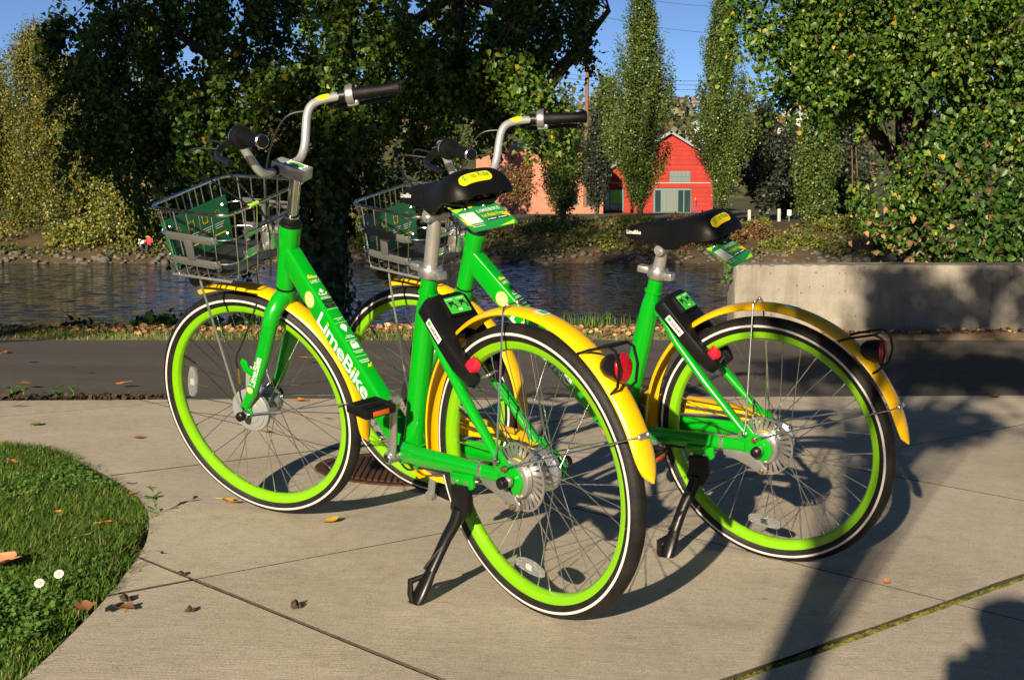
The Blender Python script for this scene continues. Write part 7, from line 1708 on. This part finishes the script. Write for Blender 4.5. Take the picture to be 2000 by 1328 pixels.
LAWN_LEAVES = [(8, 1098, 0.10, LP, 'large pinkish curled leaf in the lawn at the left edge'), (218, 1020, 0.055, LO_, 'orange curled leaf lying on the lawn'), (112, 1000, 0.03, LO_, 'small orange leaf deep in the lawn'), (262, 965, 0.05, LT, 'tan leaf at the pointed tip of the lawn'), (258, 945, 0.04, LB, 'dark red leaf at the top of the lawn tip'), (165, 1185, 0.05, LB, 'brown leaf in the gap at the lawn edge'), (28, 902, 0.035, LO_, 'small orange leaf on the upper lawn'), (155, 1050, 0.04, LT, 'tan leaf in the middle of the lawn'), (272, 1075, 0.035, LB, 'brown leaf in the gap at the lawn corner')]
for i, (px, py, sz, mt, lab) in enumerate(LAWN_LEAVES):
    d = ray(px, py); n = RW @ Vector((0, 0, 1)); t = (pave(0, 0, 0.03) - CAMV).dot(n) / d.dot(n); p = CAMV + d * t
    o = fallen_leaf(sz, 200 + i, 0.5, True).build('fallen_leaf', mt, loc=p); o.rotation_euler = (random.uniform(-0.4, 0.2), random.uniform(-0.3, 0.3), random.uniform(0, 6.28)); tag(o, lab, 'leaf', 'fallen leaves on the ground')
# small earth clods
for i, (px, py, s, lab) in enumerate(((243, 1173, 0.013, 'small dark clod beside the curled brown leaf'), (369, 1194, 0.011, 'small crumbly clod on the paving below the slab joint'), (577, 1187, 0.012, 'small dark clod on the paving right of the slab joint'), (354, 1123, 0.010, 'tiny clod lying on the slab joint'))):
    d = ray(px, py); n = RW @ Vector((0, 0, 1)); t = (pave(0, 0) - CAMV).dot(n) / d.dot(n); p = CAMV + d * t; V, F = rock_verts(np.random.default_rng(300 + i)); m = MB(); m.add(V * s, [tuple(f) for f in F]); m.add(V * s * 0.6 + np.array((s * 0.9, 0.2 * s, -0.2 * s)), [tuple(f) for f in F])
    tag(m.build('earth_clod', SOIL, loc=p + Vector((0, 0, s * 0.5))), lab, 'clod', 'earth clods on the paving')
# daisies
for i, (px, py, lab) in enumerate(((77, 1139, 'white daisy in the lawn, lower left of two'), (115, 1121, 'white daisy in the lawn, upper right of two'))):
    d = ray(px, py); n = RW @ Vector((0, 0, 1)); t = (pave(0, 0, 0.045) - CAMV).dot(n) / d.dot(n); p = CAMV + d * t; r = empty('daisy', p - Vector((0, 0, 0.045))); tag(r, lab, 'flower', 'daisies in the lawn'); MB().tube([(0, 0, 0), (0.004, 0, 0.025), (0, 0, 0.044)], 0.0012, 6).build('stem', GRASS, r)
    tilt = Matrix.Translation((0, 0, 0.045)) @ Matrix.Rotation(math.radians(48), 4, 'X')
    for k in range(16):
        a = 2 * PI * k / 16; m = MB(); c = Vector((math.cos(a), math.sin(a), 0)); s_ = Vector((-math.sin(a), math.cos(a), 0)); m.add([c * 0.003 - s_ * 0.001, c * 0.008 - s_ * 0.0022, c * 0.0112 - s_ * 0.001 + Vector((0, 0, 0.001)), c * 0.0112 + s_ * 0.001 + Vector((0, 0, 0.001)), c * 0.008 + s_ * 0.0022, c * 0.003 + s_ * 0.001], [(0, 1, 2, 3, 4, 5)]); m.build('petal', WHITE, r, mtx=tilt, smooth=0)
    MB().ball((0, 0, 0.001), (0.0042, 0.0042, 0.0028), 12).build('centre', PYEL, r, mtx=tilt)
# weed at the lawn tip and weeds at the asphalt edge
def weed(label, px, py, h, n, seed, leaf=0.03, spread=0.02):
    d = ray(px, py); nn = RW @ Vector((0, 0, 1)); t = (pave(0, 0) - CAMV).dot(nn) / d.dot(nn); p = CAMV + d * t; r = empty('weed', p); tag(r, label, 'weed', 'weeds at the paving edges'); rng = np.random.default_rng(seed)
    stem = MB().tube([(0, 0, -0.02), (0.004, 0, h * 0.5), (-0.004, 0.002, h)], [0.0022, 0.0018, 0.001], 6).build('stem', GRASS, r)
    for k in range(n):
        z = h * (0.15 + 0.85 * k / max(1, n - 1)); a = k * 2.4 + seed; q = Vector((math.cos(a), math.sin(a), 0)); m = MB(); L = leaf * rng.uniform(0.7, 1.2); s_ = Vector((-q.y, q.x, 0)); b0 = Vector((0, 0, z)); up = Vector((0, 0, 1))
        P = [b0, b0 + q * L * 0.35 + up * L * 0.35 - s_ * L * 0.22, b0 + q * L * 0.75 + up * L * 0.5 - s_ * L * 0.2, b0 + q * L + up * L * 0.45, b0 + q * L * 0.75 + up * L * 0.5 + s_ * L * 0.2, b0 + q * L * 0.35 + up * L * 0.35 + s_ * L * 0.22]
        m.add(P, [(0, 1, 2, 3), (0, 3, 4, 5)]); m.build('leaf', L_CLOVER, r, smooth=0)
weed('slender weed standing at the pointed tip of the lawn', 302, 1003, 0.062, 6, 3, 0.032)
for i, (px, py, lab) in enumerate(((22, 776, 'weed tuft at the asphalt edge, leftmost'), (45, 775, 'weed tuft at the asphalt edge, second from left'), (112, 775, 'weed tuft at the asphalt edge beside the tan leaf'), (142, 775, 'weed tuft at the asphalt edge, nearest the front wheel'))): weed(lab, px, py, 0.035, 6, 5 + i, 0.032)
rng = np.random.default_rng(41); P = []
for _ in range(420):
    x = rng.uniform(-2.25, -1.45); y = edge_y(x) + abs(rng.normal(0, 0.05)); P.append(pave(x, y, 0.004)[:])
me = leaves_mesh('edge_debris', np.array(P), 0.026, rng, face=np.array((0, -0.2, 1.0)), face_w=0.5, droop=0.0); me.materials.append(SOIL); tag(obj('edge_debris', me), 'dark crumbly debris along the asphalt edge at the left', 'debris', kind='stuff')
# ivy sprigs on the wall end
for i, (px, py, lab) in enumerate(((1424, 524, 'upper green sprig on the end of the concrete wall'), (1424, 541, 'lower green sprig on the end of the concrete wall'))):
    p = at(px, py, 10.42); r = empty('wall_sprig', p); tag(r, lab, 'plant', 'green sprigs on the wall end'); rng = np.random.default_rng(60 + i); C = rng.normal(size=(16, 3)) * np.array((0.018, 0.018, 0.014)); me = leaves_mesh('foliage', C, 0.028, rng, face=np.array((-0.5, -0.8, 0.3)), face_w=0.5); me.materials.append(L_CLOVER); obj('foliage', me, None, r)

# ------------------------------------------------------------------ what stands behind the camera and throws the shadows in the picture
def shade_tree(label, base, top, r0, targets, per, rad, size, seed, t_of):
    """a tree behind the viewpoint; its leaf clusters sit up-sun of the places that lie in shade"""
    rng = np.random.default_rng(seed); root = empty('unseen_tree', base); tag(root, label, 'tree', 'trees behind the viewpoint'); off = Vector(base); cen = []
    for (tx, ty, tz, n, sp) in targets:
        for _ in range(n):
            q = Vector((tx + rng.normal() * sp, ty, tz + rng.normal() * sp)); cen.append(q + SUN_DIR * t_of(q, rng))
    mb = MB(); P = [Vector(base), Vector(base).lerp(Vector(top), 0.5), Vector(top)]; mb.tube([p - off for p in P], [r0, r0 * 0.9, r0 * 0.5], 12)
    for c in cen[::3]:
        f = max(0.35, min(0.95, (c.z - 1.2 - off.z) / (Vector(top).z - off.z))); s = Vector(base).lerp(Vector(top), f); mb.tube([s - off, s.lerp(c, 0.5) + Vector((0, 0, 0.1)) - off, c - off], [r0 * 0.25, r0 * 0.16, r0 * 0.06], 5, cap=False)
    mb.build('trunk', BARK, root); C = np.repeat(np.array([c[:] for c in cen]), per, axis=0); C = C + rng.normal(size=C.shape) * rad; me = leaves_mesh('crown', C - np.array(off), size, rng, face_w=0.0); me.materials.append(L_NEAR); obj('crown', me, None, root)
    return root
def tgt(boxes, Y, lit=()):
    out = []
    for (x0, x1, y0, y1, n, sp) in boxes:
        for _ in range(n):
            px, py = random.uniform(x0, x1), random.uniform(y0, y1)
            if any(a < px < b and c < py < d for a, b, c, d in lit): continue
            p = at(px, py, Y); out.append((p.x, p.y, p.z, 1, sp))
    return out
SUNNY = [(385, 625, 135, 455), (610, 905, -60, 360), (970, 1190, 135, 385)]     # parts of the crown that catch the sun
T1 = tgt([(120, 400, -60, 340, 120, 0.02), (220, 480, 260, 520, 75, 0.02), (440, 720, 280, 640, 110, 0.02), (330, 640, -60, 170, 70, 0.02), (860, 990, -60, 320, 62, 0.02), (940, 1240, -60, 170, 70, 0.02), (680, 1000, 280, 440, 75, 0.02), (560, 650, 100, 460, 26, 0.02)], 12.0, SUNNY)
shade_tree('tall unseen tree behind the viewpoint on the left, shaped to shade the cottonwood', (-11.5, -5.6, -0.3), (-10.5, -5.2, 9.5), 0.22, T1, 60, 0.125, 0.12, 71, lambda q, r: r.uniform(13, 17))  # added unseen tree, crown laid out as a shade mask for the left cottonwood
T2 = tgt([(1700, 1850, 520, 610, 18, 0.03), (1690, 1790, 590, 645, 14, 0.03), (1780, 1880, 590, 645, 12, 0.03), (1900, 1960, 600, 640, 5, 0.03), (1880, 2060, 515, 560, 10, 0.03), (1960, 2060, 580, 645, 8, 0.03)], 10.35) + tgt([(1560, 1800, 690, 760, 20, 0.03), (1780, 2060, 655, 770, 48, 0.03), (1480, 1560, 690, 705, 4, 0.02)], 8.3) + tgt([(1720, 1900, 790, 870, 12, 0.02), (1800, 1980, 780, 830, 8, 0.02)], 6.2)
TRUNK = pave(-0.80, -1.52)
def t_small(q, r): return (Vector((q.x - TRUNK.x, q.y - TRUNK.y)).length + r.uniform(-0.9, 0.9)) / math.hypot(SUN_DIR.x, SUN_DIR.y)
shade_tree('slim young street tree just behind the viewpoint', (TRUNK.x, TRUNK.y, TRUNK.z - 0.05), (TRUNK.x + 0.05, TRUNK.y, 3.6), 0.060, T2, 24, 0.080, 0.072, 72, t_small)
# the photographer, crouching behind the camera
CR_J = [(0.20, -0.55, 0.42), (0.20, -0.50, 0.62), (0.19, -0.42, 0.88), (0.17, -0.37, 1.00), (0.15, -0.31, 1.08), (0.14, -0.29, 1.19), (0.36, -0.40, 0.93), (0.34, -0.24, 0.74), (0.08, -0.10, 0.88), (0.03, -0.40, 0.93), (-0.13, -0.28, 0.73), (0.0, -0.10, 0.87), (0.30, -0.52, 0.40), (0.34, -0.16, 0.50), (0.34, -0.28, 0.08), (0.34, -0.14, 0.05), (0.06, -0.52, 0.38), (-0.10, -0.20, 0.44), (-0.06, -0.40, 0.08), (-0.06, -0.28, 0.05)]
CR_R = [(0.16, 0.13), (0.15, 0.12), (0.17, 0.13), 0.062, 0.088, 0.095, 0.07, 0.052, 0.04, 0.07, 0.052, 0.04, 0.095, 0.07, 0.048, 0.045, 0.095, 0.07, 0.048, 0.04]
figure('person', 'photographer crouching behind the viewpoint, holding a camera', (-0.13, -0.02, gz(0, 0)), 0.0, CR_J, WALK_E, CR_R, ([SKIN, DCLOTH, HAIRM, BCLOTH], lambda c: 2 if c.z > 1.15 else (0 if c.z > 1.02 else (1 if c.z > 0.6 else 3))))
ch = empty('photo_camera', (0.02, -0.075, 0.90)); tag(ch, 'black photo camera held by the photographer', 'camera'); MB().box((0, 0, 0), (0.13, 0.05, 0.09), None, 0.01).build('body', BLACKP, ch); MB().box((0, 0, 0.055), (0.05, 0.045, 0.03), None, 0.008).build('prism_housing', BLACKP, ch)
